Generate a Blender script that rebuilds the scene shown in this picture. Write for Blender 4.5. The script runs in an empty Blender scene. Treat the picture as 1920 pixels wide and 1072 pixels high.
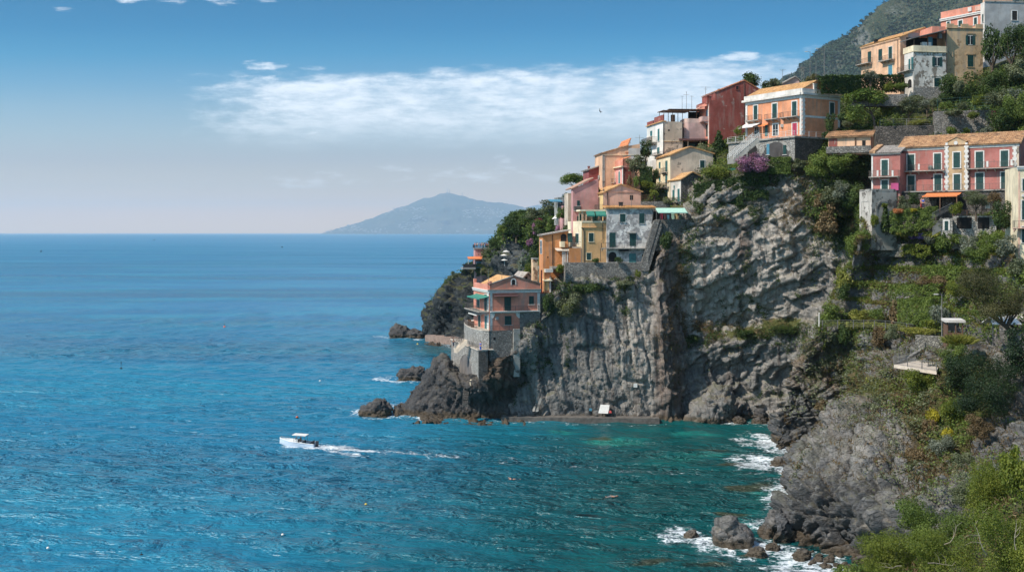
import bpy, bmesh, math, random
import numpy as np
from mathutils import Vector, Matrix
R = math.radians
SC = bpy.context.scene
COL = SC.collection
rng = np.random.default_rng(7)
random.seed(7)
# ------------------------------------------------------------------ camera frame
CAMZ, FPX, CX, CY = 36.0, 2000.0, 960.0, 436.0
def set_back(px, py, d):      # the village right of the cliff stands further up the slope than its gardens
    a = min(1, max(0, (px-1570)/90)); b = min(1, max(0, (600-py)/160)); return d+16*a*a*(3-2*a)*b*b*(3-2*b)
def at(px, py, d):            # photo point at depth d -> place in the world
    d = set_back(px, py, d); return np.array([(px-CX)/FPX*d, d, CAMZ+(CY-py)/FPX*d])
def sea(px, py):              # photo point lying on the water
    d = CAMZ*FPX/(py-CY)
    return np.array([(px-CX)/FPX*d, d, 0.0])

# ------------------------------------------------------------------ tags and linking
def tag(o, label=None, cat=None, group=None, kind=None):
    if label: o['label'] = label
    if cat: o['category'] = cat
    if group: o['group'] = group
    if kind: o['kind'] = kind
    return o
def empty(name, loc, label=None, cat=None, group=None):
    o = bpy.data.objects.new(name, None); COL.objects.link(o)
    o.location = loc; o.empty_display_size = 0.5
    return tag(o, label, cat, group)
def base_of(o):
    v = Vector((0, 0, 0))
    while o is not None:
        v += Vector(o.location); o = o.parent
    return v
def link_mesh(name, me, mat=None, parent=None):
    if mat is not None:
        for m in (mat if isinstance(mat, (list, tuple)) else [mat]): me.materials.append(m)
    o = bpy.data.objects.new(name, me); COL.objects.link(o)
    if parent is not None: o.parent = parent
    return o
def np_mesh(name, V, F, mat=None, parent=None, attrs=None, smooth=False, loc=None):
    """V (n,3), F (m,k) all the same k; attrs: name -> (domain, values)"""
    V = np.asarray(V, dtype=np.float64); F = np.asarray(F, dtype=np.int32)
    off = np.array(loc if loc is not None else (base_of(parent) if parent is not None else (0, 0, 0)))
    me = bpy.data.meshes.new(name)
    k = F.shape[1]
    me.vertices.add(len(V)); me.vertices.foreach_set('co', (V-off).astype(np.float32).ravel())
    me.loops.add(F.size); me.loops.foreach_set('vertex_index', F.ravel())
    me.polygons.add(len(F)); me.polygons.foreach_set('loop_start', np.arange(0, F.size, k, dtype=np.int32))
    me.update(calc_edges=True)
    if smooth: me.polygons.foreach_set('use_smooth', np.ones(len(F), dtype=bool))
    for an, (dom, vals) in (attrs or {}).items():
        at_ = me.attributes.new(an, 'FLOAT', dom); at_.data.foreach_set('value', np.asarray(vals, dtype=np.float32))
    o = link_mesh(name, me, mat, parent)
    if loc is not None: o.location = loc
    return o
def copy_tree(o, parent=None):
    c = o.copy(); COL.objects.link(c); c.parent = parent
    for ch in list(o.children): copy_tree(ch, c)
    return c

class MB:
    """collects simple solids (world coordinates) into ONE mesh"""
    def __init__(s): s.v = []; s.f = []
    def add(s, vs, fs):
        n = len(s.v); s.v += [tuple(float(c) for c in p) for p in vs]; s.f += [tuple(i+n for i in f) for f in fs]; return s
    def box(s, O, A, B, C):
        """corner O and three edge vectors"""
        O, A, B, C = (np.array(x, float) for x in (O, A, B, C))
        if np.dot(np.cross(A, B), C) < 0: A, B = B, A
        p = [O, O+A, O+A+B, O+B, O+C, O+A+C, O+A+B+C, O+B+C]
        return s.add(p, [(3, 2, 1, 0), (4, 5, 6, 7), (0, 1, 5, 4), (1, 2, 6, 5), (2, 3, 7, 6), (3, 0, 4, 7)])
    def cbox(s, c, sx, sy, sz, rz=0.0):
        c = np.array(c, float); A = np.array([math.cos(rz)*sx, math.sin(rz)*sx, 0]); B = np.array([-math.sin(rz)*sy, math.cos(rz)*sy, 0]); C = np.array([0, 0, sz])
        return s.box(c-A/2-B/2, A, B, C)
    def prism(s, pts, ext):
        """flat polygon pts swept along ext"""
        pts = [np.array(p, float) for p in pts]; ext = np.array(ext, float); n = len(pts)
        nr = sum((np.cross(pts[i]-pts[0], pts[(i+1) % n]-pts[0]) for i in range(n)), np.zeros(3))
        if np.dot(nr, ext) > 0: pts = pts[::-1]
        return s.add(pts+[p+ext for p in pts], [tuple(range(n)), tuple(range(2*n-1, n-1, -1))]+[(i, i+n, (i+1) % n+n, (i+1) % n) for i in range(n)])
    def tube(s, pts, r, seg=6, cap=True):
        pts = [np.array(p, float) for p in pts]; rs = r if isinstance(r, (list, tuple)) else [r]*len(pts)
        vs, fs = [], []
        for i, p in enumerate(pts):
            t = pts[min(i+1, len(pts)-1)]-pts[max(i-1, 0)]; t /= (np.linalg.norm(t)+1e-9)
            a = np.cross(t, [0, 0, 1]) if abs(t[2]) < .95 else np.cross(t, [1, 0, 0]); a /= np.linalg.norm(a); b = np.cross(t, a)
            for k in range(seg):
                q = 2*math.pi*k/seg; vs.append(p+rs[i]*(math.cos(q)*a+math.sin(q)*b))
        for i in range(len(pts)-1):
            for k in range(seg):
                k2 = (k+1) % seg; fs.append((i*seg+k, (i+1)*seg+k, (i+1)*seg+k2, i*seg+k2))
        if cap: fs.append(tuple(range(seg))); fs.append(tuple(range(len(vs)-1, len(vs)-seg-1, -1)))
        return s.add(vs, fs)
    def lathe(s, c, prof, seg=12):
        vs, fs = [], []; c = np.array(c, float)
        for (r, z) in prof:
            for k in range(seg):
                q = 2*math.pi*k/seg; vs.append(c+[r*math.cos(q), r*math.sin(q), z])
        for i in range(len(prof)-1):
            for k in range(seg):
                k2 = (k+1) % seg; fs.append((i*seg+k, i*seg+k2, (i+1)*seg+k2, (i+1)*seg+k))
        fs.append(tuple(range(seg-1, -1, -1))); fs.append(tuple(range((len(prof)-1)*seg, len(prof)*seg)))
        return s.add(vs, fs)
    def build(s, name, mat, parent=None, smooth=False, loc=None):
        off = np.array(loc if loc is not None else (base_of(parent) if parent is not None else (0, 0, 0)))
        me = bpy.data.meshes.new(name); me.from_pydata([tuple(np.array(p)-off) for p in s.v], [], s.f); me.update()
        if smooth: me.polygons.foreach_set('use_smooth', np.ones(len(s.f), dtype=bool))
        o = link_mesh(name, me, mat, parent)
        if loc is not None: o.location = loc
        return o

# ------------------------------------------------------------------ noise (numpy)
_P = np.random.default_rng(3).permutation(256); _P = np.concatenate([_P, _P, _P])
_G = np.random.default_rng(5).normal(size=(256, 3)); _G /= np.linalg.norm(_G, axis=1)[:, None]
def perlin(p):
    p = np.asarray(p, float); i = np.floor(p).astype(int); f = p-i; i &= 255
    u = f*f*f*(f*(f*6-15)+10); out = 0
    for dx in (0, 1):
        for dy in (0, 1):
            for dz in (0, 1):
                h = _P[_P[_P[(i[:, 0]+dx) & 255]+((i[:, 1]+dy) & 255)]+((i[:, 2]+dz) & 255)]
                g = _G[h & 255]; dd = f-np.array([dx, dy, dz])
                w = (u[:, 0] if dx else 1-u[:, 0])*(u[:, 1] if dy else 1-u[:, 1])*(u[:, 2] if dz else 1-u[:, 2])
                out = out+w*np.einsum('ij,ij->i', g, dd)
    return out*1.5
def fbm(p, oct=4, gain=.5):
    s = 0; a = 1
    p = np.asarray(p, float)
    for k in range(oct): s = s+a*perlin(p*(2.03**k)+17.3*k); a *= gain
    return s
def jointed(P, dirs, sizes, seed=0, warp=.5, wsc=.07, groove=.10):
    """rock broken along three joint sets: per-block offset and a groove mask (0 in the crack)"""
    ks, g = [], np.ones(len(P)); prev = np.zeros(len(P), int)
    for i, (d, th) in enumerate(zip(dirs, sizes)):
        d = np.array(d, float); d /= np.linalg.norm(d); s = P@d/th+warp*fbm(P*wsc+seed*5.3+i*11, 3)+hash01(prev & 255, prev & 255, prev*0+i+seed)*(.0 if i == 0 else 1.)
        k = np.floor(s).astype(int); f = s-k; g = np.minimum(g, sstep(0, groove, np.minimum(f, 1-f))); ks.append(k); prev = prev*7+k
    h = hash01(ks[0] & 255, ks[1] & 255, (ks[2] if len(ks) > 2 else ks[0]*0)+seed); return h-.5, g
def hash01(i, j, k, s=0):
    h = _P[_P[_P[(i+s) & 255]+(j & 255)]+(k & 255)]; return h/255.0
def voro(p):
    p = np.asarray(p, float); b = np.floor(p).astype(int); n = len(p)
    f1 = np.full(n, 9.); f2 = np.full(n, 9.); cid = np.zeros(n)
    for dx in (-1, 0, 1):
        for dy in (-1, 0, 1):
            for dz in (-1, 0, 1):
                q = b+[dx, dy, dz]; i, j, k = q[:, 0], q[:, 1], q[:, 2]
                c = q+np.stack([hash01(i, j, k), hash01(i, j, k, 71), hash01(i, j, k, 133)], 1)
                dd = np.linalg.norm(p-c, axis=1); r = hash01(i, j, k, 29)
                m = dd < f1; f2 = np.where(m, f1, np.minimum(f2, dd)); cid = np.where(m, r, cid); f1 = np.where(m, dd, f1)
    return f1, f2, cid
def sstep(a, b, x):
    t = np.clip((np.asarray(x, float)-a)/(b-a), 0, 1); return t*t*(3-2*t)

# ------------------------------------------------------------------ shader helpers
class NT:
    def __init__(s, nt): s.t = nt; s.n = nt.nodes; s.l = nt.links
    def new(s, typ, **kw):
        n = s.n.new(typ)
        for k, v in kw.items():
            if k in n.bl_rna.properties: setattr(n, k, v)
        return n
    def put(s, sock, v):
        if v is None: return
        if hasattr(v, 'is_output') or hasattr(v, 'links'): s.l.new(v, sock)
        else: sock.default_value = v
    def math(s, op, a, b=None, c=None, clamp=False):
        n = s.new('ShaderNodeMath', operation=op); n.use_clamp = clamp
        s.put(n.inputs[0], a); s.put(n.inputs[1], b)
        if c is not None: s.put(n.inputs[2], c)
        return n.outputs[0]
    def vmath(s, op, a, b=None, scale=None):
        n = s.new('ShaderNodeVectorMath', operation=op); s.put(n.inputs[0], a); s.put(n.inputs[1], b)
        if scale is not None: s.put(n.inputs['Scale'], scale)
        return n.outputs['Value'] if op in ('LENGTH', 'DOT_PRODUCT', 'DISTANCE') else n.outputs[0]
    def ramp(s, a, lo, hi, smooth=True, to=(0., 1.)):
        n = s.new('ShaderNodeMapRange'); n.interpolation_type = 'SMOOTHSTEP' if smooth else 'LINEAR'
        s.put(n.inputs[0], a); s.put(n.inputs[1], lo); s.put(n.inputs[2], hi); s.put(n.inputs[3], to[0]); s.put(n.inputs[4], to[1]); return n.outputs[0]
    def mix(s, f, a, b, blend='MIX'):
        n = s.new('ShaderNodeMix'); n.data_type = 'RGBA'; n.blend_type = blend
        s.put(n.inputs[0], f); s.put(n.inputs[6], a if not isinstance(a, tuple) else (*a[:3], 1)); s.put(n.inputs[7], b if not isinstance(b, tuple) else (*b[:3], 1)); return n.outputs[2]
    def noise(s, vec, scale, detail=4., rough=.55, dist=0., dim='3D'):
        n = s.new('ShaderNodeTexNoise'); n.noise_dimensions = dim; s.put(n.inputs['Vector'], vec); s.put(n.inputs['Scale'], scale); s.put(n.inputs['Detail'], detail); s.put(n.inputs['Roughness'], rough); s.put(n.inputs['Distortion'], dist); return n.outputs[0]
    def voro(s, vec, scale, feature='F1', out=0, rand=1.):
        n = s.new('ShaderNodeTexVoronoi', feature=feature); s.put(n.inputs['Vector'], vec); s.put(n.inputs['Scale'], scale); n.inputs['Randomness'].default_value = rand; return n.outputs[out]
    def mapping(s, vec, scale=(1, 1, 1), rot=(0, 0, 0), loc=(0, 0, 0)):
        n = s.new('ShaderNodeMapping'); s.put(n.inputs[0], vec); n.inputs[1].default_value = loc; n.inputs[2].default_value = rot; n.inputs[3].default_value = scale; return n.outputs[0]
    def pos(s): return s.new('ShaderNodeNewGeometry').outputs['Position']
    def attr(s, name): return s.new('ShaderNodeAttribute', attribute_name=name).outputs['Fac']
    def bump(s, h, strength, dist, normal=None):
        n = s.new('ShaderNodeBump'); s.put(n.inputs['Height'], h); n.inputs['Strength'].default_value = strength; n.inputs['Distance'].default_value = dist
        if normal is not None: s.put(n.inputs['Normal'], normal)
        return n.outputs[0]
def new_mat(name):
    m = bpy.data.materials.new(name); m.use_nodes = True; t = NT(m.node_tree)
    b = m.node_tree.nodes['Principled BSDF']; return m, t, b
def c4(c): return (c[0], c[1], c[2], 1.0)
def s2l(r, g, b):
    f = lambda x: (x/255/12.92) if x/255 <= .04045 else ((x/255+.055)/1.055)**2.4
    return (f(r), f(g), f(b))
_cache = {}
def plain(name, col, rough=.6, var=.12, scale=3., metal=0.):
    """painted or bare surface with slight mottling"""
    key = (name, col)
    if key in _cache: return _cache[key]
    m, t, b = new_mat(name)
    n = t.noise(t.pos(), scale, 5., .6)
    f = t.ramp(n, .3, .7, True, (1-var, 1+var))
    mul = t.new('ShaderNodeVectorMath', operation='SCALE'); mul.inputs[0].default_value = col; t.put(mul.inputs['Scale'], f)
    t.put(b.inputs['Base Color'], mul.outputs[0]); b.inputs['Roughness'].default_value = rough; b.inputs['Metallic'].default_value = metal
    _cache[key] = m; return m
def plaster(name, col, stain=.35, stain_col=(.30, .26, .22), seed=0., peel=0., peel_col=(.45, .42, .38), rough=.85):
    """weathered house paint: cloudy fading, vertical run marks, flaking"""
    key = ('pl', name, col, stain, peel)
    if key in _cache: return _cache[key]
    m, t, b = new_mat(name)
    p = t.vmath('ADD', t.pos(), (seed*13.1, seed*7.7, seed*3.3))
    n1 = t.noise(p, .35, 6., .62); n2 = t.noise(t.mapping(p, (1.3, 1.3, .16)), 1.2, 5., .65); n3 = t.noise(p, 3.5, 4., .6)
    c = t.mix(t.ramp(n1, .34, .68), c4(tuple(x*.80 for x in col)), c4(tuple(min(1, x*1.16+.02) for x in col)))
    c = t.mix(t.math('MULTIPLY', t.ramp(n2, .48, .72), min(1., stain*1.5)), c, c4(stain_col))
    c = t.mix(t.math('MULTIPLY', t.ramp(n3, .55, .8), .25), c, c4(tuple(x*.7 for x in col)))
    if peel > 0:
        n4 = t.noise(p, .55, 8., .68); k = t.ramp(n4, .62-.22*peel, .66-.22*peel)
        c = t.mix(k, c, t.mix(t.ramp(t.noise(p, 1.7, 5.), .35, .7), c4(peel_col), c4(tuple(x*.55 for x in peel_col))))
    t.put(b.inputs['Base Color'], c); b.inputs['Roughness'].default_value = rough
    t.put(b.inputs['Normal'], t.bump(t.noise(p, 2.5, 8., .65), .25, .08))
    _cache[key] = m; return m
# ================================================================== render, camera, light, sky, air
SC.render.engine = 'CYCLES'
cy = SC.cycles
cy.max_bounces = 5; cy.diffuse_bounces = 3; cy.glossy_bounces = 2; cy.transmission_bounces = 2; cy.volume_bounces = 1; cy.transparent_max_bounces = 6
cy.caustics_reflective = False; cy.caustics_refractive = False; cy.use_denoising = True; cy.sample_clamp_indirect = 4; cy.sample_clamp_direct = 6
SC.view_settings.view_transform = 'Standard'; SC.view_settings.look = 'None'; SC.view_settings.exposure = 0.35; SC.view_settings.gamma = 1.0
cam = bpy.data.cameras.new('camera'); co = bpy.data.objects.new('camera', cam); COL.objects.link(co)
co.location = (0, 0, CAMZ); co.rotation_euler = (R(90), 0, 0)
cam.sensor_width = 36; cam.lens = 36*FPX/1920; cam.shift_y = -(536-CY)/1920; cam.clip_start = .5; cam.clip_end = 200000
SC.camera = co
SUN_AZ, SUN_EL = R(28), R(47)       # sun over the sea, left and a little behind the viewer
sdir = Vector((-math.cos(SUN_AZ)*math.cos(SUN_EL), -math.sin(SUN_AZ)*math.cos(SUN_EL), math.sin(SUN_EL)))
sl = bpy.data.lights.new('sun', 'SUN'); so = bpy.data.objects.new('sun', sl); COL.objects.link(so)
sl.energy = 3.9; sl.angle = R(.53); sl.color = (1.0, .93, .83)
so.rotation_euler = sdir.to_track_quat('Z', 'Y').to_euler(); so.location = (-200, -100, 300)

w = bpy.data.worlds.new('World'); SC.world = w; w.use_nodes = True
T = NT(w.node_tree); bg = w.node_tree.nodes['Background']
sky = T.new('ShaderNodeTexSky', sky_type='NISHITA'); sky.sun_disc = False; sky.sun_elevation = SUN_EL
sky.sun_rotation = math.atan2(sdir.x, sdir.y); sky.altitude = 10; sky.air_density = 1.0; sky.dust_density = 1.0; sky.ozone_density = 2.0
dirv = T.new('ShaderNodeTexCoord').outputs['Generated']
sp = T.new('ShaderNodeSeparateXYZ'); T.put(sp.inputs[0], dirv)
yy = T.math('MAXIMUM', sp.outputs[1], .02)
U = T.math('DIVIDE', sp.outputs[0], yy); Vv = T.math('DIVIDE', sp.outputs[2], yy)
cb = T.new('ShaderNodeCombineXYZ'); T.put(cb.inputs[0], U); T.put(cb.inputs[1], Vv)
uv = cb.outputs[0]
def pxu(x): return (x-CX)/FPX
def pyv(y): return (CY-y)/FPX
warp = T.noise(T.mapping(uv, (9, 26, 1)), 1., 5., .6)
warp2 = T.noise(T.mapping(uv, (30, 110, 1), (0, 0, .06)), 1., 6., .62)
# --- the wide veil of cirrus: its top edge rises to the right, its left end breaks into streaks
topv = T.math('ADD', T.ramp(U, pxu(560), pxu(1500), False, (pyv(138), pyv(100))), T.math('MULTIPLY', T.math('SUBTRACT', T.math('MULTIPLY_ADD', warp2, .6, T.math('MULTIPLY', warp, .4)), .5), .045))
botv = T.math('ADD', T.ramp(U, pxu(480), pxu(1250), False, (pyv(268), pyv(262))), T.math('MULTIPLY', T.math('SUBTRACT', warp, .5), .03))
lef = T.math('ADD', U, T.math('MULTIPLY', T.math('SUBTRACT', warp2, .5), .16))
veil = T.math('MULTIPLY', T.ramp(T.math('SUBTRACT', topv, Vv), -.002, .016), T.ramp(T.math('SUBTRACT', Vv, botv), -.012, .024))
veil = T.math('MULTIPLY', veil, T.ramp(lef, pxu(340), pxu(540)))
warp3 = T.noise(T.mapping(uv, (55, 240, 1), (0, 0, .05)), 1., 6., .68)
dens = T.ramp(T.math('ADD', T.math('MULTIPLY', warp3, .28), T.math('ADD', T.math('MULTIPLY', warp2, .5), T.math('MULTIPLY', warp, .45))), .46, .76)
fade = T.ramp(U, pxu(1050), pxu(1700), True, (1., .7))
lowf = T.ramp(Vv, pyv(280), pyv(170), True, (.85, 1.))
veil = T.math('MULTIPLY', T.math('MULTIPLY', veil, T.math('MULTIPLY_ADD', dens, .68, .34)), T.math('MULTIPLY', fade, lowf))
nz_ = T.math('ADD', T.math('MULTIPLY_ADD', warp2, 3.4, -1.25), T.math('MULTIPLY_ADD', warp, 2.0, -1.0))
def puff(x, y, rx, ry, amp, thr=(.30, .62)):
    du = T.math('DIVIDE', T.math('SUBTRACT', U, pxu(x)), rx/FPX); dv = T.math('DIVIDE', T.math('SUBTRACT', Vv, pyv(y)), ry/FPX)
    r2 = T.math('ADD', T.math('MULTIPLY', du, du), T.math('MULTIPLY', dv, dv))
    k = T.ramp(T.math('SUBTRACT', nz_, T.math('MULTIPLY', r2, .75)), 0., .95)
    return T.math('MULTIPLY', k, amp)
cloud = veil
for a in ((490, 182, 120, 14, 1.), (505, 148, 85, 12, .95), (505, 122, 55, 12, .9), (545, 246, 100, 12, .9), (590, 128, 40, 6, .5),
          (112, 18, 38, 11, .85), (285, 0, 90, 13, 1.), (425, 0, 60, 12, 1.), (490, 3, 40, 5, .6), (1390, 108, 55, 17, .8), (1560, 100, 90, 20, .3),
          (945, 296, 26, 13, .45), (600, 338, 140, 20, .45), (745, 324, 58, 26, .55), (885, 330, 120, 22, .48), (1010, 335, 90, 12, .25)):
    cloud = T.math('MAXIMUM', cloud, puff(*a))
grade = T.mix(1., sky.outputs[0], (.80, 1.04, 1.10), 'MULTIPLY')
haze_band = T.ramp(Vv, pyv(430), pyv(120), True, (.42, 0.))
grade = T.mix(haze_band, grade, (6.0, 6.6, 7.4))
hr = T.new('ShaderNodeValToRGB'); T.put(hr.inputs[0], T.math('MULTIPLY', Vv, 2.))
for i_, (p_, c_) in enumerate(((0.0, (1.55, 0.68, 0.10)), (0.011, (1.55, 0.68, 0.10)), (0.036, (1.33, 0.57, 0.143)), (0.056, (0.982, 0.484, 0.207)), (0.086, (0.694, 0.435, 0.299)), (0.136, (0.533, 0.389, 0.359)), (0.186, (0.488, 0.433, 0.425)), (0.236, (0.402, 0.427, 0.453)), (0.286, (0.237, 0.385, 0.457)), (0.336, (0.083, 0.339, 0.441)), (0.386, (0.02, 0.278, 0.399)), (0.44, (0.018, 0.25, 0.359)), (0.6, (0.25, 0.5, 0.62)), (1.0, (0.55, 0.6, 0.62)))):
    e_ = hr.color_ramp.elements[0] if i_ == 0 else hr.color_ramp.elements[-1] if i_ == 13 else hr.color_ramp.elements.new(p_)
    e_.position = p_; e_.color = (*c_, 1)
grade = T.mix(1., grade, hr.outputs[0], 'MULTIPLY'); grade = T.vmath('SCALE', grade, None, 1.40)
cl = T.mix(T.math('MULTIPLY', cloud, .78), grade, (7.2, 7.5, 7.9))
T.put(bg.inputs[0], cl); bg.inputs[1].default_value = .13
# ================================================================== materials of the setting
def rock_mat(name, dark, pale, brown, layer_rot=(0, 0, 0), layer_scale=(1, 1, 1), moss=.5, moss_col=(.07, .085, .028), streak=.0, fine=1.0, bricks=None, rough_b=.85):
    m, t, b = new_mat(name); p = t.pos()
    q = t.mapping(p, layer_scale, layer_rot)
    n1 = t.noise(p, .12, 7., .6); n2 = t.noise(q, .9, 7., .65, .6); n3 = t.noise(p, 2.2*fine, 6., .65)
    tone = t.attr('tone'); br = t.attr('brown'); gr = t.attr('green')
    k = t.math('ADD', t.math('MULTIPLY', tone, .85), t.math('MULTIPLY', t.math('SUBTRACT', t.math('ADD', n1, n2), 1.), .75), clamp=True)
    c = t.mix(k, c4(dark), c4(pale))
    c = t.mix(t.math('MULTIPLY', t.ramp(t.math('ADD', br, t.math('MULTIPLY', t.math('SUBTRACT', n2, .5), .8)), .25, .8), .85), c, c4(brown))
    c = t.mix(t.ramp(n3, .5, .78, True, (0, .45)), c, c4(tuple(x*.5 for x in dark)))
    c = t.mix(t.ramp(t.noise(p, .6*fine, 5., .6), .56, .72, True, (0, .35)), c, c4((pale[0]*1.15, pale[1]*1.05, pale[2]*.92)))
    if streak > 0:
        st = t.noise(t.mapping(p, (.8, .8, .05)), 1., 5., .62)
        c = t.mix(t.ramp(st, .53, .68, True, (0, streak)), c, c4(tuple(x*.42 for x in brown)))
    # moss and grass that took root where the rock is flat, and the wet brown band at the waterline
    nz = t.new('ShaderNodeSeparateXYZ'); t.put(nz.inputs[0], t.new('ShaderNodeNewGeometry').outputs['Normal'])
    mo = t.math('MULTIPLY', t.ramp(t.math('ADD', nz.outputs[2], t.math('MULTIPLY', t.math('SUBTRACT', n1, .5), 1.2)), .45, .8), moss)
    mo = t.math('MAXIMUM', mo, t.ramp(t.math('ADD', gr, t.math('MULTIPLY', t.math('SUBTRACT', t.noise(p, .7, 6., .7), .5), 1.3)), .42, .62))
    sz = t.new('ShaderNodeSeparateXYZ'); t.put(sz.inputs[0], p); z = sz.outputs[2]
    hi = t.ramp(z, 2., 4.5)
    mc = t.mix(t.noise(p, 1.4, 5., .7), c4(tuple(x*.55 for x in moss_col)), c4((moss_col[0]*2.0, moss_col[1]*1.6, moss_col[2]*1.3)))
    mc = t.mix(t.ramp(t.noise(p, .35, 4.), .5, .68), mc, (.17, .125, .06, 1))
    c = t.mix(t.math('MULTIPLY', mo, hi), c, mc)
    zz = t.math('ADD', z, t.math('MULTIPLY', t.math('SUBTRACT', n2, .5), 1.6))
    c = t.mix(t.ramp(zz, 1.5, .6, True, (0, .8)), c, t.mix(n3, (.05, .037, .022, 1), (.14, .095, .05, 1)))
    t.put(b.inputs['Base Color'], c)
    t.put(b.inputs['Roughness'], t.ramp(zz, .3, 1.3, True, (.45, .9)))
    h1 = t.noise(q, 1.3*fine, 9., .70); h2 = t.noise(t.mapping(p, tuple(x*1.7 for x in layer_scale), layer_rot), .7*fine, 6., .6, 1.0)
    h3 = t.voro(t.mapping(p, (.9, .9, 1.3), (.3, .2, .1)), 1.4*fine, 'F1')
    h = t.math('ADD', t.math('ADD', h1, t.ramp(h2, .44, .50, True, (0, .30))), t.math('MULTIPLY', h3, .5))
    nrm = t.bump(h, rough_b, .55/fine)
    if bricks:      # beds cut by cross joints
        ax, ay, sc_ = bricks; wv = t.vmath('ADD', p, t.vmath('SCALE', t.vmath('SUBTRACT', t.new('ShaderNodeTexNoise').outputs[1], (.5, .5, .5)), None, .0)); cx_ = t.new('ShaderNodeCombineXYZ')
        wob = t.math('MULTIPLY', t.math('SUBTRACT', t.noise(p, .22, 4.), .5), 3.2)
        t.put(cx_.inputs[0], t.math('ADD', t.vmath('DOT_PRODUCT', p, ax), wob)); t.put(cx_.inputs[1], t.math('ADD', t.vmath('DOT_PRODUCT', p, ay), t.math('MULTIPLY', wob, .8)))
        bk = t.new('ShaderNodeTexBrick'); t.put(bk.inputs['Vector'], cx_.outputs[0]); bk.inputs['Scale'].default_value = sc_; bk.inputs['Mortar Size'].default_value = .035; bk.inputs['Mortar Smooth'].default_value = .6; bk.inputs['Brick Width'].default_value = 1.15; bk.inputs['Row Height'].default_value = .5; bk.inputs['Color1'].default_value = (.25, .25, .25, 1); bk.inputs['Color2'].default_value = (1, 1, 1, 1); bk.inputs['Mortar'].default_value = (-.9, -.9, -.9, 1)
        nrm = t.bump(t.math('MULTIPLY', t.new('ShaderNodeRGBToBW').outputs[0] if False else bk.outputs[0], 1.), 1., .40, nrm)
    t.put(b.inputs['Normal'], nrm)
    b.inputs['Specular IOR Level'].default_value = .3
    return m
M_CLIFF = rock_mat('cliff_rock', (.120, .122, .122), (.50, .435, .37), (.15, .098, .075), (0, R(14), 0), (1.6, 1.6, .35), .45, streak=.6, bricks=((.15, 0, 1.), (1., .1, .16), .33), rough_b=.6)
M_HEAD = rock_mat('headland_rock', (.12, .118, .118), (.38, .35, .315), (.22, .15, .10), (R(10), R(-30), 0), (.6, .6, 2.0), .30, (.075, .09, .03), fine=1.15, bricks=((.9, .1, .42), (-.45, .2, .87), .60))
M_POINT = rock_mat('point_rock', (.055, .056, .060), (.21, .185, .165), (.14, .095, .065), (0, R(-25), 0), (1.6, 1.6, .5), .15, fine=1.2)
M_FAR = rock_mat('far_rock', (.030, .038, .042), (.13, .135, .135), (.055, .048, .038), (0, R(20), 0), (1.3, 1.3, .5), .6, fine=.5)
def soil_mat(name, a, b_, c_):
    m, t, b = new_mat(name); p = t.pos()
    n = t.noise(p, .5, 8., .68); n2 = t.noise(p, .09, 5., .6)
    c = t.mix(t.ramp(n, .35, .65), c4(a), c4(b_)); c = t.mix(t.ramp(n2, .48, .62), c, c4(c_))
    t.put(b.inputs['Base Color'], c); b.inputs['Roughness'].default_value = .95
    t.put(b.inputs['Normal'], t.bump(t.noise(p, 1.6, 8., .7), .9, .6)); return m
M_SLOPE = soil_mat('slope_ground', (.035, .045, .016), (.085, .085, .035), (.13, .10, .055))
M_WOOD = soil_mat('hillside_wood', (.020, .034, .014), (.055, .075, .028), (.10, .10, .055))
def stone_mat(name, a, b_, mortar, scale=2.4, veg=.2):
    """rubble masonry"""
    m, t, b = new_mat(name); p = t.mapping(t.pos(), (1, 1, 1.5))
    e = t.voro(p, scale, 'DISTANCE_TO_EDGE'); idc = t.voro(p, scale, 'F1', 1)
    s = t.new('ShaderNodeSeparateColor'); t.put(s.inputs[0], idc)
    c = t.mix(s.outputs[0], c4(a), c4(b_)); c = t.mix(t.ramp(t.noise(t.pos(), .5, 6., .65), .4, .7, True, (0, .6)), c, c4(tuple(x*.5 for x in a)))
    c = t.mix(t.ramp(e, .02, .10), c4(mortar), c)
    c = t.mix(t.ramp(t.noise(t.pos(), .8, 6., .7), .66-.1*veg, .72, True, (0, .85)), c, (.05, .06, .022, 1))
    t.put(b.inputs['Base Color'], c); b.inputs['Roughness'].default_value = .9
    t.put(b.inputs['Normal'], t.bump(t.ramp(e, 0, .16), .8, .12)); return m
M_STONE = stone_mat('rubble_stone', (.17, .158, .142), (.36, .33, .29), (.11, .10, .09))
M_STONE_M = stone_mat('mossy_rubble', (.16, .15, .13), (.36, .33, .28), (.10, .095, .08), 2.4, 1.3)
M_STONE_P = stone_mat('pale_rubble', (.30, .28, .25), (.48, .45, .41), (.20, .19, .17), 2.0)
M_STONE_D = stone_mat('dark_rubble', (.09, .08, .07), (.20, .17, .145), (.05, .045, .04), 2.2, .7)
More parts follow.
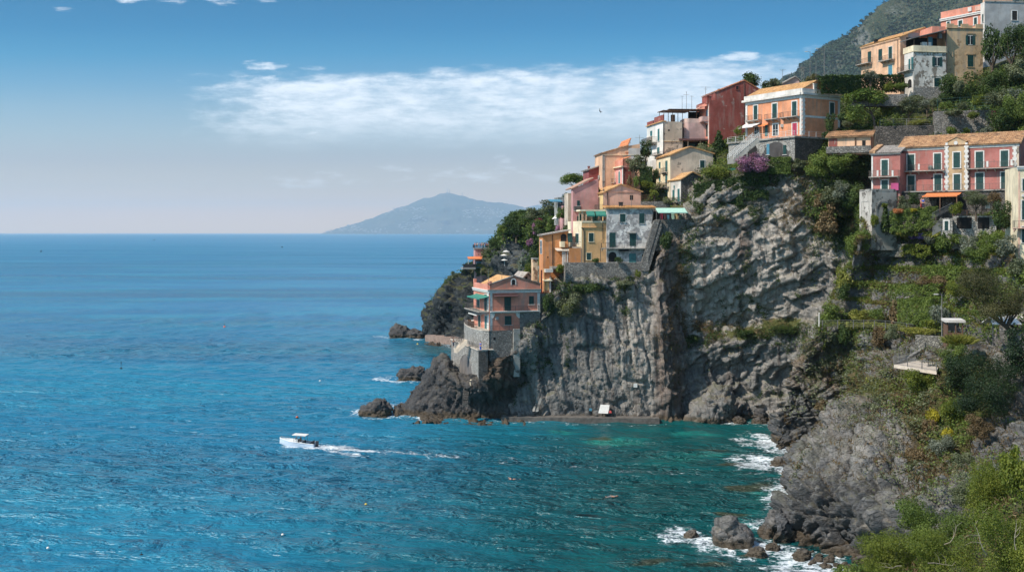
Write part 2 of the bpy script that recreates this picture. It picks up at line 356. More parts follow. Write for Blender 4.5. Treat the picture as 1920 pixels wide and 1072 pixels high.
def leaf_mat(name, dark, mid, light, trans=.30, rough=.55):
    m, t, b = new_mat(name); a = t.attr('tint')
    oi = t.new('ShaderNodeObjectInfo').outputs['Random']
    f = t.math('ADD', a, t.math('MULTIPLY', t.math('SUBTRACT', oi, .5), .22), clamp=True)
    r = t.new('ShaderNodeValToRGB'); r.color_ramp.elements[0].color = c4(dark); r.color_ramp.elements[1].color = c4(light)
    e = r.color_ramp.elements.new(.5); e.color = c4(mid); t.put(r.inputs[0], f)
    t.put(b.inputs['Base Color'], r.outputs[0]); b.inputs['Roughness'].default_value = rough; b.inputs['Specular IOR Level'].default_value = .25
    tr = t.new('ShaderNodeBsdfTranslucent'); t.put(tr.inputs[0], t.mix(1., r.outputs[0], (1.25, 1.2, .5, 1), 'MULTIPLY'))
    mx = t.new('ShaderNodeMixShader'); mx.inputs[0].default_value = trans
    out = m.node_tree.nodes['Material Output']; t.l.new(b.outputs[0], mx.inputs[1]); t.l.new(tr.outputs[0], mx.inputs[2]); t.l.new(mx.outputs[0], out.inputs[0])
    return m
L_DARK = leaf_mat('leaf_dark', (.022, .042, .014), (.050, .085, .022), (.12, .165, .04))
L_MID = leaf_mat('leaf_mid', (.050, .080, .016), (.120, .170, .032), (.25, .295, .068))
L_LIME = leaf_mat('leaf_lime', (.062, .085, .012), (.135, .170, .024), (.28, .295, .05), .34)
L_OLIVE = leaf_mat('leaf_olive', (.062, .075, .036), (.14, .158, .082), (.26, .28, .165))
L_GREY = leaf_mat('leaf_grey', (.085, .10, .065), (.17, .19, .14), (.31, .33, .27))
L_PINE = leaf_mat('leaf_pine', (.032, .062, .013), (.085, .135, .022), (.20, .25, .045))
L_EVER = leaf_mat('leaf_evergreen', (.010, .022, .010), (.022, .042, .014), (.052, .082, .026), .2)
L_OAK = leaf_mat('leaf_oak', (.048, .048, .018), (.105, .10, .038), (.21, .19, .08))
L_DRY = leaf_mat('leaf_dry', (.085, .055, .026), (.17, .115, .055), (.29, .21, .11), .2)
L_GRASS = leaf_mat('leaf_grass', (.10, .115, .02), (.23, .24, .045), (.40, .37, .10), .3)
L_MAG = leaf_mat('flower_magenta', (.20, .08, .16), (.42, .20, .34), (.66, .42, .55), .3)
L_RED = leaf_mat('flower_crimson', (.14, .012, .05), (.35, .03, .13), (.6, .12, .28), .3)
L_VIO = leaf_mat('flower_violet', (.10, .06, .22), (.24, .15, .42), (.44, .32, .62), .3)
L_YEL = leaf_mat('flower_yellow', (.20, .18, .02), (.42, .36, .03), (.62, .52, .06), .3)
L_ORG = leaf_mat('flower_orange', (.30, .10, .03), (.50, .19, .07), (.62, .32, .15), .3)
M_BARK = plain('bark', (.12, .085, .06), .95, .4, 4.)
M_TWIG = plain('grey_twig', (.30, .25, .19), .9, .3, 6.)

def water_mat():
    m, t, b = new_mat('sea_water'); p = t.pos()
    sx = t.new('ShaderNodeSeparateXYZ'); t.put(sx.inputs[0], p); Y = sx.outputs[1]
    bay = t.attr('bay'); shal = t.attr('shallow'); reef = t.attr('reef'); foam = t.attr('foam')
    big = t.noise(t.mapping(p, (.010, .028, 1), (0, 0, .22)), 1., 5., .6)
    c = t.mix(t.ramp(Y, 120., 520.), (.014, .160, .265, 1), (.018, .155, .29, 1))
    c = t.mix(t.ramp(big, .40, .64, True, (0, .8)), c, (.022, .225, .33, 1))
    c = t.mix(bay, c, t.mix(t.noise(t.mapping(p, (.10, .22, 1)), 1., 4., .6), (.002, .050, .058, 1), (.004, .105, .098, 1)))  # bay colour carries the cliff's dark reflection and the shallows
    pn = t.noise(t.mapping(p, (.22, .34, 1)), 1., 6., .65)
    c = t.mix(t.ramp(t.math('ADD', shal, t.math('MULTIPLY', t.math('SUBTRACT', pn, .5), .9)), .3, .85), c, (.018, .205, .165, 1))
    c = t.mix(t.ramp(t.math('ADD', reef, t.math('MULTIPLY', t.math('SUBTRACT', pn, .5), 1.0)), .38, .72, True, (0, .85)), c, t.mix(pn, (.010, .022, .016, 1), (.085, .075, .028, 1)))
    # foam: torn streaks and lace
    fz = t.noise(p, .42, 7., .70, .7); fq = t.noise(t.mapping(p, (1.1, 1.9, 1)), 1., 6., .68, 1.2)
    lace = t.math('ADD', t.math('MULTIPLY', fz, .6), t.math('MULTIPLY', fq, .45))
    fm = t.ramp(t.math('ADD', foam, t.math('MULTIPLY', t.math('SUBTRACT', lace, .525), 2.6)), .36, .66)
    fm = t.math('MULTIPLY', fm, t.ramp(foam, .03, .2))
    caps = t.math('MULTIPLY', t.ramp(t.noise(t.mapping(p, (.30, .75, 1), (0, 0, .15)), 1., 5., .62), .755, .80), t.ramp(big, .40, .62, True, (.15, .7)))
    caps = t.math('MULTIPLY', caps, t.ramp(Y, 900., 250.))
    fm = t.math('MAXIMUM', fm, caps)
    c = t.mix(fm, c, (.74, .77, .78, 1))
    t.put(b.inputs['Base Color'], c); b.inputs['IOR'].default_value = 1.333
    slick = t.noise(t.mapping(p, (.0016, .011, 1), (0, 0, .04)), 1., 5., .55)
    t.put(b.inputs['Roughness'], t.math('MAXIMUM', t.ramp(Y, 120., 1500., False, (.24, .30)), t.math('MULTIPLY', fm, .85)))
    w1 = t.noise(t.mapping(p, (.33, .62, 1), (0, 0, .22)), 1., 3.5, .60, .9)
    w2 = t.noise(t.mapping(p, (.11, .20, 1), (0, 0, -.12)), 1., 4., .6, .7)
    w3 = t.noise(t.mapping(p, (1.5, 2.6, 1), (0, 0, .5)), 1., 4., .6)
    h = t.math('ADD', t.math('ADD', w1, t.math('MULTIPLY', w2, 2.6)), t.math('MULTIPLY', w3, .22))
    bn = t.new('ShaderNodeBump'); t.put(bn.inputs['Height'], h)
    t.put(bn.inputs['Strength'], t.math('MULTIPLY', t.ramp(slick, .38, .62, True, (.30, 1.)), t.ramp(Y, 300., 5000., True, (1.0, .16)))); bn.inputs['Distance'].default_value = 2.3
    t.put(b.inputs['Normal'], bn.outputs[0])
    return m
M_WATER = water_mat()

# ================================================================== lattice terrain
def _cr(C, sub):
    """Catmull-Rom along axis 0 with sub[i] steps in interval i"""
    n = len(C); out = []
    for i in range(n-1):
        p0 = C[i-1] if i > 0 else 2*C[0]-C[1]; p1 = C[i]; p2 = C[i+1]; p3 = C[i+2] if i+2 < n else 2*C[-1]-C[-2]
        for k in range(sub[i]):
            t = k/sub[i]
            out.append(.5*((2*p1)+(-p0+p2)*t+(2*p0-5*p1+4*p2-p3)*t*t+(-p0+3*p1-3*p2+p3)*t**3)*.75+(p1*(1-t)+p2*t)*.25)
    out.append(C[-1]); return np.array(out)
def lattice(cols, res):
    C = np.array([[at(*q) for q in c] for c in cols])
    su = [max(2, int(np.median(np.linalg.norm(C[i+1]-C[i], axis=1))/res)) for i in range(len(C)-1)]
    sv = [max(2, int(np.median(np.linalg.norm(C[:, j+1]-C[:, j], axis=1))/res)) for j in range(C.shape[1]-1)]
    A = _cr(C, su); B = _cr(np.swapaxes(A, 0, 1), sv); return np.swapaxes(B, 0, 1)
def grid_normals(G):
    du = np.gradient(G, axis=0); dv = np.gradient(G, axis=1); N = np.cross(du, dv)
    N /= np.linalg.norm(N, axis=2)[..., None]+1e-9
    if np.median(np.einsum('ijk,ijk->ij', N, np.array([0, 0, CAMZ])-G)) < 0: N = -N
    return N
def grid_faces(nu, nv, flip=False):
    i = np.arange(nu*nv).reshape(nu, nv); f = np.stack([i[:-1, :-1], i[1:, :-1], i[1:, 1:], i[:-1, 1:]], -1).reshape(-1, 4)
    return f[:, ::-1] if flip else f
def proj(P):
    P = np.asarray(P); return CX+P[..., 0]/P[..., 1]*FPX, CY-(P[..., 2]-CAMZ)/P[..., 1]*FPX
def layers(P, d, th, seed=0, warp=.8, wsc=.08):
    """offset of each bed of the rock, with crisp steps between beds"""
    d = np.array(d, float); d /= np.linalg.norm(d)
    s = P@d/th+warp*fbm(P*wsc+seed*5., 3); k = np.floor(s).astype(int); f = s-k
    br = np.floor(fbm(P*.10+seed*9., 2)*3).astype(int)
    h = lambda kk: hash01(kk & 255, br & 255, np.zeros_like(kk)+seed)
    a, b_ = h(k), h(k+1); t = sstep(.80, 1., f)
    return a*(1-t)+b_*t-.5, np.minimum(f, 1-f)
def blocks(P, sx, seed=0, jit=.25):
    q = P/np.array(sx)+seed*3.7+jit*np.stack([fbm(P*.25+seed+i*7, 2) for i in range(3)], 1)
    f1, f2, c = voro(q); return c-.5, sstep(0, .16, f2-f1)
PATCH = {}
def patch(name, cols, res, disp, mat, attr=None, parent=None, label=None, cat=None, kind='structure', smooth=False):
    G = lattice(cols, res); nu, nv = G.shape[:2]; N = grid_normals(G)
    P = G.reshape(-1, 3); Nf = N.reshape(-1, 3)
    if disp is not None: P = P+disp(P, Nf)
    G2 = P.reshape(nu, nv, 3); N2 = grid_normals(G2)
    du = np.cross(np.gradient(G2, axis=0), np.gradient(G2, axis=1)); flip = np.median(np.einsum('ijk,ijk->ij', du, N2)) < 0
    at_ = {}
    px, py = proj(P)
    A = attr(P, N2.reshape(-1, 3), px, py) if attr else {}
    for k in ('tone', 'brown', 'green'): at_[k] = ('POINT', A.get(k, np.full(len(P), .5 if k == 'tone' else 0.)))
    o = np_mesh(name, P, grid_faces(nu, nv, flip), mat, parent, at_, smooth)
    tag(o, label, cat, None, kind); PATCH[name] = (P, N2.reshape(-1, 3), px, py); return o
def blob(px, py, cx, cy_, rx, ry):
    return np.exp(-(((px-cx)/rx)**2+((py-cy_)/ry)**2))
# ================================================================== the coast
def disp_cliff(P, N):
    px, py = proj(P)
    la, e1 = layers(P, (1, .15, .22), 1.5, 1, 1.0, .05); lb, e2 = layers(P, (.25, .1, 1), 3.2, 2, 1.4, .06); lc, _ = layers(P, (1, 0, -.9), 1.2, 5, 1.5, .08)
    slate = sstep(1245, 1215, px); dyke = sstep(1210, 1235, px)*sstep(1300, 1275, px)
    s1, g1 = jointed(P, ((1, .1, .20), (.1, .2, 1), (0, 1, 0)), (2.5, 6.5, 9), 1, .7, .06, .12); s2, g2 = jointed(P, ((1, 0, .16), (.15, 0, 1), (0, 1, .1)), (.85, 2.6, 3), 2, .8, .10, .28)
    v1, h1 = jointed(P, ((.55, .1, -.8), (.8, .15, .6), (0, 1, 0)), (2.4, 5.5, 6), 3, 1.5, .05, .13); v2, h2 = jointed(P, ((.45, .2, -.85), (.9, .1, .3), (.1, 1, 0)), (.8, 2.0, 3), 4, 1.2, .09, .28)
    b2, c2 = blocks(P, (7, 7, 9.), 2, .6)
    top = sstep(330, 300, py)*sstep(1240, 1300, px)+sstep(500, 480, py)*sstep(1240, 1200, px); k = 1-.8*np.clip(top, 0, 1)
    d = .55*fbm(P*.09, 4)+.10*fbm(P*.7+3, 4)
    d = d+slate*(1.1*s1+.55*(g1-1)+.42*s2+.22*(g2-1)+.25*b2)
    d = d+(1-slate)*(1-.35*dyke)*(1.5*v1+.45*(h1-1)+.50*v2+.18*(h2-1)+1.5*b2+.3*fbm(P*.25, 3))
    q = P.copy(); q[:, 2] *= .06
    d = d+1.1*sstep(1205, 1235, px)*sstep(1300, 1270, px)*fbm(q*.8, 3)
    return N*(d*k)[:, None]
def attr_cliff(P, N, px, py):
    slate = sstep(1250, 1215, px)
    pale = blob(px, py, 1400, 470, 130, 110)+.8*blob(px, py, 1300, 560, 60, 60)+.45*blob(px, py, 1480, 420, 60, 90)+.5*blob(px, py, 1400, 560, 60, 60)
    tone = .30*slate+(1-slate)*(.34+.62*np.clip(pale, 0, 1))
    tone += .62*blob(px, py, 1195, 650, 45, 140)-.35*blob(px, py, 1395, 470, 18, 75)-.22*blob(px, py, 1500, 520, 30, 40)  # sunlight on the slate's right side is painted in as paler tone
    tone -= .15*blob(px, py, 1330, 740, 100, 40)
    s1, _ = jointed(P, ((1, .1, .20), (.1, .2, 1), (0, 1, 0)), (2.5, 6.5, 9), 1, .7, .06, .12); s2, _ = jointed(P, ((1, 0, .16), (.15, 0, 1), (0, 1, .1)), (.85, 2.6, 3), 2, .8, .10, .28)
    v1, _ = jointed(P, ((.55, .1, -.8), (.8, .15, .6), (0, 1, 0)), (2.4, 5.5, 6), 3, 1.5, .05, .13); v2, _ = jointed(P, ((.45, .2, -.85), (.9, .1, .3), (.1, 1, 0)), (.8, 2.0, 3), 4, 1.2, .09, .28)
    tone = tone+slate*(.28*s1+.16*s2)+(1-slate)*(.30*v1+.20*v2)
    brown = .62*sstep(1205, 1240, px)*sstep(1300, 1270, px)+.75*blob(px, py, 1395, 470, 20, 80)+.45*blob(px, py, 1350, 640, 90, 18)+.7*blob(px, py, 930, 690, 45, 55)
    q = P.copy(); q[:, 2] *= .3
    green = .75*blob(px, py, 1400, 625, 110, 16)+.8*blob(px, py, 1470, 605, 50, 14)+.6*blob(px, py, 1090, 540, 50, 12)+.5*blob(px, py, 1000, 610, 22, 40)+.55*blob(px, py, 1280, 480, 22, 50)
    green += sstep(345, 320, py)*sstep(1290, 1320, px)*.7+.75*blob(px, py, 1590, 400, 50, 120)+.5*blob(px, py, 1530, 420, 25, 60)+sstep(505, 490, py)*sstep(1240, 1200, px)
    return dict(tone=tone, brown=brown, green=green)
A_cols = [
 [(890,815,212),(890,784,213),(890,768,214),(892,720,214),(895,670,215),(900,630,216),(905,590,218),(960,545,221),(1000,500,232),(1030,440,250)],
 [(950,815,203),(950,787,204.5),(952,768,207),(955,715,208),(962,664,203.4),(985,624,204.2),(1012,590,205.6),(1040,556,206.6),(1045,490,224),(1060,430,245)],
 [(1020,815,203),(1020,789,204.5),(1022,770,205.2),(1030,710,205.4),(1040,650,205.6),(1050,590,206),(1062,528,205.6),(1068,508,211),(1075,460,224),(1085,390,245)],
 [(1090,815,202),(1090,790,204),(1092,770,204.6),(1098,710,204.8),(1108,650,205),(1118,590,205.4),(1125,526,205.5),(1128,504,210),(1130,440,224),(1135,350,245)],
 [(1160,815,202),(1160,790,204),(1162,770,204.4),(1168,710,204.5),(1175,650,204.8),(1182,590,205.2),(1190,526,205.5),(1192,504,209),(1195,430,224),(1200,330,246)],
 [(1232,815,202),(1232,790,203),(1232,770,204.2),(1229,710,204.4),(1224,650,204.8),(1218,590,205.2),(1214,524,205.6),(1222,490,209),(1240,420,222),(1260,330,240)],
 [(1262,812,202),(1260,788,203),(1256,765,203.6),(1252,700,203.6),(1248,640,203.6),(1243,580,204),(1235,510,205.4),(1240,462,206.2),(1262,400,216),(1290,335,233)],
 [(1292,810,206),(1290,787,206.6),(1287,770,208),(1284,705,209),(1282,650,209.5),(1281,600,210),(1280,530,208.2),(1285,460,206.2),(1292,388,210),(1310,325,224)],
 [(1335,810,202.5),(1335,787,204.5),(1335,762,206.5),(1333,700,208.5),(1330,642,208),(1326,604,211.5),(1322,520,207.6),(1320,435,206),(1322,362,206.3),(1330,322,214)],
 [(1400,810,203),(1400,787,205),(1402,764,207.5),(1405,700,208.5),(1405,640,206.8),(1403,600,210.5),(1402,510,206),(1400,420,204.6),(1400,345,206),(1400,312,205.5)],
 [(1470,808,201),(1470,787,203),(1470,765,205),(1475,700,206),(1480,635,204.8),(1480,590,206.6),(1478,510,204.2),(1475,420,203.2),(1472,340,204.6),(1470,304,202.6)],
 [(1530,800,197),(1530,782,198),(1530,760,200),(1530,700,200),(1530,640,200),(1535,590,202),(1545,515,202),(1548,430,201),(1540,340,200),(1530,300,200.5)],
 [(1600,800,192),(1600,780,193),(1600,760,193),(1600,700,193),(1600,640,193),(1600,580,194),(1605,510,194),(1605,430,194),(1600,350,194),(1590,295,196)],
 [(1700,800,184),(1700,780,185),(1700,760,185),(1700,700,185),(1700,640,184),(1700,580,184),(1700,510,183),(1700,430,182),(1690,340,184),(1680,292,190)]]
A_cols = [[(x, y, d+((x-1090)/140*.0 if (945 < x < 1234 and j < 6) else 0)) for j, (x, y, d) in enumerate(c)] for c in A_cols]
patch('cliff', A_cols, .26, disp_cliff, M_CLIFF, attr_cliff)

def disp_head(P, N):
    px, py = proj(P)
    j1, g1 = jointed(P, ((-.45, .2, .87), (.9, .1, .42), (.1, 1, 0)), (1.7, 1.9, 3.0), 5, .7, .06, .15); j2, g2 = jointed(P, ((-.42, .2, .88), (.9, .1, .42), (.1, 1, 0)), (.75, .9, 1.4), 6, .6, .1, .22)
    j3, g3 = jointed(P, ((.25, -.9, .3), (.9, .2, .3), (-.3, .1, .9)), (6.5, 7.0, 5.0), 7, 1.1, .04, .06); b2, c2 = blocks(P, (3.6, 3.6, 3.0), 4, .6)
    d = 2.0*fbm(P*.075+4, 3)+.14*fbm(P*.9, 3)+1.7*j1+.85*(g1-1)+.60*j2+.32*(g2-1)+2.6*j3+.9*(g3-1)+.6*b2+.4*fbm(P*.2+9, 3)+.9*np.sin((P@np.array([.55, .5, .45]))/2.6+3*fbm(P*.06+21, 2))*sstep(620, 700, py)
    flat = sstep(600, 560, py)*.75+.85*blob(px, py, 1640, 612, 95, 14)+.7*blob(px, py, 1720, 665, 40, 22)
    k = 1-np.clip(flat, 0, .9); O = N*(d*k)[:, None]
    # hand-built garden terraces: level treads behind steep stone risers
    gm = sstep(604, 585, py)*sstep(410, 430, py)*sstep(1560, 1600, px); z = P[:, 2]+O[:, 2]+.35*fbm(P*.06+2, 2); st = 2.7; f = z/st-np.floor(z/st); O[:, 2] += gm*st*(sstep(.50, .98, f)-f)*.95
    return O
def attr_head(P, N, px, py):
    tone = .26+.42*blob(px, py, 1620, 850, 100, 55)+.2*blob(px, py, 1700, 930, 40, 60)-.42*blob(px, py, 1530, 970, 100, 60)-.14*blob(px, py, 1640, 920, 60, 40)-.1*blob(px, py, 1600, 910, 60, 40)+.1*blob(px, py, 1540, 690, 60, 50)  # tone holds rock colour plus painted shade on the front face, sun on crest
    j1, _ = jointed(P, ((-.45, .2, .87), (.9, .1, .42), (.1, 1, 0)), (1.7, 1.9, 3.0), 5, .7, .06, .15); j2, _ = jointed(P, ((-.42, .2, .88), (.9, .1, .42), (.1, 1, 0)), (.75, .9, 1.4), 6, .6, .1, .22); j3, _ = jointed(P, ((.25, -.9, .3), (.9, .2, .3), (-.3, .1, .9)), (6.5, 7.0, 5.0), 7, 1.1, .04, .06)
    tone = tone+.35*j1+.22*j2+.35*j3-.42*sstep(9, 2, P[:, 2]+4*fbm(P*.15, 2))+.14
    brown = .16+.5*j3+.3*blob(px, py, 1640, 720, 60, 40)+.40*blob(px, py, 1530, 680, 50, 60)-.15*blob(px, py, 1600, 880, 90, 60)
    green = sstep(640, 600, py)*(.12+.9*sstep(.35, .7, N[:, 2]))+.75*blob(px, py, 1640, 725, 60, 28)+.6*blob(px, py, 1590, 690, 30, 40)+.9*blob(px, py, 1760, 800, 60, 110)+.7*blob(px, py, 1830, 720, 70, 90)+.35*blob(px, py, 1700, 770, 30, 40)
    return dict(tone=tone, brown=brown, green=green)
B_cols = [
 [(1520,815,193),(1520,782,192),(1530,740,192),(1545,690,192),(1560,650,191),(1570,615,190),(1575,600,191),(1590,550,192),(1603,500,191),(1608,462,188),(1612,440,185),(1620,380,186)],
 [(1438,855,177),(1443,832,181),(1462,780,182),(1482,710,183),(1512,650,181),(1538,614,179),(1545,607,181),(1568,555,182),(1590,510,180),(1604,466,175),(1612,440,171),(1625,380,180)],
 [(1535,865,170),(1545,843,177),(1575,800,179),(1592,730,179),(1602,665,177),(1606,620,174),(1608,610,177),(1620,560,178),(1632,510,176),(1642,472,172.5),(1656,438,169),(1672,380,179)],
 [(1480,900,160),(1490,876,164),(1524,838,166),(1600,806,165),(1622,700,168),(1632,622,169),(1634,612,173),(1640,560,174),(1645,512,173),(1655,472,171),(1672,438,168),(1690,380,178)],
 [(1478,985,134),(1486,960,137.5),(1500,906,137.4),(1530,856,136.8),(1665,700,155),(1690,628,163),(1695,613,168),(1710,550,168),(1722,505,168),(1735,464,167),(1745,434,165),(1770,380,172)],
 [(1420,1035,122.5),(1432,1006,126),(1470,935,126.3),(1548,862,127.5),(1672,765,142),(1735,692,143),(1765,640,150),(1785,560,157),(1805,510,158.5),(1822,466,158),(1836,434,156.5),(1860,380,164)],
 [(1555,1070,115),(1570,1045,118),(1590,965,118.7),(1658,882,120.6),(1755,780,130),(1800,700,132),(1835,645,136),(1870,570,143),(1890,520,147),(1903,470,149),(1915,430,151),(1945,380,160)],
 [(1690,1140,103),(1695,1110,107),(1750,1000,109),(1810,900,112),(1860,810,116),(1895,730,120),(1920,650,125),(1950,580,132),(1970,520,138),(1985,465,141),(2000,425,142),(2035,380,152)],
 [(1900,1215,93),(1905,1185,96),(1960,1080,98),(2010,960,100),(2050,850,104),(2080,750,109),(2110,650,115),(2130,580,122),(2150,520,130),(2165,465,134),(2180,425,136),(2205,380,146)]]
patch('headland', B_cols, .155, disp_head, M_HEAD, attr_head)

def disp_soft(P, N): return N*(1.1*fbm(P*.12+2, 4)+.25*fbm(P*.7, 3))[:, None]
G_cols = [
 [(1180,405,222),(1185,350,235),(1190,315,248),(1195,300,262),(1200,310,280)],
 [(1275,390,213),(1275,340,224),(1280,300,234),(1290,270,244),(1300,262,262)],
 [(1330,345,212),(1335,310,220),(1335,282,227),(1345,262,236),(1370,215,260)],
 [(1400,325,212),(1410,300,215),(1410,272,222),(1410,250,232),(1430,185,258)],
 [(1490,305,208),(1495,287,212),(1495,266,216),(1500,225,228),(1510,160,250)],
 [(1560,305,199),(1565,287,202),(1570,266,206),(1570,228,214),(1590,155,240)],
 [(1640,305,188),(1640,287,191),(1640,258,196),(1640,218,204),(1650,160,225)],
 [(1720,305,183),(1720,272,186),(1720,243,190),(1720,207,197),(1720,165,212)],
 [(1810,300,178),(1810,262,181),(1810,228,186),(1810,197,192),(1810,150,205)],
 [(1890,300,174),(1890,252,177),(1890,212,182),(1890,172,188),(1890,110,200)],
 [(1980,300,168),(1980,240,171),(1980,190,176),(1980,130,184),(1980,55,198)],
 [(2120,300,160),(2120,230,163),(2120,170,168),(2120,110,176),(2120,20,190)]]
G_cols = [[(c[0][0], c[0][1]+100, c[0][2]-1.5)]+c for c in G_cols]
patch('upper_slope', G_cols, .5, disp_soft, M_SLOPE)
def disp_far(P, N):
    b2, c2 = blocks(P, (5., 5., 7.), 7, .6); la, _ = layers(P, (1, .3, .3), 3.0, 8, 1.2, .04)
    b3, c3 = blocks(P, (2.2, 2.2, 3.), 9, .5); return N*(2.2*fbm(P*.06+7, 4)-.9+.8*fbm(P*.3, 4)+2.6*b2+.7*(c2-1)+1.6*la+1.1*b3+.4*(c3-1))[:, None]
def attr_far(P, N, px, py):
    return dict(tone=.02+.85*blob(px, py, 965, 480, 32, 38)+.10*blob(px, py, 860, 590, 40, 30), brown=.1+.4*blob(px, py, 880, 540, 60, 30), green=sstep(452, 428, py)+.7*blob(px, py, 905, 510, 45, 18)+.6*blob(px, py, 1020, 470, 25, 50))
C_cols = [
 [(806,655,352),(797,628,372),(800,600,385),(808,572,392),(822,550,396),(838,535,398),(850,526,402),(885,516,410)],
 [(797,648,343),(802,634,352),(803,600,353),(811,572,353),(824,551,354),(840,533,356),(854,522,360),(888,507,372)],
 [(830,660,335),(832,641,345),(832,600,346),(838,566,346),(850,540,347),(866,514,348),(872,501,346),(890,490,352)],
 [(890,668,318),(890,650,325),(892,610,332),(900,570,334),(908,535,336),(902,495,335.5),(922,470,341),(945,440,352)],
 [(950,668,300),(950,650,306),(950,610,312),(952,565,316),(955,525,317),(958,480,318),(962,425,322),(975,402,334)],
 [(1010,668,286),(1010,650,290),(1010,610,294),(1010,560,297),(1012,510,299),(1015,460,301),(1020,408,305),(1035,388,318)],
 [(1080,668,268),(1080,650,272),(1080,610,276),(1080,560,279),(1080,505,281),(1080,450,284),(1082,392,288),(1095,362,300)],
 [(1160,668,255),(1160,650,258),(1160,610,260),(1160,560,262),(1160,500,264),(1160,440,266),(1160,380,270),(1170,345,280)]]
patch('far_headland', C_cols, .55, disp_far, M_FAR, attr_far)
# rocky point below the seaside house
def disp_point(P, N):
    b1, c1 = blocks(P, (1.4, 1.4, 1.8), 11, .4); b2, c2 = blocks(P, (3.6, 3.6, 4.4), 12, .5); la, _ = layers(P, (.8, .2, .6), .8, 13, 1.5, .09)
    return N*(1.0*fbm(P*.16+11, 4)+.3*fbm(P*.8, 4)+.7*b1+.35*(c1-1)+1.1*b2+.45*la)[:, None]
def attr_point(P, N, px, py):
    return dict(tone=.22+.35*blob(px, py, 930, 760, 40, 25)+.25*blob(px, py, 845, 680, 25, 14), brown=.25+.7*blob(px, py, 935, 690, 40, 50)+.2*blob(px, py, 855, 700, 30, 30), green=0*px)
H_cols = [
 [(742,795,205),(741,782,208.5),(738,776,212),(742,768,216),(748,764,220),(756,770,226)],
 [(770,800,201),(770,781,208),(768,768,210),(770,752,212),(775,742,215),(780,755,224)],
 [(805,800,200),(805,783,207),(803,758,208.5),(804,720,210),(806,684,212),(812,690,222)],
 [(840,803,199),(840,784,206.5),(838,752,207.5),(836,715,208.5),(832,672,210.5),(838,678,222)],
 [(872,803,199),(872,786,206),(872,762,206.5),(868,738,205),(866,724,203.2),(862,700,207)],
 [(905,803,199),(905,787,205.5),(905,762,206),(904,738,202),(906,716,200.7),(909,702,200.8)],
 [(940,803,199),(940,788,205),(942,770,206),(945,752,206),(932,706,200.6),(926,674,201)],
 [(985,803,199),(985,790,204.6),(985,780,205.5),(975,770,207),(970,725,205),(968,664,203.4)]]
patch('rocky_point', H_cols, .22, disp_point, M_POINT, attr_point)

# mountain behind the village
def disp_mtn(P, N):
    P = P/4; b2, _ = blocks(P, (22, 22, 16), 21, .6)
    return N*4*(14*fbm(P*.010+5, 5)+3.4*fbm(P*.07, 4)+3.5*b2)[:, None]
mt = [[(1380,260,950),(1400,215,980),(1420,190,1010),(1440,175,1050),(1470,190,1150)],
      [(1470,250,860),(1480,205,890),(1490,170,930),(1500,148,970),(1530,160,1080)],
      [(1540,240,800),(1545,185,830),(1550,140,870),(1555,106,920),(1580,115,1030)],
      [(1600,230,760),(1605,160,790),(1610,110,830),(1615,66,880),(1640,70,990)],
      [(1650,220,740),(1655,140,770),(1660,80,810),(1665,14,860),(1690,10,970)],
      [(1720,210,720),(1725,130,750),(1730,60,790),(1735,-12,850),(1760,-20,960)],
      [(1820,200,700),(1825,110,730),(1830,30,770),(1840,-50,840),(1860,-60,950)],
      [(1960,190,690),(1965,90,720),(1970,0,760),(1980,-90,830),(2000,-100,940)]]
def attr_mtn(P, N, px, py): return dict(tone=.30+.5*blob(px, py, 1615, 78, 14, 22)+.5*blob(px, py, 1690, 15, 20, 12), brown=.2+0*px, green=.62-.75*blob(px, py, 1612, 78, 14, 22)-.6*blob(px, py, 1690, 18, 24, 10)+.25*fbm(P*.005, 3))
mt = [[(c[0][0]-30, 440, c[0][2]*.93)]+c for c in mt]; mt = [[(c[0][0]-110+20*j, 438 if j < 3 else 300, c[j][2]*1.02) for j in range(len(c))] for c in mt[:1]]+mt; mt = [[(x, y, d*4) for x, y, d in c] for c in mt]
M_MTN = rock_mat('mountain_rock', (.10, .11, .09), (.24, .23, .20), (.16, .13, .09), moss=1., moss_col=(.024, .048, .022), fine=.03)
patch('mountain', mt, 12.0, disp_mtn, M_MTN, attr_mtn)

# far promontories across the gulf
def ridge(name, prof, d0, d1, seed, nz, res):
    xs = np.array([p[0] for p in prof], float); ys = np.array([p[1] for p in prof], float)
    n = 240; X = np.linspace(xs[0], xs[-1], n); Yp = np.interp(X, xs, ys); k = 34; V = []
    for i in range(n):
        zt = CAMZ+(CY-Yp[i])/FPX*d1; tx = (X[i]-CX)/FPX
        for j in range(k+8):
            f = j/(k-1)
            if f <= 1: d = d0+(d1-d0)*f; z = -30+(zt+30)*math.sin(f*math.pi/2)**.85
            else: g = (f-1)*4; d = d1+(d1-d0)*.6*g; z = zt*(1-g**2)-30*g
            V.append((tx*d1+tx*(d-d1)*.6, d, z))
    V = np.array(V); env = np.clip((V[:, 2]+30)/300, 0, 1); cr = V*np.array([1/1500, 1/1500, 1/900])
    V[:, 1] += -nz*7*env*fbm(cr+seed, 5); V[:, 2] += nz*env*fbm(V/420+seed*3, 5)
    o = np_mesh(name, V, grid_faces(n, k+8, True), M_ISLE, None, {}, True); return tag(o, None, None, None, 'structure'), V
M_ISLE = soil_mat('far_hill_cover', (.020, .036, .028), (.040, .058, .038), (.085, .085, .065)); 
for nd in M_ISLE.node_tree.nodes:
    if nd.type == 'TEX_NOISE': nd.inputs['Scale'].default_value *= .012
    if nd.type == 'BUMP': nd.inputs['Distance'].default_value = 40
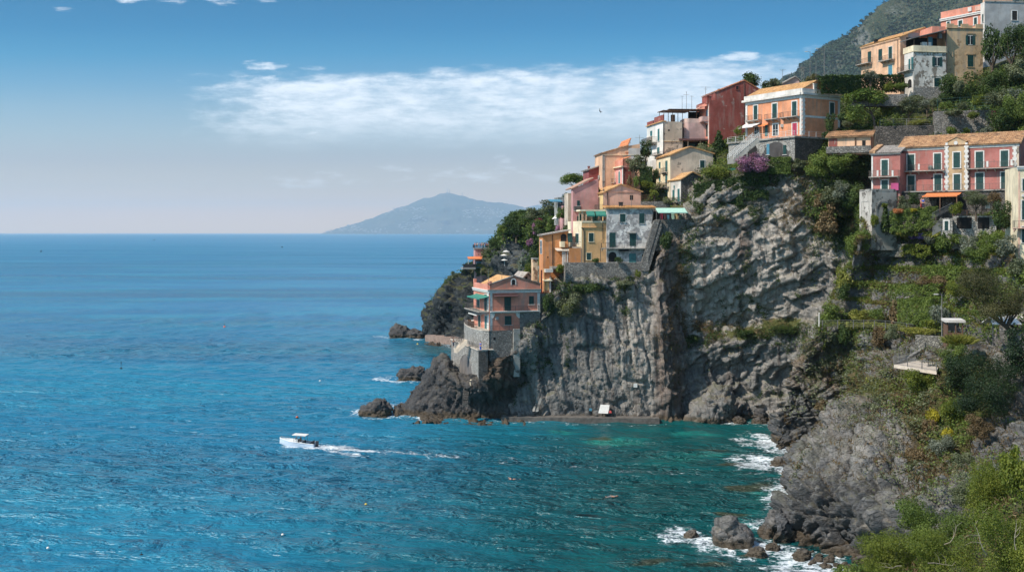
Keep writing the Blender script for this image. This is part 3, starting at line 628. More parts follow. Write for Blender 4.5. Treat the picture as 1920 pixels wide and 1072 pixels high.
isl, IV = ridge('far_promontory_hill', [(606,438.5),(613,436),(640,427.5),(668,419),(700,410.5),(722,402),(742,394),(765,384.5),(785,376.5),(808,370),(825,364.5),(838,362.5),(852,364.5),(870,369),(890,374),(908,378),(930,380.5),(948,383),(965,386),(990,392),(1030,404),(1100,424),(1140,439)], 27500, 30500, 2, 55, 1)
rg_ = np.random.default_rng(12); hm = MB(); tx = CX+IV[:, 0]/IV[:, 1]*FPX; ok = np.where((IV[:, 2] > 40) & (IV[:, 2] < 720) & (IV[:, 1] < 30200) & (tx < 985))[0]; cl = fbm(IV[ok]/900., 3)+.2*rg_.random(len(ok)); ok = ok[cl > .12]
for i in rg_.choice(ok, 420): w_ = rg_.uniform(22, 60); hm.cbox(IV[i]+rg_.normal(size=3)*[50, 10, 6]-[0, 30, 6], w_, 25, rg_.uniform(16, 30))
tag(hm.build('far_settlement', plain('far_house_walls', (.36, .33, .31), .9, .2, .01)), None, None, None, 'stuff')
for x, hgt in ((841, 120), (846, 110), (870, 90)):
    q = IV[np.argmax(np.where(np.abs(tx-x) < 4, IV[:, 2], -1e9))]; m_ = MB(); m_.tube([q-[0, 0, 30], q+[0, 0, hgt]], [14, 6], 5); tag(m_.build('radio_mast', plain('mast_steel', (.25, .25, .26)), None, False, q), {841: 'left radio mast on the far promontory summit', 846: 'right radio mast of the summit pair on the far promontory', 870: 'lone radio mast right of the far promontory summit'}[x], 'mast')
ridge('low_promontory_hill', [(880,438.5),(886,436),(896,432),(905,428.5),(915,430),(925,428),(940,425.5),(960,423),(1000,426),(1050,438.5)], 25500, 26500, 4, 14, 1)
ridge('distant_hill', [(900,420),(940,405),(972,393),(990,388.5),(1005,385),(1020,383),(1050,380),(1100,384),(1160,400),(1230,424),(1270,439)], 34000, 37000, 6, 40, 1)

# ------------------------------------------------------------------ the sea
def axis(lo, hi, fine_lo, fine_hi, step, g=1.09):
    a = list(np.arange(fine_lo, fine_hi, step)); s = step
    while a[-1] < hi: s *= g; a.append(a[-1]+s)
    s = step; f = []; x = fine_lo
    while x > lo: s *= g; x -= s; f.append(x)
    return np.array(f[::-1]+a)
xa = axis(-45000, 45000, -120, 92, .62); ya = axis(-3000, 45000, 100, 262, .62, 1.05)
SX, SY = np.meshgrid(xa, ya, indexing='ij'); S2 = np.stack([SX.ravel(), SY.ravel()], 1)
def seg_dist(S, pts):
    d = np.full(len(S), 1e9)
    for a, b in zip(pts[:-1], pts[1:]):
        a = np.array(a[:2]); b = np.array(b[:2]); ab = b-a; t = np.clip(((S-a)@ab)/(ab@ab+1e-9), 0, 1); d = np.minimum(d, np.linalg.norm(S-(a+t[:, None]*ab), axis=1))
    return d
near = (np.abs(S2[:, 0]) < 300) & (S2[:, 1] < 700) & (S2[:, 1] > 60)
SN = S2[near]; foamn = np.zeros(len(SN)); spx = CX+SN[:, 0]/SN[:, 1]*FPX; spy = CY+CAMZ*FPX/SN[:, 1]
def line(pp): return [sea(*p) for p in pp]
FO = [  # water line stretches with surf: points, width in metres, strength
 ([(1436,824),(1442,836),(1470,842),(1500,850),(1490,868),(1480,880),(1500,890),(1495,905),(1470,925),(1465,945),(1482,965)], 2.6, .62),
 ([(1395,826),(1420,832),(1445,838)], 2.4, .45), ([(1405,868),(1440,862),(1480,882),(1510,890)], 3.0, .55),
 ([(1260,1000),(1300,1012),(1345,1022),(1400,1028),(1440,1030),(1500,1040),(1530,1052)], 2.0, .50), ([(1420,985),(1450,975),(1480,955)], 1.8, .40),
 ([(1490,1050),(1530,1062),(1560,1070)], 3.0, .55), ([(1340,790),(1370,793),(1400,794),(1440,797)], 1.0, .42),
 ([(672,772),(690,779),(730,780),(760,776),(790,781)], 1.7, .50), ([(740,760),(760,757)], 2.2, .36), ([(690,768),(735,756),(765,762)], 1.5, .3),
 ([(705,710),(735,714),(770,714),(800,713)], 1.7, .46), ([(735,711),(722,709)], 3., .35),
 ([(700,629),(727,632),(760,634),(790,636)], 1.8, .42), ([(800,638),(840,648),(858,655)], 2.0, .36), ([(830,786),(900,790),(960,791),(1080,795),(1200,797),(1240,794)], .9, .26),
 ([(1500,1072),(1560,1090)], 4, .5)]
for pts, wd, am in FO: foamn = np.maximum(foamn, min(.62, am*1.08)*np.exp(-(seg_dist(SN*[1, .45], [p*[1, .45, 1] for p in line(pts)])/(wd*1.25))**2))
# wake of the motor boat
wk = line([(586,835),(640,838),(700,846),(770,850),(850,856),(940,862),(1020,868),(1100,874),(1180,880),(1300,887)])
for i in range(len(wk)-1):
    a, b = wk[i][:2], wk[i+1][:2]; foamn = np.maximum(foamn, (.92 if i < 1 else .70 if i < 2 else .46 if i < 4 else .28)*np.exp(-(seg_dist(SN*[1, .5], [a*[1, .5], b*[1, .5]])/(1.15+.10*i))**2))
foamn = np.maximum(foamn, .55*np.exp(-(seg_dist(SN, line([(526,830),(540,837),(588,840)]))/1.3)**2)); foamn = np.maximum(foamn, .5*np.exp(-(seg_dist(SN*[1, .5], [p*[1, .5, 1] for p in line([(588,838),(640,850),(690,856)])])/.8)**2))
foam = np.zeros(len(S2)); foam[near] = foamn
def s_blob(x, y, rx, ry): return np.exp(-(((spx-x)/rx)**2+((spy-y)/ry)**2))
bayn = sstep(-38, 26, SN[:, 0]-.22*(SN[:, 1]-170)+6*fbm(np.c_[SN*.03, 0*SN[:, 0]], 3))*sstep(232, 205, SN[:, 1])  # bay water darkened for the cliff's reflection, greened for shallower water
bayn = np.maximum(bayn, .8*s_blob(820, 655, 60, 22))
shn = .95*s_blob(1150, 829, 70, 9)+.55*s_blob(1060, 812, 45, 7)+.6*s_blob(1300, 815, 70, 10)+.45*s_blob(1330, 850, 100, 14)+.6*s_blob(1440, 930, 60, 40)+.45*s_blob(1380, 990, 60, 30)+.4*s_blob(1250, 870, 120, 20)+.35*s_blob(1130, 1040, 130, 40)+.35*s_blob(1450, 1050, 100, 30)
ren = sum(a*s_blob(x, y, rx, ry) for x, y, rx, ry, a in ((1380,870,45,5,.8),(1400,916,55,7,.95),(1120,933,38,5,.7),(1370,965,50,6,.8),(1400,888,40,5,.6),(1300,843,45,4,.6),(1235,1050,50,9,.75),(1330,1060,60,8,.7),(1180,1060,50,6,.5),(1440,905,40,8,.6),(1470,850,30,6,.5),(1250,820,40,4,.5),(1120,822,50,5,.6),(1410,1040,60,8,.6),(1360,842,30,4,.5)))
def full(v):
    o = np.zeros(len(S2)); o[near] = v; return o
hz = np.zeros(len(S2)); q = np.c_[SN[:, 0]*.16+SN[:, 1]*.05, SN[:, 1]*.34, 0*SN[:, 0]]
wav = .30*fbm(q, 4)+.12*np.sin(SN[:, 0]*.23+SN[:, 1]*.62+2*perlin(q*.3))
ww = 0
hz[near] = wav*sstep(700, 420, SN[:, 1])*np.clip(1-np.maximum(np.abs(SN[:, 0])-120, 0)/150, 0, 1)
np_mesh('sea', np.c_[S2, hz], grid_faces(len(xa), len(ya)), M_WATER, None, dict(foam=('POINT', foam), bay=('POINT', full(bayn)), shallow=('POINT', full(shn)), reef=('POINT', full(ren))), True)['kind'] = 'structure'
# air
mh = bpy.data.materials.new('haze_air'); mh.use_nodes = True; t = NT(mh.node_tree); mh.node_tree.nodes.remove(mh.node_tree.nodes['Principled BSDF'])
pv = t.new('ShaderNodeVolumePrincipled'); pv.inputs['Color'].default_value = (.76, .87, .96, 1); pv.inputs['Density'].default_value = 3.5e-5; pv.inputs['Anisotropy'].default_value = .1
t.l.new(pv.outputs[0], mh.node_tree.nodes['Material Output'].inputs['Volume'])
hb = MB(); hb.box((-52000, -5000, -60), (104000, 0, 0), (0, 53000, 0), (0, 0, 1400)); ho = hb.build('haze', mh); ho['kind'] = 'stuff'
# ================================================================== houses
def pl(n, rgb, **k): return plaster(n, s2l(*rgb), **k)
P_WHITE = pl('white_plaster', (210,202,192), stain=.25); P_TRIM = plain('white_trim', s2l(214,208,200), .7, .14)
P_CREAM = pl('cream_plaster', (232,214,180), stain=.3); P_GREY = pl('grey_plaster', (170,166,162), stain=.35, seed=2)
P_SALMON = pl('salmon_plaster', (214,138,114), stain=.35, seed=3); P_PINK = pl('pale_pink_plaster', (224,178,156), stain=.3, seed=4)
P_ORANGE = pl('orange_plaster', (222,146,104), stain=.35, seed=5); P_PEACH = pl('peach_plaster', (224,178,142), stain=.42, seed=6)
P_OCHRE = pl('ochre_plaster', (212,166,112), stain=.3, seed=7); P_RED = pl('dark_red_plaster', (140,66,54), stain=.3, seed=8, peel=.15, peel_col=s2l(170,140,128))
P_BRICKP = pl('rose_red_plaster', (170,102,92), stain=.4, seed=9, peel=.1, peel_col=s2l(150,110,100)); P_TAN = pl('tan_plaster', (190,158,120), stain=.5, seed=10, peel=.2, peel_col=s2l(170,140,105))
P_MOTTLE = pl('mottled_plaster', (212,206,198), stain=.35, seed=11, peel=.7, peel_col=s2l(168,162,158)); P_MOTW = pl('flaking_white_plaster', (214,206,194), stain=.4, seed=12, peel=.5, peel_col=s2l(150,138,124))
P_MAUVE = pl('mauve_plaster', (206,170,160), stain=.25, seed=13); P_YELLOW = pl('yellow_plaster', (226,196,138), stain=.25, seed=14)
P_BEIGE = pl('beige_plaster', (204,184,162), stain=.4, seed=15, peel=.25, peel_col=s2l(150,138,124)); P_CONC = pl('weathered_concrete', (150,146,138), stain=.6, seed=16, peel=.4, peel_col=s2l(104,100,94))
P_PORANGE = pl('worn_orange_plaster', (212,140,84), stain=.35, seed=18); P_ROSE = pl('dusty_rose_plaster', (192,138,132), stain=.35, seed=17)
M_GREEN = plain('green_shutter', s2l(28,66,62), .55, .25, 2.); M_TEAL = plain('teal_shutter', s2l(60,112,112), .55, .2, 2.); M_BLUE = plain('blue_door', s2l(86,140,160), .6, .2)
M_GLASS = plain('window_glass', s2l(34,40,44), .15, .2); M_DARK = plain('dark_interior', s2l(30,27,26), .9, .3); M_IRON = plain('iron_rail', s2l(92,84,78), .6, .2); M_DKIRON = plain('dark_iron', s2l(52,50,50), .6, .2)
M_WRAIL = plain('white_rail', s2l(214,210,204), .6, .1); M_SLAB = plain('balcony_slab', s2l(176,166,154), .85, .25); M_METAL = plain('antenna_metal', s2l(120,116,112), .5, .2); M_WOODP = plain('old_wood', s2l(104,76,58), .85, .3)
M_PIPE = plain('drain_pipe', s2l(96,78,68), .6, .2); M_REDC = plain('crimson_curtain', s2l(176,58,84), .8, .15); M_TEALC = plain('green_awning_cloth', s2l(58,128,110), .8, .15); M_PALEG = plain('pale_green_awning', s2l(172,208,188), .8, .12)
M_ORNG = plain('orange_awning_cloth', s2l(224,130,76), .8, .15); M_WHITEC = plain('white_cloth', s2l(226,220,212), .8, .1); M_BROWNA = plain('brown_awning', s2l(104,72,70), .8, .2); M_PAVE = plain('terrace_paving', s2l(206,190,172), .9, .15, 1.5)
def tile_mat(name, a, b_, c_):
    m, t, b = new_mat(name); p = t.pos()
    v = t.voro(t.mapping(p, (1.6, 1.6, 1.6)), 2., 'F1', 1); s = t.new('ShaderNodeSeparateColor'); t.put(s.inputs[0], v)
    c = t.mix(s.outputs[0], c4(a), c4(b_)); c = t.mix(t.ramp(t.noise(p, .7, 6., .65), .48, .68, True, (0, .7)), c, c4(c_))
    t.put(b.inputs['Base Color'], c); b.inputs['Roughness'].default_value = .9; return m
T_TAN = tile_mat('tan_roof_tiles', s2l(188,140,92), s2l(220,176,122), s2l(150,112,80)); T_OLD = tile_mat('old_roof_tiles', s2l(150,108,76), s2l(206,164,122), s2l(96,76,62)); T_RED = tile_mat('red_roof_tiles', s2l(196,118,78), s2l(218,146,100), s2l(168,100,70))
T_GREY = tile_mat('grey_roof_slabs', s2l(150,140,132), s2l(186,176,166), s2l(120,110,102)); T_PINK = tile_mat('pinkish_roof', s2l(180,140,120), s2l(200,164,142), s2l(150,116,100))

class House:
    def __init__(s, name, label, corner, a, right, left, top, below=3., cat='house', group=None):
        """corner = photo point and depth of the near corner at ground level; right / left = photo columns where the front and the
        seaward side end (left may be metres when negative); top = photo row of the eaves at the corner"""
        s.O = at(*corner); a = R(a); s.u = np.array([math.cos(a), math.sin(a), 0]); s.v = np.array([-math.sin(a), math.cos(a), 0])
        s.z0 = s.O[2]; s.root = empty(name, s.O, label, cat, group)
        s.wF = s.solve(s.O, s.u, right) if right > 0 else -right
        s.wL = s.solve(s.O, s.v, left) if left > 0 else -left
        s.z1 = CAMZ+(CY-top)/FPX*s.O[1]; s.zb = s.z0-below; s.rest = {}
    def solve(s, O, d, px):
        t = (px-CX)/FPX; return (t*O[1]-O[0])/(d[0]-t*d[1])
    def face(s, f):
        return {'F': (s.O, s.u, -s.v), 'L': (s.O, s.v, -s.u), 'R': (s.O+s.u*s.wF, s.v, s.u)}[f]
    def sz(s, f, px, py):
        O, d, n = s.face(f); k = s.solve(O, d, px); y = O[1]+k*d[1]; return k, CAMZ+(CY-py)/FPX*y
    def P(s, f, k, z, p=0.):
        O, d, n = s.face(f); q = O+d*k+n*p; return np.array([q[0], q[1], z])
    def fbox(s, mb, f, s0, s1, z0, z1, p0, p1):
        O, d, n = s.face(f); return mb.box(s.P(f, s0, z0, p0), d*(s1-s0), n*(p1-p0), np.array([0, 0, z1-z0]))
    def wall(s, mat, poly=None, name='wall', sideways=False):
        """front outline swept back (or, sideways, the side outline swept along the front)"""
        mb = MB()
        if sideways:
            poly = poly or [(0, s.zb), (s.wL, s.zb), (s.wL, s.z1), (0, s.z1)]; mb.prism([s.P('L', k, z) for k, z in poly], s.u*s.wF)
        else:
            poly = poly or [(0, s.zb), (s.wF, s.zb), (s.wF, s.z1), (0, s.z1)]; mb.prism([s.P('F', k, z) for k, z in poly], s.v*s.wL)
        s.w = mb.build(name, mat, s.root); s.poly = poly; return s.w
    def gable(s, mat, tiles, apex, right_eave=None, left_eave=None, f='F', over=.35, th=.12, roofname='roof'):
        ka, za = s.sz(f, *apex); L = s.wF if f == 'F' else s.wL; zl = left_eave if left_eave else s.z1; zr = right_eave if right_eave else s.z1
        if f == 'F':
            s.wall(mat, [(0, s.zb), (L, s.zb), (L, zr), (ka, za), (0, zl)])
            r = s.roof([(0, zl), (ka, za), (L, zr)], 'F', s.v, s.wL, tiles, over, th, roofname)
        else:
            s.wall(mat, [(0, s.zb), (L, s.zb), (L, zr), (ka, za), (0, zl)], sideways=True)
            r = s.roof([(0, zl), (ka, za), (L, zr)], 'L', s.u, s.wF, tiles, over, th, roofname)
        s.rf = r; return r
    def roof(s, prof, f, ext, length, tiles, over=.35, th=.12, name='roof', per=.32):
        mb = MB(); ext = np.array(ext, float); O, d, n = s.face(f)
        for i in range(len(prof)-1):
            (k0, z0), (k1, z1) = prof[i], prof[i+1]; dk, dz = k1-k0, z1-z0; ln = math.hypot(dk, dz)
            e0, e1 = (over if i == 0 else 0), (over if i == len(prof)-2 else 0)
            A = s.P(f, k0-e0*dk/ln, z0-e0*dz/ln)-ext*over; B = s.P(f, k1+e1*dk/ln, z1+e1*dz/ln)-ext*over
            nr = np.cross(B-A, ext); nr /= np.linalg.norm(nr); nr = nr if nr[2] > 0 else -nr
            E = ext*(length+2*over); A = A+nr*.01*(1+i); B = B+nr*.01*(1+i)
            mb.prism([A, B, B+nr*th, A+nr*th], E)
            na = max(4, int(np.linalg.norm(E)/per))*4; nb = max(2, int(np.linalg.norm(B-A)/.55)); vs, fs = [], []
            flip = dz < 0
            for j in range(2*nb):
                tt = (j//2+j % 2)/nb; st = (.055 if j % 2 == (1 if flip else 0) else .0)+.02
                for q in range(na+1):
                    w_ = .075*abs(math.sin(math.pi*q/4))+.015*math.sin(q*1.7+i)
                    vs.append(A+(B-A)*tt+E*(q/na)+nr*(th+st+w_))
            for j in range(2*nb-1):
                for q in range(na): x = j*(na+1)+q; fs.append((x, x+1, x+na+2, x+na+1) if np.dot(np.cross(E, B-A), nr) > 0 else (x, x+na+1, x+na+2, x+1))
            mb.add(vs, fs)
        return mb.build(name, tiles, s.root)
    def flat(s, mat, parapet=.0, pmat=None, thick=.25, name='parapet', floor=M_PAVE):
        s.wall(mat)
        if parapet > 0:
            mb = MB(); z = s.z1
            s.fbox(mb, 'F', 0, s.wF, z, z+parapet, -thick, .03); s.fbox(mb, 'L', thick, s.wL, z, z+parapet, -thick, .03); s.fbox(mb, 'R', thick, s.wL, z, z+parapet, -thick, .03)
            return mb.build(name, pmat or mat, s.root)
    def band(s, f, y0, y1=None, x0=None, x1=None, proud=.15, mat=P_TRIM, name='cornice', ref=None):
        """moulding whose top edge meets photo row y0 at the near corner, y1 high"""
        O, d, n = s.face(f); L = s.wF if f == 'F' else s.wL; zt = CAMZ+(CY-y0)/FPX*s.O[1]; zl = CAMZ+(CY-y1)/FPX*s.O[1]
        a = 0-(proud if f != 'L' else -.0); b = L+.05
        if x0: a = s.sz(f, x0, y0)[0]
        if x1: b = s.sz(f, x1, y0)[0]
        mb = MB(); s.fbox(mb, f, a, b, zl, zt, -.02, proud); s.fbox(mb, f, a, b, zl+(zt-zl)*.55, zt+.004, -.02, proud+.12); return mb.build(name, mat, s.root)
    def strip(s, f, x0, x1, y0, y1, proud=.06, mat=P_TRIM, name='corner_strip', teeth=False):
        k0, _ = s.sz(f, x0, y0); k1, _ = s.sz(f, x1, y0); zt = s.sz(f, x0, y0)[1]; zl = s.sz(f, x0, y1)[1]; k0, k1 = min(k0, k1), max(k0, k1); mb = MB()
        if teeth:
            n = int((zt-zl)/.42)
            for i in range(n): s.fbox(mb, f, k0-(.16 if i % 2 else 0), k1+(.16 if i % 2 else 0), zl+(zt-zl)*i/n, zl+(zt-zl)*(i+1)/n, -.02, proud)
        else: s.fbox(mb, f, k0, k1, zl, zt, -.02, proud)
        return mb.build(name, mat, s.root)
    def rect(s, f, x0, y0, x1, y1):
        k0, za = s.sz(f, x0, y0); k1, zb = s.sz(f, x1, y1); xm = (x0+x1)/2; zt = s.sz(f, xm, y0)[1]; zl = s.sz(f, xm, y1)[1]
        return min(k0, k1), max(k0, k1), zl, zt
    def win(s, f, x0, y0, x1, y1, kind='shut', mat=None, frame=P_TRIM, fw=.16, door=False, sill=True, base=0.):
        mat = mat or M_GREEN; k0, k1, z0, z1 = s.rect(f, x0, y0, x1, y1); w_, h = k1-k0, z1-z0; b = base
        nm = 'door' if door else 'window'
        mb = MB()
        if kind == 'arch':
            r = w_/2; n = 8; zc = z1-r
            pts = [(k0, z0), (k1, z0)]+[(k0+r+r*math.cos(math.pi*i/n), zc+r*math.sin(math.pi*i/n)) for i in range(n+1)]
            mb.prism([s.P(f, k, z, b+.015) for k, z in pts], -s.face(f)[2]*.03); o = mb.build('window' if not door else 'archway', mat, s.root)
            if frame:
                fm = MB(); r2 = r+fw; ring = [(k1+fw, z0), ]+[(k0+r+r2*math.cos(math.pi*i/n), zc+r2*math.sin(math.pi*i/n)) for i in range(n+1)]+[(k0-fw, z0)]
                inn = [(k1, z0)]+[(k0+r+r*math.cos(math.pi*i/n), zc+r*math.sin(math.pi*i/n)) for i in range(n+1)]+[(k0, z0)]; O, d, nn = s.face(f)
                for i in range(len(ring)-1): fm.prism([s.P(f, *ring[i], b+.0), s.P(f, *ring[i+1], b+.0), s.P(f, *inn[i+1], b+.0), s.P(f, *inn[i], b+.0)], nn*.07)
                fm.build('frame', frame, o)
            return o
        pane = {'dark': M_DARK, 'glass': M_GLASS, 'open': M_GLASS}.get(kind, mat)
        s.fbox(mb, f, k0, k1, z0, z1, b-.05, b+.02); o = mb.build(nm, pane, s.root)
        if kind in ('shut',):
            for q in (0, 1):
                lf = MB(); a0 = k0+(k0*0)+w_*(.5*q)+.015; a1 = a0+w_*.5-.03
                s.fbox(lf, f, a0, a1, z0+.02, z1-.02, b+.02, b+.05); st = .07
                for c0, c1, d0, d1 in ((a0, a0+st, z0+.02, z1-.02), (a1-st, a1, z0+.02, z1-.02), (a0+st, a1-st, z1-.14, z1-.02), (a0+st, a1-st, z0+.02, z0+.16), (a0+st, a1-st, z0+h*.48, z0+h*.55)): s.fbox(lf, f, c0, c1, d0, d1, b+.045, b+.08)
                nsl = max(3, int(h/.16))
                for i in range(nsl):
                    zz = z0+.16+(h-.30)*i/nsl; s.fbox(lf, f, a0+st, a1-st, zz, zz+.06, b+.045, b+.065)
                lf.build('shutter', mat, o)
        if kind == 'open':
            g = MB(); s.fbox(g, f, k0+w_/2-.04, k0+w_/2+.04, z0, z1, b+.02, b+.06); s.fbox(g, f, k0, k1, z1-.08, z1, b+.02, b+.055); s.fbox(g, f, k0, k1, z0, z0+.08, b+.02, b+.055); g.build('casement', P_TRIM, o)
            for a0 in (k0-w_*.5-.02, k1+.02):
                lf = MB(); s.fbox(lf, f, a0, a0+w_*.5, z0, z1, b+.0, b+.06); lf.build('shutter', mat, o)
            fw = .0
        if kind == 'glass':
            g = MB(); s.fbox(g, f, k0+w_/2-.035, k0+w_/2+.035, z0, z1, b+.02, b+.05)
            for zz in (z0, z0+h*.5-.03, z1-.06): s.fbox(g, f, k0, k1, zz, zz+.06, b+.02, b+.046)
            g.build('casement', P_TRIM, o)
        if frame and fw > 0:
            fm = MB(); t_ = .07
            s.fbox(fm, f, k0-fw, k0, z0, z1+fw, b-.02, b+t_); s.fbox(fm, f, k1, k1+fw, z0, z1+fw, b-.02, b+t_); s.fbox(fm, f, k0, k1, z1, z1+fw, b-.02, b+t_+.003)
            fm.build('frame', frame, o)
        if sill and not door and kind != 'open':
            sm = MB(); s.fbox(sm, f, k0-fw-.04, k1+fw+.04, z0-.09, z0, b-.02, b+.14); sm.build('sill', frame or P_TRIM, o)
        return o
    def balcony(s, f, x0, x1, y, depth=1.0, h=1.0, rail=M_IRON, slab=M_SLAB, step=.22, solid=False, brackets=True, wings=True):
        k0, _ = s.sz(f, x0, y); k1, _ = s.sz(f, x1, y); k0, k1 = min(k0, k1), max(k0, k1); z = s.sz(f, (x0+x1)/2, y)[1]; O, d, n = s.face(f)
        mb = MB(); s.fbox(mb, f, k0, k1, z-.16, z, -.02, depth); s.fbox(mb, f, k0-.05, k1+.05, z-.10, z+.004, -.02, depth+.06)
        if brackets:
            nb = max(2, int((k1-k0)/1.4)+1)
            for i in range(nb):
                kk = k0+.15+(k1-k0-.3)*i/(nb-1); mb.prism([s.P(f, kk-.08, z-.155, 0), s.P(f, kk-.08, z-.155, depth*.8), s.P(f, kk-.08, z-.30, depth*.75), s.P(f, kk-.08, z-.62, 0)], d*.16)
        o = mb.build('balcony', slab, s.root); r = MB(); path = [(k0, .0), (k0, depth), (k1, depth), (k1, .0)] if wings else [(k0, depth), (k1, depth)]
        railing(r, [s.P(f, k, z, p) for k, p in path], h, step, solid); r.build('railing', rail, o); return o
    def awning(s, f, x0, x1, y, out=1.6, drop=.5, mat=M_WHITEC, struts=True, name='awning', valance=.22):
        k0, _ = s.sz(f, x0, y); k1, _ = s.sz(f, x1, y); k0, k1 = min(k0, k1), max(k0, k1); z = s.sz(f, (x0+x1)/2, y)[1]; O, d, n = s.face(f); mb = MB()
        nseg = 8
        for i in range(nseg):
            a0, a1 = i/nseg, (i+1)/nseg; sg = lambda t: -.10*math.sin(math.pi*t)
            mb.prism([s.P(f, k0, z-drop*a0+sg(a0), out*a0), s.P(f, k0, z-drop*a1+sg(a1), out*a1), s.P(f, k0, z-drop*a1+sg(a1)-.04, out*a1), s.P(f, k0, z-drop*a0+sg(a0)-.04, out*a0)], d*(k1-k0))
        s.fbox(mb, f, k0, k1, z-drop-valance, z-drop, out, out+.03); o = mb.build(name, mat, s.root)
        if struts:
            r = MB()
            for kk in (k0+.1, k1-.1): r = MB(); r.tube([s.P(f, kk, z-drop-.9, .05), s.P(f, kk, z-drop-.05, out-.05)], .03, 5); r.build('strut', M_IRON, o)
        return o
    def box(s, f, x0, y0, x1, y1, p0, p1, mat, name):
        k0, k1, z0, z1 = s.rect(f, x0, y0, x1, y1); mb = MB(); s.fbox(mb, f, k0, k1, z0, z1, p0, p1); return mb.build(name, mat, s.root)
    def pipe(s, f, pts, mat=M_PIPE, r=.06):
        mb = MB(); mb.tube([s.P(f, *s.sz(f, x, y), .1) for x, y in pts], r, 6); return mb.build('drainpipe', mat, s.root)
    def antenna(s, px, py0, py1, d=None, bars=((.0, 1.2), (.25, .9), (.5, .7)), f='F', back=2.):
        k, z = s.sz(f, px, py0); b = s.P(f, k, z, -back); dd = b[1]; x = (px-CX)/FPX*dd; zb = CAMZ+(CY-py0)/FPX*dd; zt = CAMZ+(CY-py1)/FPX*dd
        mb = MB(); mb.tube([(x, dd, zb-.6), (x, dd, zt)], [.05, .035], 6)
        for o_, L in bars: mb.tube([(x-L*.5, dd-.2, zt-.1-o_), (x+L*.5, dd+.2, zt-.1-o_)], .025, 5); mb.tube([(x+L*.2, dd-.35, zt-.1-o_), (x+L*.2, dd+.35, zt-.1-o_)], .02, 5)
        return mb.build('antenna', M_METAL, s.root)
    def chimney(s, f, x0, y0, x1, y1, back, dep=.6, mat=None, name='chimney'):
        k0, _ = s.sz(f, x0, y0); k1, _ = s.sz(f, x1, y0); zt = s.sz(f, x0, y0)[1]; zl = s.sz(f, x0, y1)[1]; mb = MB(); k0, k1 = min(k0, k1), max(k0, k1)
        s.fbox(mb, f, k0, k1, zl-.5, zt-.15, -back-dep, -back); s.fbox(mb, f, k0-.08, k1+.08, zt-.15, zt, -back-dep-.08, -back+.08); return mb.build(name, mat or P_CONC, s.root)
def railing(mb, pts, h=1.0, step=.22, solid=False, mid=0, post=.045, post_every=2.2):
    for a, b in zip(pts[:-1], pts[1:]):
        a, b = np.array(a, float), np.array(b, float); L = np.linalg.norm(b-a)
        if L < .05: continue
        u = (b-a)/L; up = np.array([0, 0, 1.]); nrm = np.cross(u, up); nrm /= np.linalg.norm(nrm)+1e-9; t = .04
        mb.box(a-nrm*t/2+up*(h-t), b-a, nrm*t, up*t); mb.box(a-nrm*t/2+up*.08, b-a, nrm*t, up*.03)
        for m in range(mid): mb.box(a-nrm*.015+up*(h*(m+1)/(mid+1)), b-a, nrm*.03, up*.03)
        n = max(1, int(round(L/post_every)))
        for i in range(n+1): q = a+u*(L*i/n); mb.box(q-u*post/2-nrm*post/2, u*post, nrm*post, up*h)
        if step:
            n = max(1, int(L/step))
            for i in range(1, n): q = a+u*(L*i/n); mb.box(q-u*.012-nrm*.012+up*.1, u*.024, nrm*.024, up*(h-.13))
        if solid: mb.box(a-nrm*.01+up*.1, b-a, nrm*.02, up*(h-.16))
# ---- pink house by the water
h = House('seaside_house', 'salmon pink two-storey house with pedimented front standing alone on the lowest rock point', (918,620,203), 17, 1013, 888, 545)
h.wall(P_SALMON)
zc = h.z1; ka, za = h.sz('F', 964, 517.5); zr = h.sz('F', 1012, 532)[1]; zl = h.sz('F', 919, 534)[1]
mb = MB(); mb.prism([h.P('F', k, z) for k, z in ((0, zc), (h.wF, zc), (h.wF, zr), (ka, za), (0, zl))], h.v*.35); mb.build('pediment', P_SALMON, h.root)
mb = MB(); h.fbox(mb, 'L', .35, h.wL, zc, zl, -.3, .02); h.fbox(mb, 'L', 0, .5, zc, zl+.7, -.45, .04); h.fbox(mb, 'L', h.wL-.6, h.wL, zc, zl+.7, -.45, .04); mb.build('parapet', P_SALMON, h.root)
h.roof([(.5, zc+.25), (ka, za-.3), (h.wF, zr-.3)], 'F', h.v, h.wL-.4, T_TAN, .0)
mb = MB()
for kk, zz, k2, z2 in ((-.1, zl, ka, za), (ka, za, h.wF+.1, zr)): mb.prism([h.P('F', kk, zz, .12), h.P('F', k2, z2, .12), h.P('F', k2, z2+.16, .12), h.P('F', kk, zz+.16, .12)], h.v*.6)
mb.build('coping', P_CONC, h.root)
h.band('F', 544, 549.5, proud=.22); h.band('L', 544, 549.5, proud=.22)
h.band('F', 543, 544.6, proud=.42, mat=P_CONC, name='gutter')
h.win('F', 959.5, 523.5, 966, 534, 'arch', M_GLASS, P_TRIM, .2)
h.strip('F', 918.5, 923, 549, 620, .05); h.strip('F', 1007.5, 1012.5, 549, 582, .05); h.strip('L', 917, 913.5, 549, 618, .05)
h.win('F', 945.5, 557, 958, 582, 'shut', door=True, frame=None); h.win('F', 992, 555, 1001, 570.5, 'shut', frame=None); h.win('F', 946.5, 592, 959, 609, 'shut', frame=None)
h.awning('F', 925, 970, 551.5, 1.3, .25, M_BROWNA, struts=False, valance=.1)
h.balcony('F', 919, 1008, 582.5, .9, 1.0, M_IRON, P_TRIM, brackets=False)
mb = MB()      # the white arches that carry the balcony
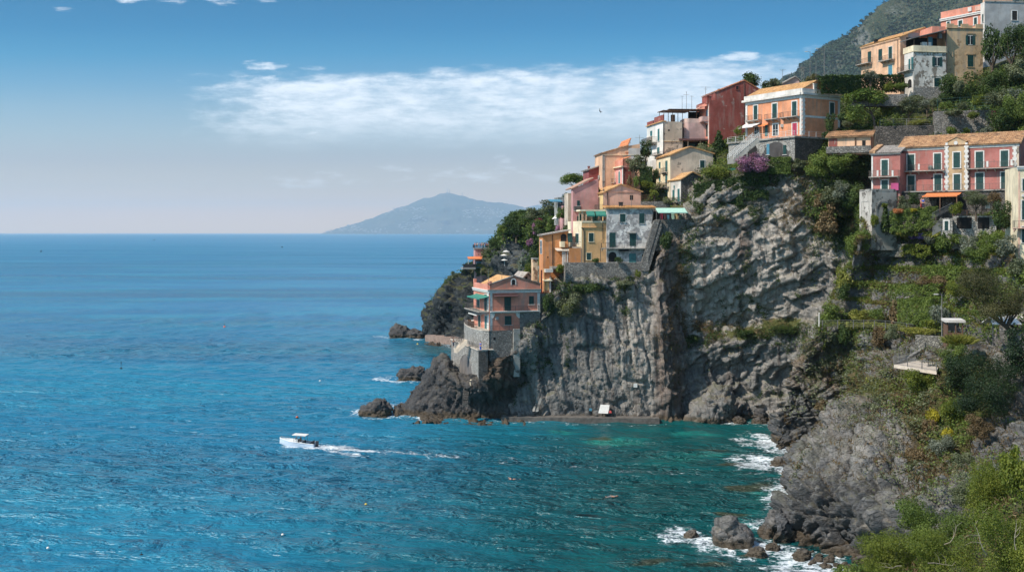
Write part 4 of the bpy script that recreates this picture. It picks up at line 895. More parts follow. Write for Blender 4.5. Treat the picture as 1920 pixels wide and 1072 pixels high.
for x0, x1, xr in ((921, 928, 1), (967, 975, -1), (975, 983, 1)):
    k0 = h.sz('F', x0, 584)[0]; k1 = h.sz('F', x1, 584)[0]; zt = h.sz('F', 960, 584)[1]; n = 6
    pts = [(k0 if xr > 0 else k1, zt-1.3)]+[((k0 if xr > 0 else k1)+(k1-k0)*xr*math.sin(math.pi/2*i/n)*1., zt-1.3+(1.2)*(1-math.cos(math.pi/2*i/n))) for i in range(1, n+1)]+[(k0 if xr > 0 else k1, zt-.05)]
    mb.prism([h.P('F', k, z, .08) for k, z in pts], h.v*.1)
h.fbox(mb, 'F', h.sz('F', 921, 590)[0], h.wF, h.sz('F', 960, 586.5)[1], h.sz('F', 960, 583.6)[1], -.02, .1); mb.build('arch_moulding', P_TRIM, h.root)
h.box('F', 929, 593.5, 934, 599, 0, .35, P_GREY, 'meter_box')
for q in ((895, 557, 899.5, 577), (908.5, 552, 913.5, 583)): h.win('L', *q, 'shut', M_GREEN, P_TRIM, .12, door=True)
for q in ((897, 589, 901.5, 613), (909.5, 592, 913.5, 618)): h.win('L', *q, 'shut', M_TEAL if q[0] > 905 else M_GREEN, P_TRIM, .12, door=True)
h.awning('L', 917, 893, 552.5, 1.9, .45, M_TEALC); h.balcony('L', 917, 888, 580.5, 1.9, 1.05, M_IRON, M_SLAB); h.awning('L', 905, 889, 586.5, 1.2, .1, M_WHITEC, struts=False)
h.antenna(916, 533, 504, back=1.5); h.antenna(902, 531, 502, bars=((0, .4),), back=7.); h.antenna(941, 528, 511, bars=((0, .3),), back=2.5)
for x in (917, 889): h.chimney('F' if x > 900 else 'L', x-2, 530, x+2, 536, .2, .4, P_SALMON, 'finial')
h.pipe('F', [(916.8, 549), (916.8, 616)])

# low house with a grey roof just behind it
h = House('outbuilding', 'small outbuilding with weathered grey roof peeping out behind the salmon seaside house', (975,545,216), 17, 1003, -6., 527)
h.gable(P_CONC, T_GREY, (990,511), h.sz('F', 1003, 526)[1]); h.chimney('F', 985.5, 519, 988.5, 526, -.1, .4, M_DARK)

# ---- orange house with porch and square pier
h = House('terrace_house', 'worn orange house with open loggia arch and white pergola roof above the seaside terrace', (1018,497,213), 8, 1066, 1011, 441.5)
zr = h.sz('F', 1066, 433)[1]; h.wall(P_PORANGE, [(0, h.zb-4), (h.wF, h.zb-4), (h.wF, zr), (0, h.z1)])
h.roof([(0, h.z1), (h.wF, zr)], 'F', h.v, h.wL, T_GREY, .4)
h.win('F', 1051, 438, 1062.5, 457, 'arch', M_DARK, P_PORANGE, .12); h.pipe('F', [(1036, 440), (1036, 498)], M_DARK, .07)
h.win('L', 1013, 451, 1016.5, 476, 'glass', door=True); h.box('F', 1049, 452.5, 1057, 463, 0, 1.2, P_CREAM, 'balcony_wall'); h.box('F', 1057, 452.5, 1064, 464, 0, .6, P_PORANGE, 'bay')
h.awning('F', 1064, 1073, 437, .3, 1.6, M_GREEN, struts=False)
h.win('F', 1026, 481, 1028, 483.5, 'dark', frame=None, sill=False)
h.awning('F', 1040, 1072, 465, 2.8, .45, M_PAVE, struts=False, name='pergola_roof', valance=.12)
mb = MB()
for x in (1050, 1053.5, 1058): k, z = h.sz('F', x, 470); h.fbox(mb, 'F', k, k+.28, h.sz('F', x, 503)[1], z+.2, 2.3, 2.6)
mb.build('porch_column', P_WHITE, h.root)
h.box('F', 1030, 499, 1076, 503.5, -.2, 3.2, P_CONC, 'porch_floor'); h.win('F', 1077.5, 474, 1079.5, 492, 'shut', door=True, frame=None); h.win('F', 1082.5, 473, 1086, 492, 'shut', door=True, frame=None)
h = House('stone_pier', 'square cream brick pier with flat cap at the left end of the porch terrace', (1000,552,209.5), 10, 1008, 996, 486, cat='pier')
h.flat(pl('pier_brick', (206,176,140), stain=.5, seed=21, peel=.5, peel_col=s2l(150,116,88))); h.box('F', 999.5, 483.5, 1009, 486.2, -2.2, .15, P_CONC, 'cap')
h = House('stair_house', 'narrow ochre stair house with white quoins squeezed below the porch terrace', (1019,549,209), 10, 1033, 1014, 507)
h.flat(P_ORANGE); h.strip('F', 1030, 1033, 520, 548, .08); h.strip('F', 1018.5, 1020.5, 503, 548, .3, P_OCHRE); h.win('F', 1022.5, 522, 1028.5, 544, 'shut', P_YELLOW, None, .1, True); h.box('F', 1020, 504, 1034, 510, 0, 1.4, P_WHITE, 'bay'); h.awning('F', 1017, 1034, 523, .8, .15, P_CREAM, False)
# ---- yellow house
h = House('yellow_house', 'tall ochre yellow house with cream seaward side and a green awning on its roof terrace', (1091,493,208.6), 8, 1139, 1065, 417.5)
h.flat(P_OCHRE, .0); mb = MB(); h.fbox(mb, 'L', 0, h.wL, h.zb, h.z1+.01, 0, .06); mb.build('side_wall', P_CREAM, h.root)
mb = MB(); h.fbox(mb, 'F', 0, h.wF, h.z1, h.z1+.35, -.25, .05); h.fbox(mb, 'L', .25, h.wL, h.z1, h.z1+.35, -.25, .08); mb.build('parapet', P_CREAM, h.root)
for q in ((1104, 437, 1113, 453), (1100, 474, 1108, 487)): h.win('F', *q, 'shut', frame=P_CREAM, fw=.1)
for q in ((1066.5, 438, 1073.5, 452), (1080, 438, 1086, 456)): h.win('L', *q, 'shut', base=.06)
h.band('F', 426, 428, proud=.08, mat=P_OCHRE); h.pipe('F', [(1090, 427), (1094, 429), (1095, 440), (1095, 491)], M_DKIRON, .08); h.pipe('F', [(1130, 417), (1130, 448), (1128, 452)], M_DKIRON)
h.balcony('L', 1090, 1066, 463, .9, 1.1, M_IRON, step=.3); h.box('F', 1067, 465, 1090, 492, -.1, .05, P_PORANGE, 'lower_wall')
# open terrace room on its roof
mb = MB()
for x in (1093, 1100, 1111, 1124, 1137): k, z = h.sz('F', x, 396); h.fbox(mb, 'F', k-.13, k+.13, h.z1, z, -.6, -.3)
mb.build('terrace_column', P_PEACH, h.root); k0, k1 = h.sz('F', 1088, 395)[0], h.wF
mb = MB(); h.fbox(mb, 'F', k0, k1, h.sz('F', 1100, 396)[1], h.sz('F', 1100, 393)[1], -4, -.1); mb.build('terrace_roof', P_CREAM, h.root)
mb = MB(); h.fbox(mb, 'F', .2, h.wF-.2, h.z1, h.sz('F', 1100, 396)[1], -4., -3.6); mb.build('terrace_back', P_CREAM, h.root)
for q, m in (((1103, 402, 1109, 417), M_GREEN), ((1119, 402, 1126, 417), M_TEALC), ((1093, 402, 1097, 416), M_GREEN)): h.win('F', *q, 'shut', m, None, .1, True, base=-3.4)
h.box('F', 1130, 402, 1136, 417, -3.4, -3.2, M_WHITEC, 'blind')
r = MB(); railing(r, [h.P('F', .1, h.z1+.3, -.1), h.P('F', h.wF-.1, h.z1+.3, -.1)], .8, .25); r.build('railing', M_IRON, h.root)
for xa, xb in ((1099, 1114), (1116, 1135)): h.awning('F', xa, xb, 396, .9, .75, M_TEALC, False, valance=.3)
# ---- mottled grey house
h = House('mottled_house', 'grey house with badly flaking plaster, tiled eave and long iron balcony beside the outdoor stair', (1138,494,208), 2, 1223, -8., 391, below=2.)
h.wall(P_MOTTLE, [(0, h.zb), (h.wF-.9, h.zb), (h.wF, h.sz('F', 1222, 440)[1]), (h.wF+.2, h.z1), (0, h.z1)])
h.roof([(0-.1, h.z1), (5.5, h.z1+.55)], 'L', h.u, h.wF+.6, T_TAN, .35)
for q in ((1162.5, 401, 1173, 416.5), (1198.5, 400, 1208.5, 419)): h.win('F', *q, 'shut', frame=P_MOTTLE, fw=.1)
for q in ((1142.5, 436, 1154.5, 463), (1180.5, 437, 1192.5, 461)): h.win('F', *q, 'shut', frame=P_MOTTLE, fw=.12, door=True)
h.balcony('F', 1127, 1212, 465, 1.0, 1.0, M_DKIRON, M_SLAB, .25)
h.win('F', 1179.5, 475, 1192.5, 492.5, 'shut', M_TEAL, None, .1, True); h.win('F', 1141, 472, 1156, 491, 'arch', M_DARK, None, .1, True); h.box('F', 1161, 467, 1178, 470.5, 0, .8, M_DARK, 'lower_ledge'); h.win('F', 1203, 477, 1207, 481.5, 'dark', frame=P_TRIM, fw=.1, sill=False)
h.pipe('F', [(1126, 465), (1126, 490)], M_DKIRON); h.pipe('F', [(1222, 392), (1224, 398), (1222, 420)], M_DKIRON); h.chimney('F', 1165, 378, 1172, 386, 3, .8, M_DKIRON); h.antenna(1184, 386, 366, bars=((0, .3),), back=3); h.awning('F', 1176, 1192, 434.5, .5, .1, P_CONC, False)
# ---- cream and pink gabled house above
h = House('gabled_house', 'pink gabled house with cream seaward side and three tall shutters above the green awning', (1131,396,214), 8, 1202, 1087, 362)
h.gable(P_PINK, T_TAN, (1164, 346.5), h.sz('F', 1202, 360)[1]); mb = MB(); h.fbox(mb, 'L', 0, h.wL, h.zb, h.z1-.1, 0, .06); mb.build('side_wall', P_YELLOW, h.root)
for q in ((1092, 373, 1096, 394), (1106, 371, 1110.5, 394), (1121.5, 369.5, 1125.5, 393)): h.win('L', *q, 'shut', M_GREEN if q[0] > 1100 and q[0] < 1115 else M_WOODP, P_CREAM, .1, True, base=.06)
h.balcony('L', 1131, 1087, 395.5, .9, 1.1, M_IRON); h.pipe('F', [(1131, 357), (1139, 361), (1139, 385)], M_DKIRON, .08); h.win('F', 1181, 366, 1187, 375, 'dark', frame=None, sill=False); h.band('F', 359, 360.3, proud=.05, mat=P_PINK); h.chimney('F', 1089, 352.5, 1093, 360, 5., .6, M_BROWNA); h.antenna(1131, 362, 290, bars=((0, .3),), back=.3)
# ---- mauve house left of it
h = House('mauve_house', 'dusty mauve house with sloping pinkish roof left of the cream and pink gabled house', (1074,419,217), 8, 1100, 1071, 354)
zr = h.sz('F', 1113, 343)[1]; h.wF = h.solve(h.O, h.u, 1122); h.wall(P_ROSE, [(0, h.zb), (h.wF, h.zb), (h.wF, zr+.8), (0, h.z1)]); h.wL = 6
h.roof([(0, h.z1), (h.wF*.75, zr+.8)], 'F', h.v, h.wL, T_PINK, .3)
for q in ((1082, 376, 1087, 386), (1082, 405, 1087, 416)): h.win('F', *q, 'shut', frame=None)
h.balcony('F', 1076, 1087, 395, .9, .9, M_IRON, solid=True, brackets=False)
h = House('narrow_house', 'narrow beige house with grey roof wedged at the left edge of the mauve house', (1065,395,224), 8, 1073, -4., 364); h.flat(P_BEIGE, .2)
# ---- cluster up the spur
h = House('crimson_house', 'small dark crimson house with grey lean-to roof beside the umbrella pine', (1104,350,230), 8, 1130, -6., 319)
zr = h.sz('F', 1130, 310)[1]; h.wall(pl('crimson_plaster', (140,64,60), seed=22, stain=.2), [(0, h.zb), (h.wF, h.zb), (h.wF, zr), (0, h.z1)]); h.roof([(0, h.z1), (h.wF, zr)], 'F', h.v, 6, T_GREY, .35); h.chimney('F', 1104.5, 311, 1107.5, 319, .8, .6, P_RED); h.box('F', 1121, 329, 1130, 337, 0, 1.2, P_CONC, 'balcony_wall')
h = House('peach_house', 'tall peach house with long sloping tiled roofline behind the small pink house', (1130,352,226), 6, 1200, -9., 288)
zr = h.sz('F', 1177, 274)[1]; kr = h.sz('F', 1177, 274)[0]; h.wall(P_PEACH, [(0, h.zb), (h.wF, h.zb), (h.wF, zr+.5), (kr, zr), (0, h.z1)]); h.roof([(0, h.z1), (kr, zr)], 'F', h.v, 9, T_OLD, .25); h.roof([(kr, zr), (h.wF-2, zr+1.4)], 'F', h.v, 9, T_RED, .25, name='upper_roof'); h.strip('F', 1129.5, 1134, 290, 350, .08, P_CONC); h.band('F', 290.3, 292, proud=.06, mat=P_CREAM); h.chimney('F', 1160, 275, 1165, 290, -.05, .4, P_PEACH); h.chimney('F', 1173, 285, 1178, 297, -.05, .5, P_ORANGE)
h.box('F', 1178, 278, 1200, 300, 0, .1, P_WHITE, 'white_wall'); h.antenna(1199, 272, 253, bars=((.5, 2.),), back=2.); h.antenna(1181, 275, 264, bars=((0, .5), (.3, .5)), back=2.)
h = House('pink_house', 'little pink house with three white framed arched doors and stepped parapet', (1168,348,221), 12, 1183, 1135, 311)
h.flat(pl('bright_pink_plaster', (224,152,140), seed=24, stain=.2)); zp = h.sz('L', 1167, 299)[1]; mb = MB(); h.fbox(mb, 'L', 0, h.wL, h.z1, zp, -.3, .0); h.fbox(mb, 'F', 0, h.wF, h.z1, zp+.2, -.3, 0); mb.build('parapet', P_SALMON, h.root); mb = MB(); h.fbox(mb, 'L', -.3, h.wL+.2, h.z1-.25, h.z1, 0, .45); mb.build('cornice', P_CREAM, h.root)
h.roof([(.3, zp-.2), (h.wF, zp+.5)], 'F', h.v, h.wL, T_RED, .0)
for q in ((1139.5, 324, 1143, 343), (1150, 323, 1153.5, 343), (1160, 321, 1163, 344)): h.win('L', *q, 'arch', M_TEAL, P_TRIM, .16, True)
h.balcony('L', 1155, 1136, 344, .8, .9, M_IRON); mb = MB(); h.fbox(mb, 'F', .05, h.wF-.02, h.zb, h.z1-.3, 0, .05); mb.build('dark_red_front', P_RED, h.root); h.strip('L', 1168, 1166.5, 312, 346, .06); h.pipe('F', [(1168.5, 311), (1168.5, 346)])  # front face overlaid in dark red plaster
h.win('F', 1173, 321, 1178, 330, 'dark', frame=None, sill=False)
# ---- tall white house
h = House('white_house', 'tall narrow white house with roof pergola and water tank on its balcony', (1244,318,229), 10, 1279, 1213, 228)
h.flat(pl('bright_white_plaster', (232,226,216), seed=25, stain=.2)); mb = MB(); h.fbox(mb, 'F', .02, h.wF, h.zb, h.z1, 0, .05); mb.build('front_wall', P_BEIGE, h.root)  # body in bright white plaster, front overlaid in beige
mb = MB(); h.fbox(mb, 'L', -.2, h.wL, h.z1, h.z1+.18, -.6, .35); mb.build('eave', T_TAN, h.root)
mb = MB(); h.fbox(mb, 'L', .2, h.wL*.55, h.z1+.2, h.z1+1.5, -.25, 0); h.fbox(mb, 'L', h.wL*.62, h.wL, h.z1+.2, h.z1+1.0, -.25, 0); mb.build('terrace_screen', P_RED, h.root)
for q in ((1219.5, 245.5, 1223, 256), (1233.5, 241.5, 1236.5, 265), (1220, 279.5, 1222.5, 290), (1232.5, 276.5, 1236.5, 290)): h.win('L', *q, 'shut', M_TEAL, None)
h.balcony('L', 1232, 1213, 269, 1.2, 1.2, M_IRON, step=.16); k, z = h.sz('L', 1222, 268); mb = MB(); q = h.P('L', k, z, .6); mb.lathe(q, [(.0, 0), (.55, 0), (.6, .1), (.6, 1.3), (.5, 1.45), (.15, 1.55), (0, 1.55)], 12); mb.build('water_tank', P_WHITE, h.root)
h.balcony('L', 1243, 1228, 290, .6, .5, M_IRON, brackets=False); h.win('F', 1252.5, 243, 1255.5, 246, 'dark', frame=None, sill=False, base=.05); h.band('F', 264.5, 265.5, proud=.09, mat=P_CREAM); h.pipe('F', [(1243.5, 230), (1243.5, 290)], M_DKIRON, .07); h.box('L', 1215, 291, 1208, 302, 0, 1., P_WHITE, 'lower_balcony')
mb = MB(); zt = h.sz('F', 1260, 207)[1]
for kk in (.4, 2.4, 4.6): h.fbox(mb, 'F', kk, kk+.1, h.z1, zt, -1.2, -1.1); h.fbox(mb, 'F', kk, kk+.1, h.z1, zt+.2, -4.2, -4.1)
h.fbox(mb, 'F', 0.2, 6.5, zt, zt+.12, -5, -.9); mb.build('pergola', M_WOODP, h.root); h.antenna(1245, 228, 206, bars=(), back=.3); h.box('F', 1266, 213, 1272, 226, -3, -2.2, M_WOODP, 'cupboard'); h.win('L', 1225, 306, 1229.5, 314, 'shut', M_TEAL, None)
h.box('L', 1243, 300, 1212, 330, -.02, .12, P_WHITE, 'lower_wall')
# ---- rounded mauve block with loggia
h = House('rounded_block', 'pale mauve block with rounded corner, roof terrace canopy and dark loggia beneath', (1283,290,231), 4, 1329, -8., 231)
h.wall(P_MAUVE); n = 8; mb = MB(); k0 = -.3
pts = [h.P('F', h.wF, h.z1+.02, 0.)]+[h.P('F', .9-.9*math.sin(math.pi/2*i/n), h.z1+.02, .5-.9*(1-math.cos(math.pi/2*i/n))+.0) for i in range(n+1)]+[h.P('F', 0, h.z1+.02, -4), h.P('F', h.wF, h.z1+.02, -4)]
mb.prism(pts, np.array([0, 0, -4.0])); mb.build('rounded_wall', P_MAUVE, h.root)
mb = MB(); mb.prism([p+np.array([0, 0, .95]) for p in pts], np.array([0, 0, -.93])); mb.build('parapet', pl('mauve_cream', (222,190,176), seed=26), h.root)
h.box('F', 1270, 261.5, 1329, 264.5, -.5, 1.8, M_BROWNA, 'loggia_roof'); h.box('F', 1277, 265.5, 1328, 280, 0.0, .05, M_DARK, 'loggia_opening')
for x in (1277, 1287, 1310, 1327): h.box('F', x, 264.5, x+1.6, 281, .8, 1.1, P_BEIGE, 'loggia_post')
for q in ((1290, 270, 1303, 279), (1313, 268, 1322, 275)): h.win('F', *q, 'shut', M_GREEN, None, base=.06)
zt = h.sz('F', 1300, 205)[1]; mb = MB()
for kk in (1.2, 3., 5.): h.fbox(mb, 'F', kk, kk+.12, h.z1+.9, zt, -1.6, -1.45)
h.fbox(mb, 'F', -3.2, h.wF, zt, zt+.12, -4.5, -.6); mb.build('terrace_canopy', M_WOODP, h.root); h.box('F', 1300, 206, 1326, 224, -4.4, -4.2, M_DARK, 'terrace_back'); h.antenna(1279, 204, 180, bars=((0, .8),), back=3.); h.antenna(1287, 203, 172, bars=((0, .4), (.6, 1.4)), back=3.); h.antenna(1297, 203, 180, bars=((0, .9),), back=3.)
# ---- dark red house
h = House('red_house', 'big windowless dark red gable house with peeling patches left of the orange villa', (1330,268,229), 8, 1428, -9., 188)
ka, za = h.sz('F', 1395, 151.5); kl = h.sz('F', 1341, 172)[0]; zl = h.sz('F', 1341, 173)[1]; ks = h.sz('F', 1336, 180)[0]
h.wall(P_RED, [(0, h.zb), (h.wF, h.zb), (h.wF, h.sz('F', 1428, 171)[1]), (ka, za), (kl, zl), (kl, h.z1), (0, h.z1)]); h.roof([(kl, zl), (ka, za), (h.wF, h.sz('F', 1428, 171)[1])], 'F', h.v, 9., T_RED, .15, .1)
h.win('F', 1380, 161.5, 1385, 168, 'dark', frame=P_RED, fw=.1); h.chimney('F', 1326, 180, 1334, 190, 0.05, 1.4, P_RED); h.pipe('F', [(1395, 155), (1395, 230)]); h.antenna(1323, 190, 163, bars=((0, 2.2), (.4, .8)), back=2)
mb = MB(); h.fbox(mb, 'L', 0, 7, h.zb, h.z1-.4, 0, .06); mb.build('side_wall', P_SALMON, h.root); h.strip('L', 1329.5, 1328, 195, 262, .1)
h.balcony('L', 1329, 1322, 228, 1.4, 1.0, P_MAUVE, P_MAUVE, solid=True); h.win('L', 1328, 206, 1325.5, 226, 'shut', M_BLUE, None, base=.06, door=True); h.awning('L', 1329, 1322, 198, 2., .5, P_PINK, False); h.win('L', 1327.5, 234, 1325, 256, 'shut', M_GREEN, None, base=.06, door=True); h.chimney('F', 1352, 165, 1356, 173, 1.5, .6, M_METAL, 'satellite_dish')
# ---- cream gable house with shutters
h = House('cream_house', 'cream house with broad low beige gable and one shuttered window facing the cliff', (1257,380,218), 8, 1337, 1231, 291.5)
h.gable(P_BEIGE, T_TAN, (1294, 276), h.sz('F', 1337, 289)[1], over=.3); mb = MB(); h.fbox(mb, 'L', 0, h.wL, h.zb, h.z1-.1, 0, .06); mb.build('side_wall', P_CREAM, h.root)
h.win('F', 1312.5, 301, 1321, 315.5, 'shut', frame=P_TRIM, fw=.14); 
for q in ((1236.5, 304, 1239, 325), (1248.5, 301.5, 1252, 324), (1236.5, 331, 1239, 340), (1248.5, 326, 1252, 342), (1236.5, 361, 1239, 375), (1247, 356, 1252.5, 375)): h.win('L', *q, 'shut', M_TEAL, None, base=.06)
h.balcony('L', 1239.5, 1229, 326, .9, 1., P_CREAM, M_SLAB, solid=True); h.balcony('L', 1253, 1244, 323, .6, .9, M_IRON); h.balcony('L', 1255, 1234, 352, .8, .9, M_IRON); h.box('F', 1316, 324, 1328, 334, -.1, .9, P_WHITE, 'shed')
# ---- small annex with stone side
h = House('stone_annex', 'small white annex with dark rubble gable wall joined below the cream gable house', (1277,400,213), 14, 1322, 1254, 337)
h.gable(M_STONE_D, T_TAN, (1298, 323.5), h.sz('F', 1322, 336)[1], over=.3); mb = MB(); h.fbox(mb, 'L', 0, h.wL, h.zb+2, h.z1-.1, 0, .08); mb.build('side_wall', P_WHITE, h.root)
for q in ((1262, 356, 1265.5, 379), (1271.5, 354, 1275, 379), (1264, 348, 1266, 353)): h.win('L', *q, 'shut', M_TEAL, None, base=.08)
h.balcony('L', 1277, 1258, 379, .8, .9, M_IRON); h.pipe('L', [(1254.5, 338), (1256, 350), (1256, 378)], M_DKIRON, .07); h.win('L', 1273, 384, 1268, 391, 'shut', M_BLUE, None, base=.08)
# ---- orange villa on its arched terrace
h = House('orange_villa', 'orange villa with white corner quoins, three balconies and a tan tiled roof', (1504,254,205), 32, 1575, 1398, 169)
zr = h.sz('F', 1575, 180)[1]; h.gable(P_ORANGE, T_TAN, (1533, 152.5), h.z1, over=.0); h.rf.location.z += .05
mb = MB(); h.fbox(mb, 'F', -.45, h.wF+.45, h.z1-.9, h.z1-.5, -.1, .7); h.fbox(mb, 'L', -.1, h.wL+.45, h.z1-.9, h.z1-.5, -.1, .7); h.fbox(mb, 'F', -.2, h.wF+.2, h.z1-.5, h.z1+.35, -.25, .25); h.fbox(mb, 'L', .25, h.wL+.2, h.z1-.5, h.z1+.35, -.25, .25); mb.build('cornice', P_WHITE, h.root)
mb = MB(); h.fbox(mb, 'F', 0, h.wF, h.z1-1.45, h.z1-.9, -.02, .1); h.fbox(mb, 'L', 0, h.wL, h.z1-1.45, h.z1-.9, -.02, .1); mb.build('frieze', P_TRIM, h.root)
h.strip('F', 1504.5, 1508, 182, 253, .12, teeth=True); h.strip('F', 1571, 1574.5, 186, 240, .08); h.strip('L', 1503.5, 1500, 182, 253, .12); h.strip('L', 1402, 1398.5, 190, 256, .12)
h.box('F', 1509, 218.5, 1571, 222.5, -.02, .08, P_TRIM, 'string_course')
for i, q in enumerate(((1413.5, 198, 1420.5, 224.5), (1448.5, 194.5, 1457, 222), (1485.5, 190.5, 1494, 218.5))): h.win('L', *q, 'shut', door=True, fw=.22)
for q, y in (((1404, 1428), 226), ((1440, 1463), 223.5), ((1469, 1500), 219.5)): h.balcony('L', q[1], q[0], y, 1.0, 1.0, M_IRON, M_SLAB)
h.win('L', 1415.5, 238, 1423, 255.5, 'glass', door=True, frame=P_TRIM, fw=.12); h.win('L', 1434.5, 233, 1439.5, 255, 'shut', M_TEAL, None, door=True); h.win('L', 1449.5, 233, 1459, 254.5, 'glass', door=True, fw=.22); h.win('L', 1486, 231, 1494.5, 253.5, 'shut', M_REDC, door=True, fw=.22)
h.awning('L', 1428, 1398, 231, 2.4, .9, M_WHITEC); h.awning('L', 1443, 1430, 232, 1.2, .4, M_ORNG, False); h.win('F', 1556, 193, 1563.5, 216, 'shut', fw=.22)
h.chimney('F', 1524, 157, 1530, 168, -.3, .5, P_WHITE); h.chimney('F', 1571, 158, 1576, 172, 3, .7, P_CONC, 'finial'); h.antenna(1530, 155, 112, bars=((0, .3),), back=8); k, z = h.sz('L', 1467, 236); q = h.P('L', k, z, .1); mb = MB(); mb.cbox(q-np.array([0, 0, .3]), .5, .5, .6); mb.build('wall_lamp', P_WHITE, h.root)
O, d, n = h.face('L'); VL = h
t_ = House('arched_terrace', 'rubble stone terrace with two blind arches and white railings carrying the orange villa', (1490,302,202.5), 32, 1542, 1366, 258, below=1.8, cat='terrace')
t_.flat(M_STONE_P); mb = MB(); t_.fbox(mb, 'L', -.3, t_.wL+.2, t_.z1, t_.z1+.3, -9, .35); t_.fbox(mb, 'F', -.1, t_.wF+.2, t_.z1+.004, t_.z1+.304, -6, .35); mb.build('deck', P_CONC, t_.root)
t_.win('L', 1428, 266, 1481, 301, 'arch', pl('painted_arch_shade', (66,62,60), stain=.4, seed=45), P_CONC, .6, True); t_.win('L', 1402, 270, 1420, 300, 'arch', M_DARK, P_CONC, .5, True); t_.win('L', 1469, 272, 1475, 290, 'shut', M_GREEN, None, base=.03); t_.win('L', 1438, 270, 1443, 290, 'shut', M_BLUE, None, base=.03); t_.win('L', 1380, 264, 1383, 268, 'dark', frame=None, sill=False)  # arches are flat panels; their recess shade is painted dark
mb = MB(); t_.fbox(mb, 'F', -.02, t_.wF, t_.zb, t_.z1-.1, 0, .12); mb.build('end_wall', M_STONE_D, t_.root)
r = MB(); railing(r, [t_.P('F', t_.wF, t_.z1+.3, .2), t_.P('F', -.2, t_.z1+.3, .2), t_.P('L', t_.wL, t_.z1+.3, .2)], 1.05, 0, mid=2, post=.08); r.build('railing', M_WRAIL, t_.root)
# white stair down from the terrace
S = [at(1412, 259, 203.5), at(1388, 279, 204), at(1364, 300, 204.5)]; st = empty('staircase', S[2], 'white outdoor staircase descending left from the arched terrace of the orange villa', 'staircase')
mb = MB(); off = np.array([.9, -1.2, 0]); nst = 22
for i in range(nst):
    a = S[0]+(S[2]-S[0])*i/nst; b = S[0]+(S[2]-S[0])*(i+1)/nst; mb.box([a[0], a[1], b[2]-.8], [b[0]-a[0], b[1]-a[1], 0], off, [0, 0, .8+(a[2]-b[2])*.5])
mb.build('steps', P_CONC, st); r = MB()
for o_ in (np.zeros(3), off): 
    A, B = S[0]+o_, S[2]+o_
    for hh in (.35, .7, 1.0): r.tube([A+[0, 0, hh], B+[0, 0, hh]], .045, 5)
    for i in range(13): q = A+(B-A)*i/12; r.tube([q, q+[0, 0, 1.0]], .035, 5)
r.build('railing', M_WRAIL, st)
# low tiled house under the umbrella pine
h = House('low_house', 'low shed-like house with sagging tiled roof and orange end wall under the umbrella pine', (1553,285,197), -24, 1632, -6, 258, below=.6)
h.wall(P_PEACH); za = h.z1+1.35; h.roof([(0, h.z1), (5, za)], 'L', h.u, h.wF, T_OLD, .5); mb = MB(); h.fbox(mb, 'R', 0, 6, h.zb, h.z1, 0, .06); mb.prism([h.P('R', 0, h.z1, .0), h.P('R', 5, za, 0), h.P('R', 6, h.z1, 0)], h.u*.06); mb.build('end_wall', P_ORANGE, h.root)
h.win('F', 1616.5, 263.5, 1623, 273, 'dark', M_BLUE, None, sill=False); h.box('F', 1554, 260, 1570, 275, .0, .05, P_RED, 'red_panel'); h.pipe('F', [(1604, 259), (1604, 275)], M_WOODP, .12); h.box('F', 1550, 274.5, 1634, 287, .1, .7, M_STONE, 'garden_wall')
# ---- upper right houses
h = House('long_peach_house', 'long peach house with green shutters and small balconies, highest left house before the wooded mountain', (1688,150,204), 18, 1744, 1615, 70, below=8)
zr = h.sz('F', 1744, 63)[1]; h.gable(P_PEACH, T_TAN, (1733, 53), zr, over=.25); mb = MB(); h.fbox(mb, 'F', h.sz('F', 1703, 100)[0], h.wF, h.z1-4, zr-.1, 0, .05); mb.build('grey_gable', P_GREY, h.root); h.band('L', 71, 74, proud=.1, mat=P_PEACH)
h.win('L', 1627.5, 97, 1633.5, 119, 'shut', None, None, door=True); h.win('L', 1647.5, 92.5, 1654, 114, 'shut', None, None); h.win('L', 1666.5, 88, 1673, 112.5, 'shut', None, P_TRIM, .12, True); h.win('L', 1666, 122, 1673.5, 142, 'shut', M_BLUE, P_CREAM, .2, True)
h.balcony('L', 1678, 1656, 113.5, 1., 1., M_IRON); h.balcony('L', 1636, 1612, 120, 1., 1., M_IRON, solid=False); h.pipe('L', [(1684, 76), (1684, 140)]); h.pipe('F', [(1704, 75), (1704, 120)]); h.win('F', 1696, 90, 1699, 118, 'shut', M_WOODP, None); h.antenna(1694, 66, 47, bars=((0, 2.4), (.3, .8)), back=1.); h.chimney('L', 1642, 74, 1638, 80, .1, .5, M_DARK); h.chimney('F', 1735, 53, 1739, 60, .2, .5, M_DARK); h.antenna(1628.5, 85, 64, bars=(), f='L', back=.5)
h = House('flaking_house', 'tall white house with flaking mortar, shaded roof loggia and rubble base beside the tan house', (1713,190,198), 10, 1775, 1696, 96, below=6)
h.flat(P_MOTW); mb = MB(); h.fbox(mb, 'L', 0, h.wL, h.zb, h.z1-.2, 0, .06); mb.build('side_wall', P_WHITE, h.root); mb = MB(); h.fbox(mb, 'F', -.1, h.wF, h.zb, h.sz('F', 1740, 165)[1], 0, .12); mb.build('rubble_base', M_STONE_P, h.root)
mb = MB(); zp = h.sz('F', 1713, 85.5)[1]; h.fbox(mb, 'F', -.15, h.wF, h.z1-.1, zp, -.25, .15); h.fbox(mb, 'L', .25, h.wL+.3, h.z1-.1, zp, -.25, .15); mb.build('parapet', P_CREAM, h.root)
mb = MB(); zt0 = h.sz('F', 1713, 74)[1]; zt1 = h.sz('F', 1773, 57)[1]
for k in (.1, 3.1, h.wF-.2): h.fbox(mb, 'F', k, k+.15, zp, zt0+(zt1-zt0)*k/h.wF, -.2, -.05)
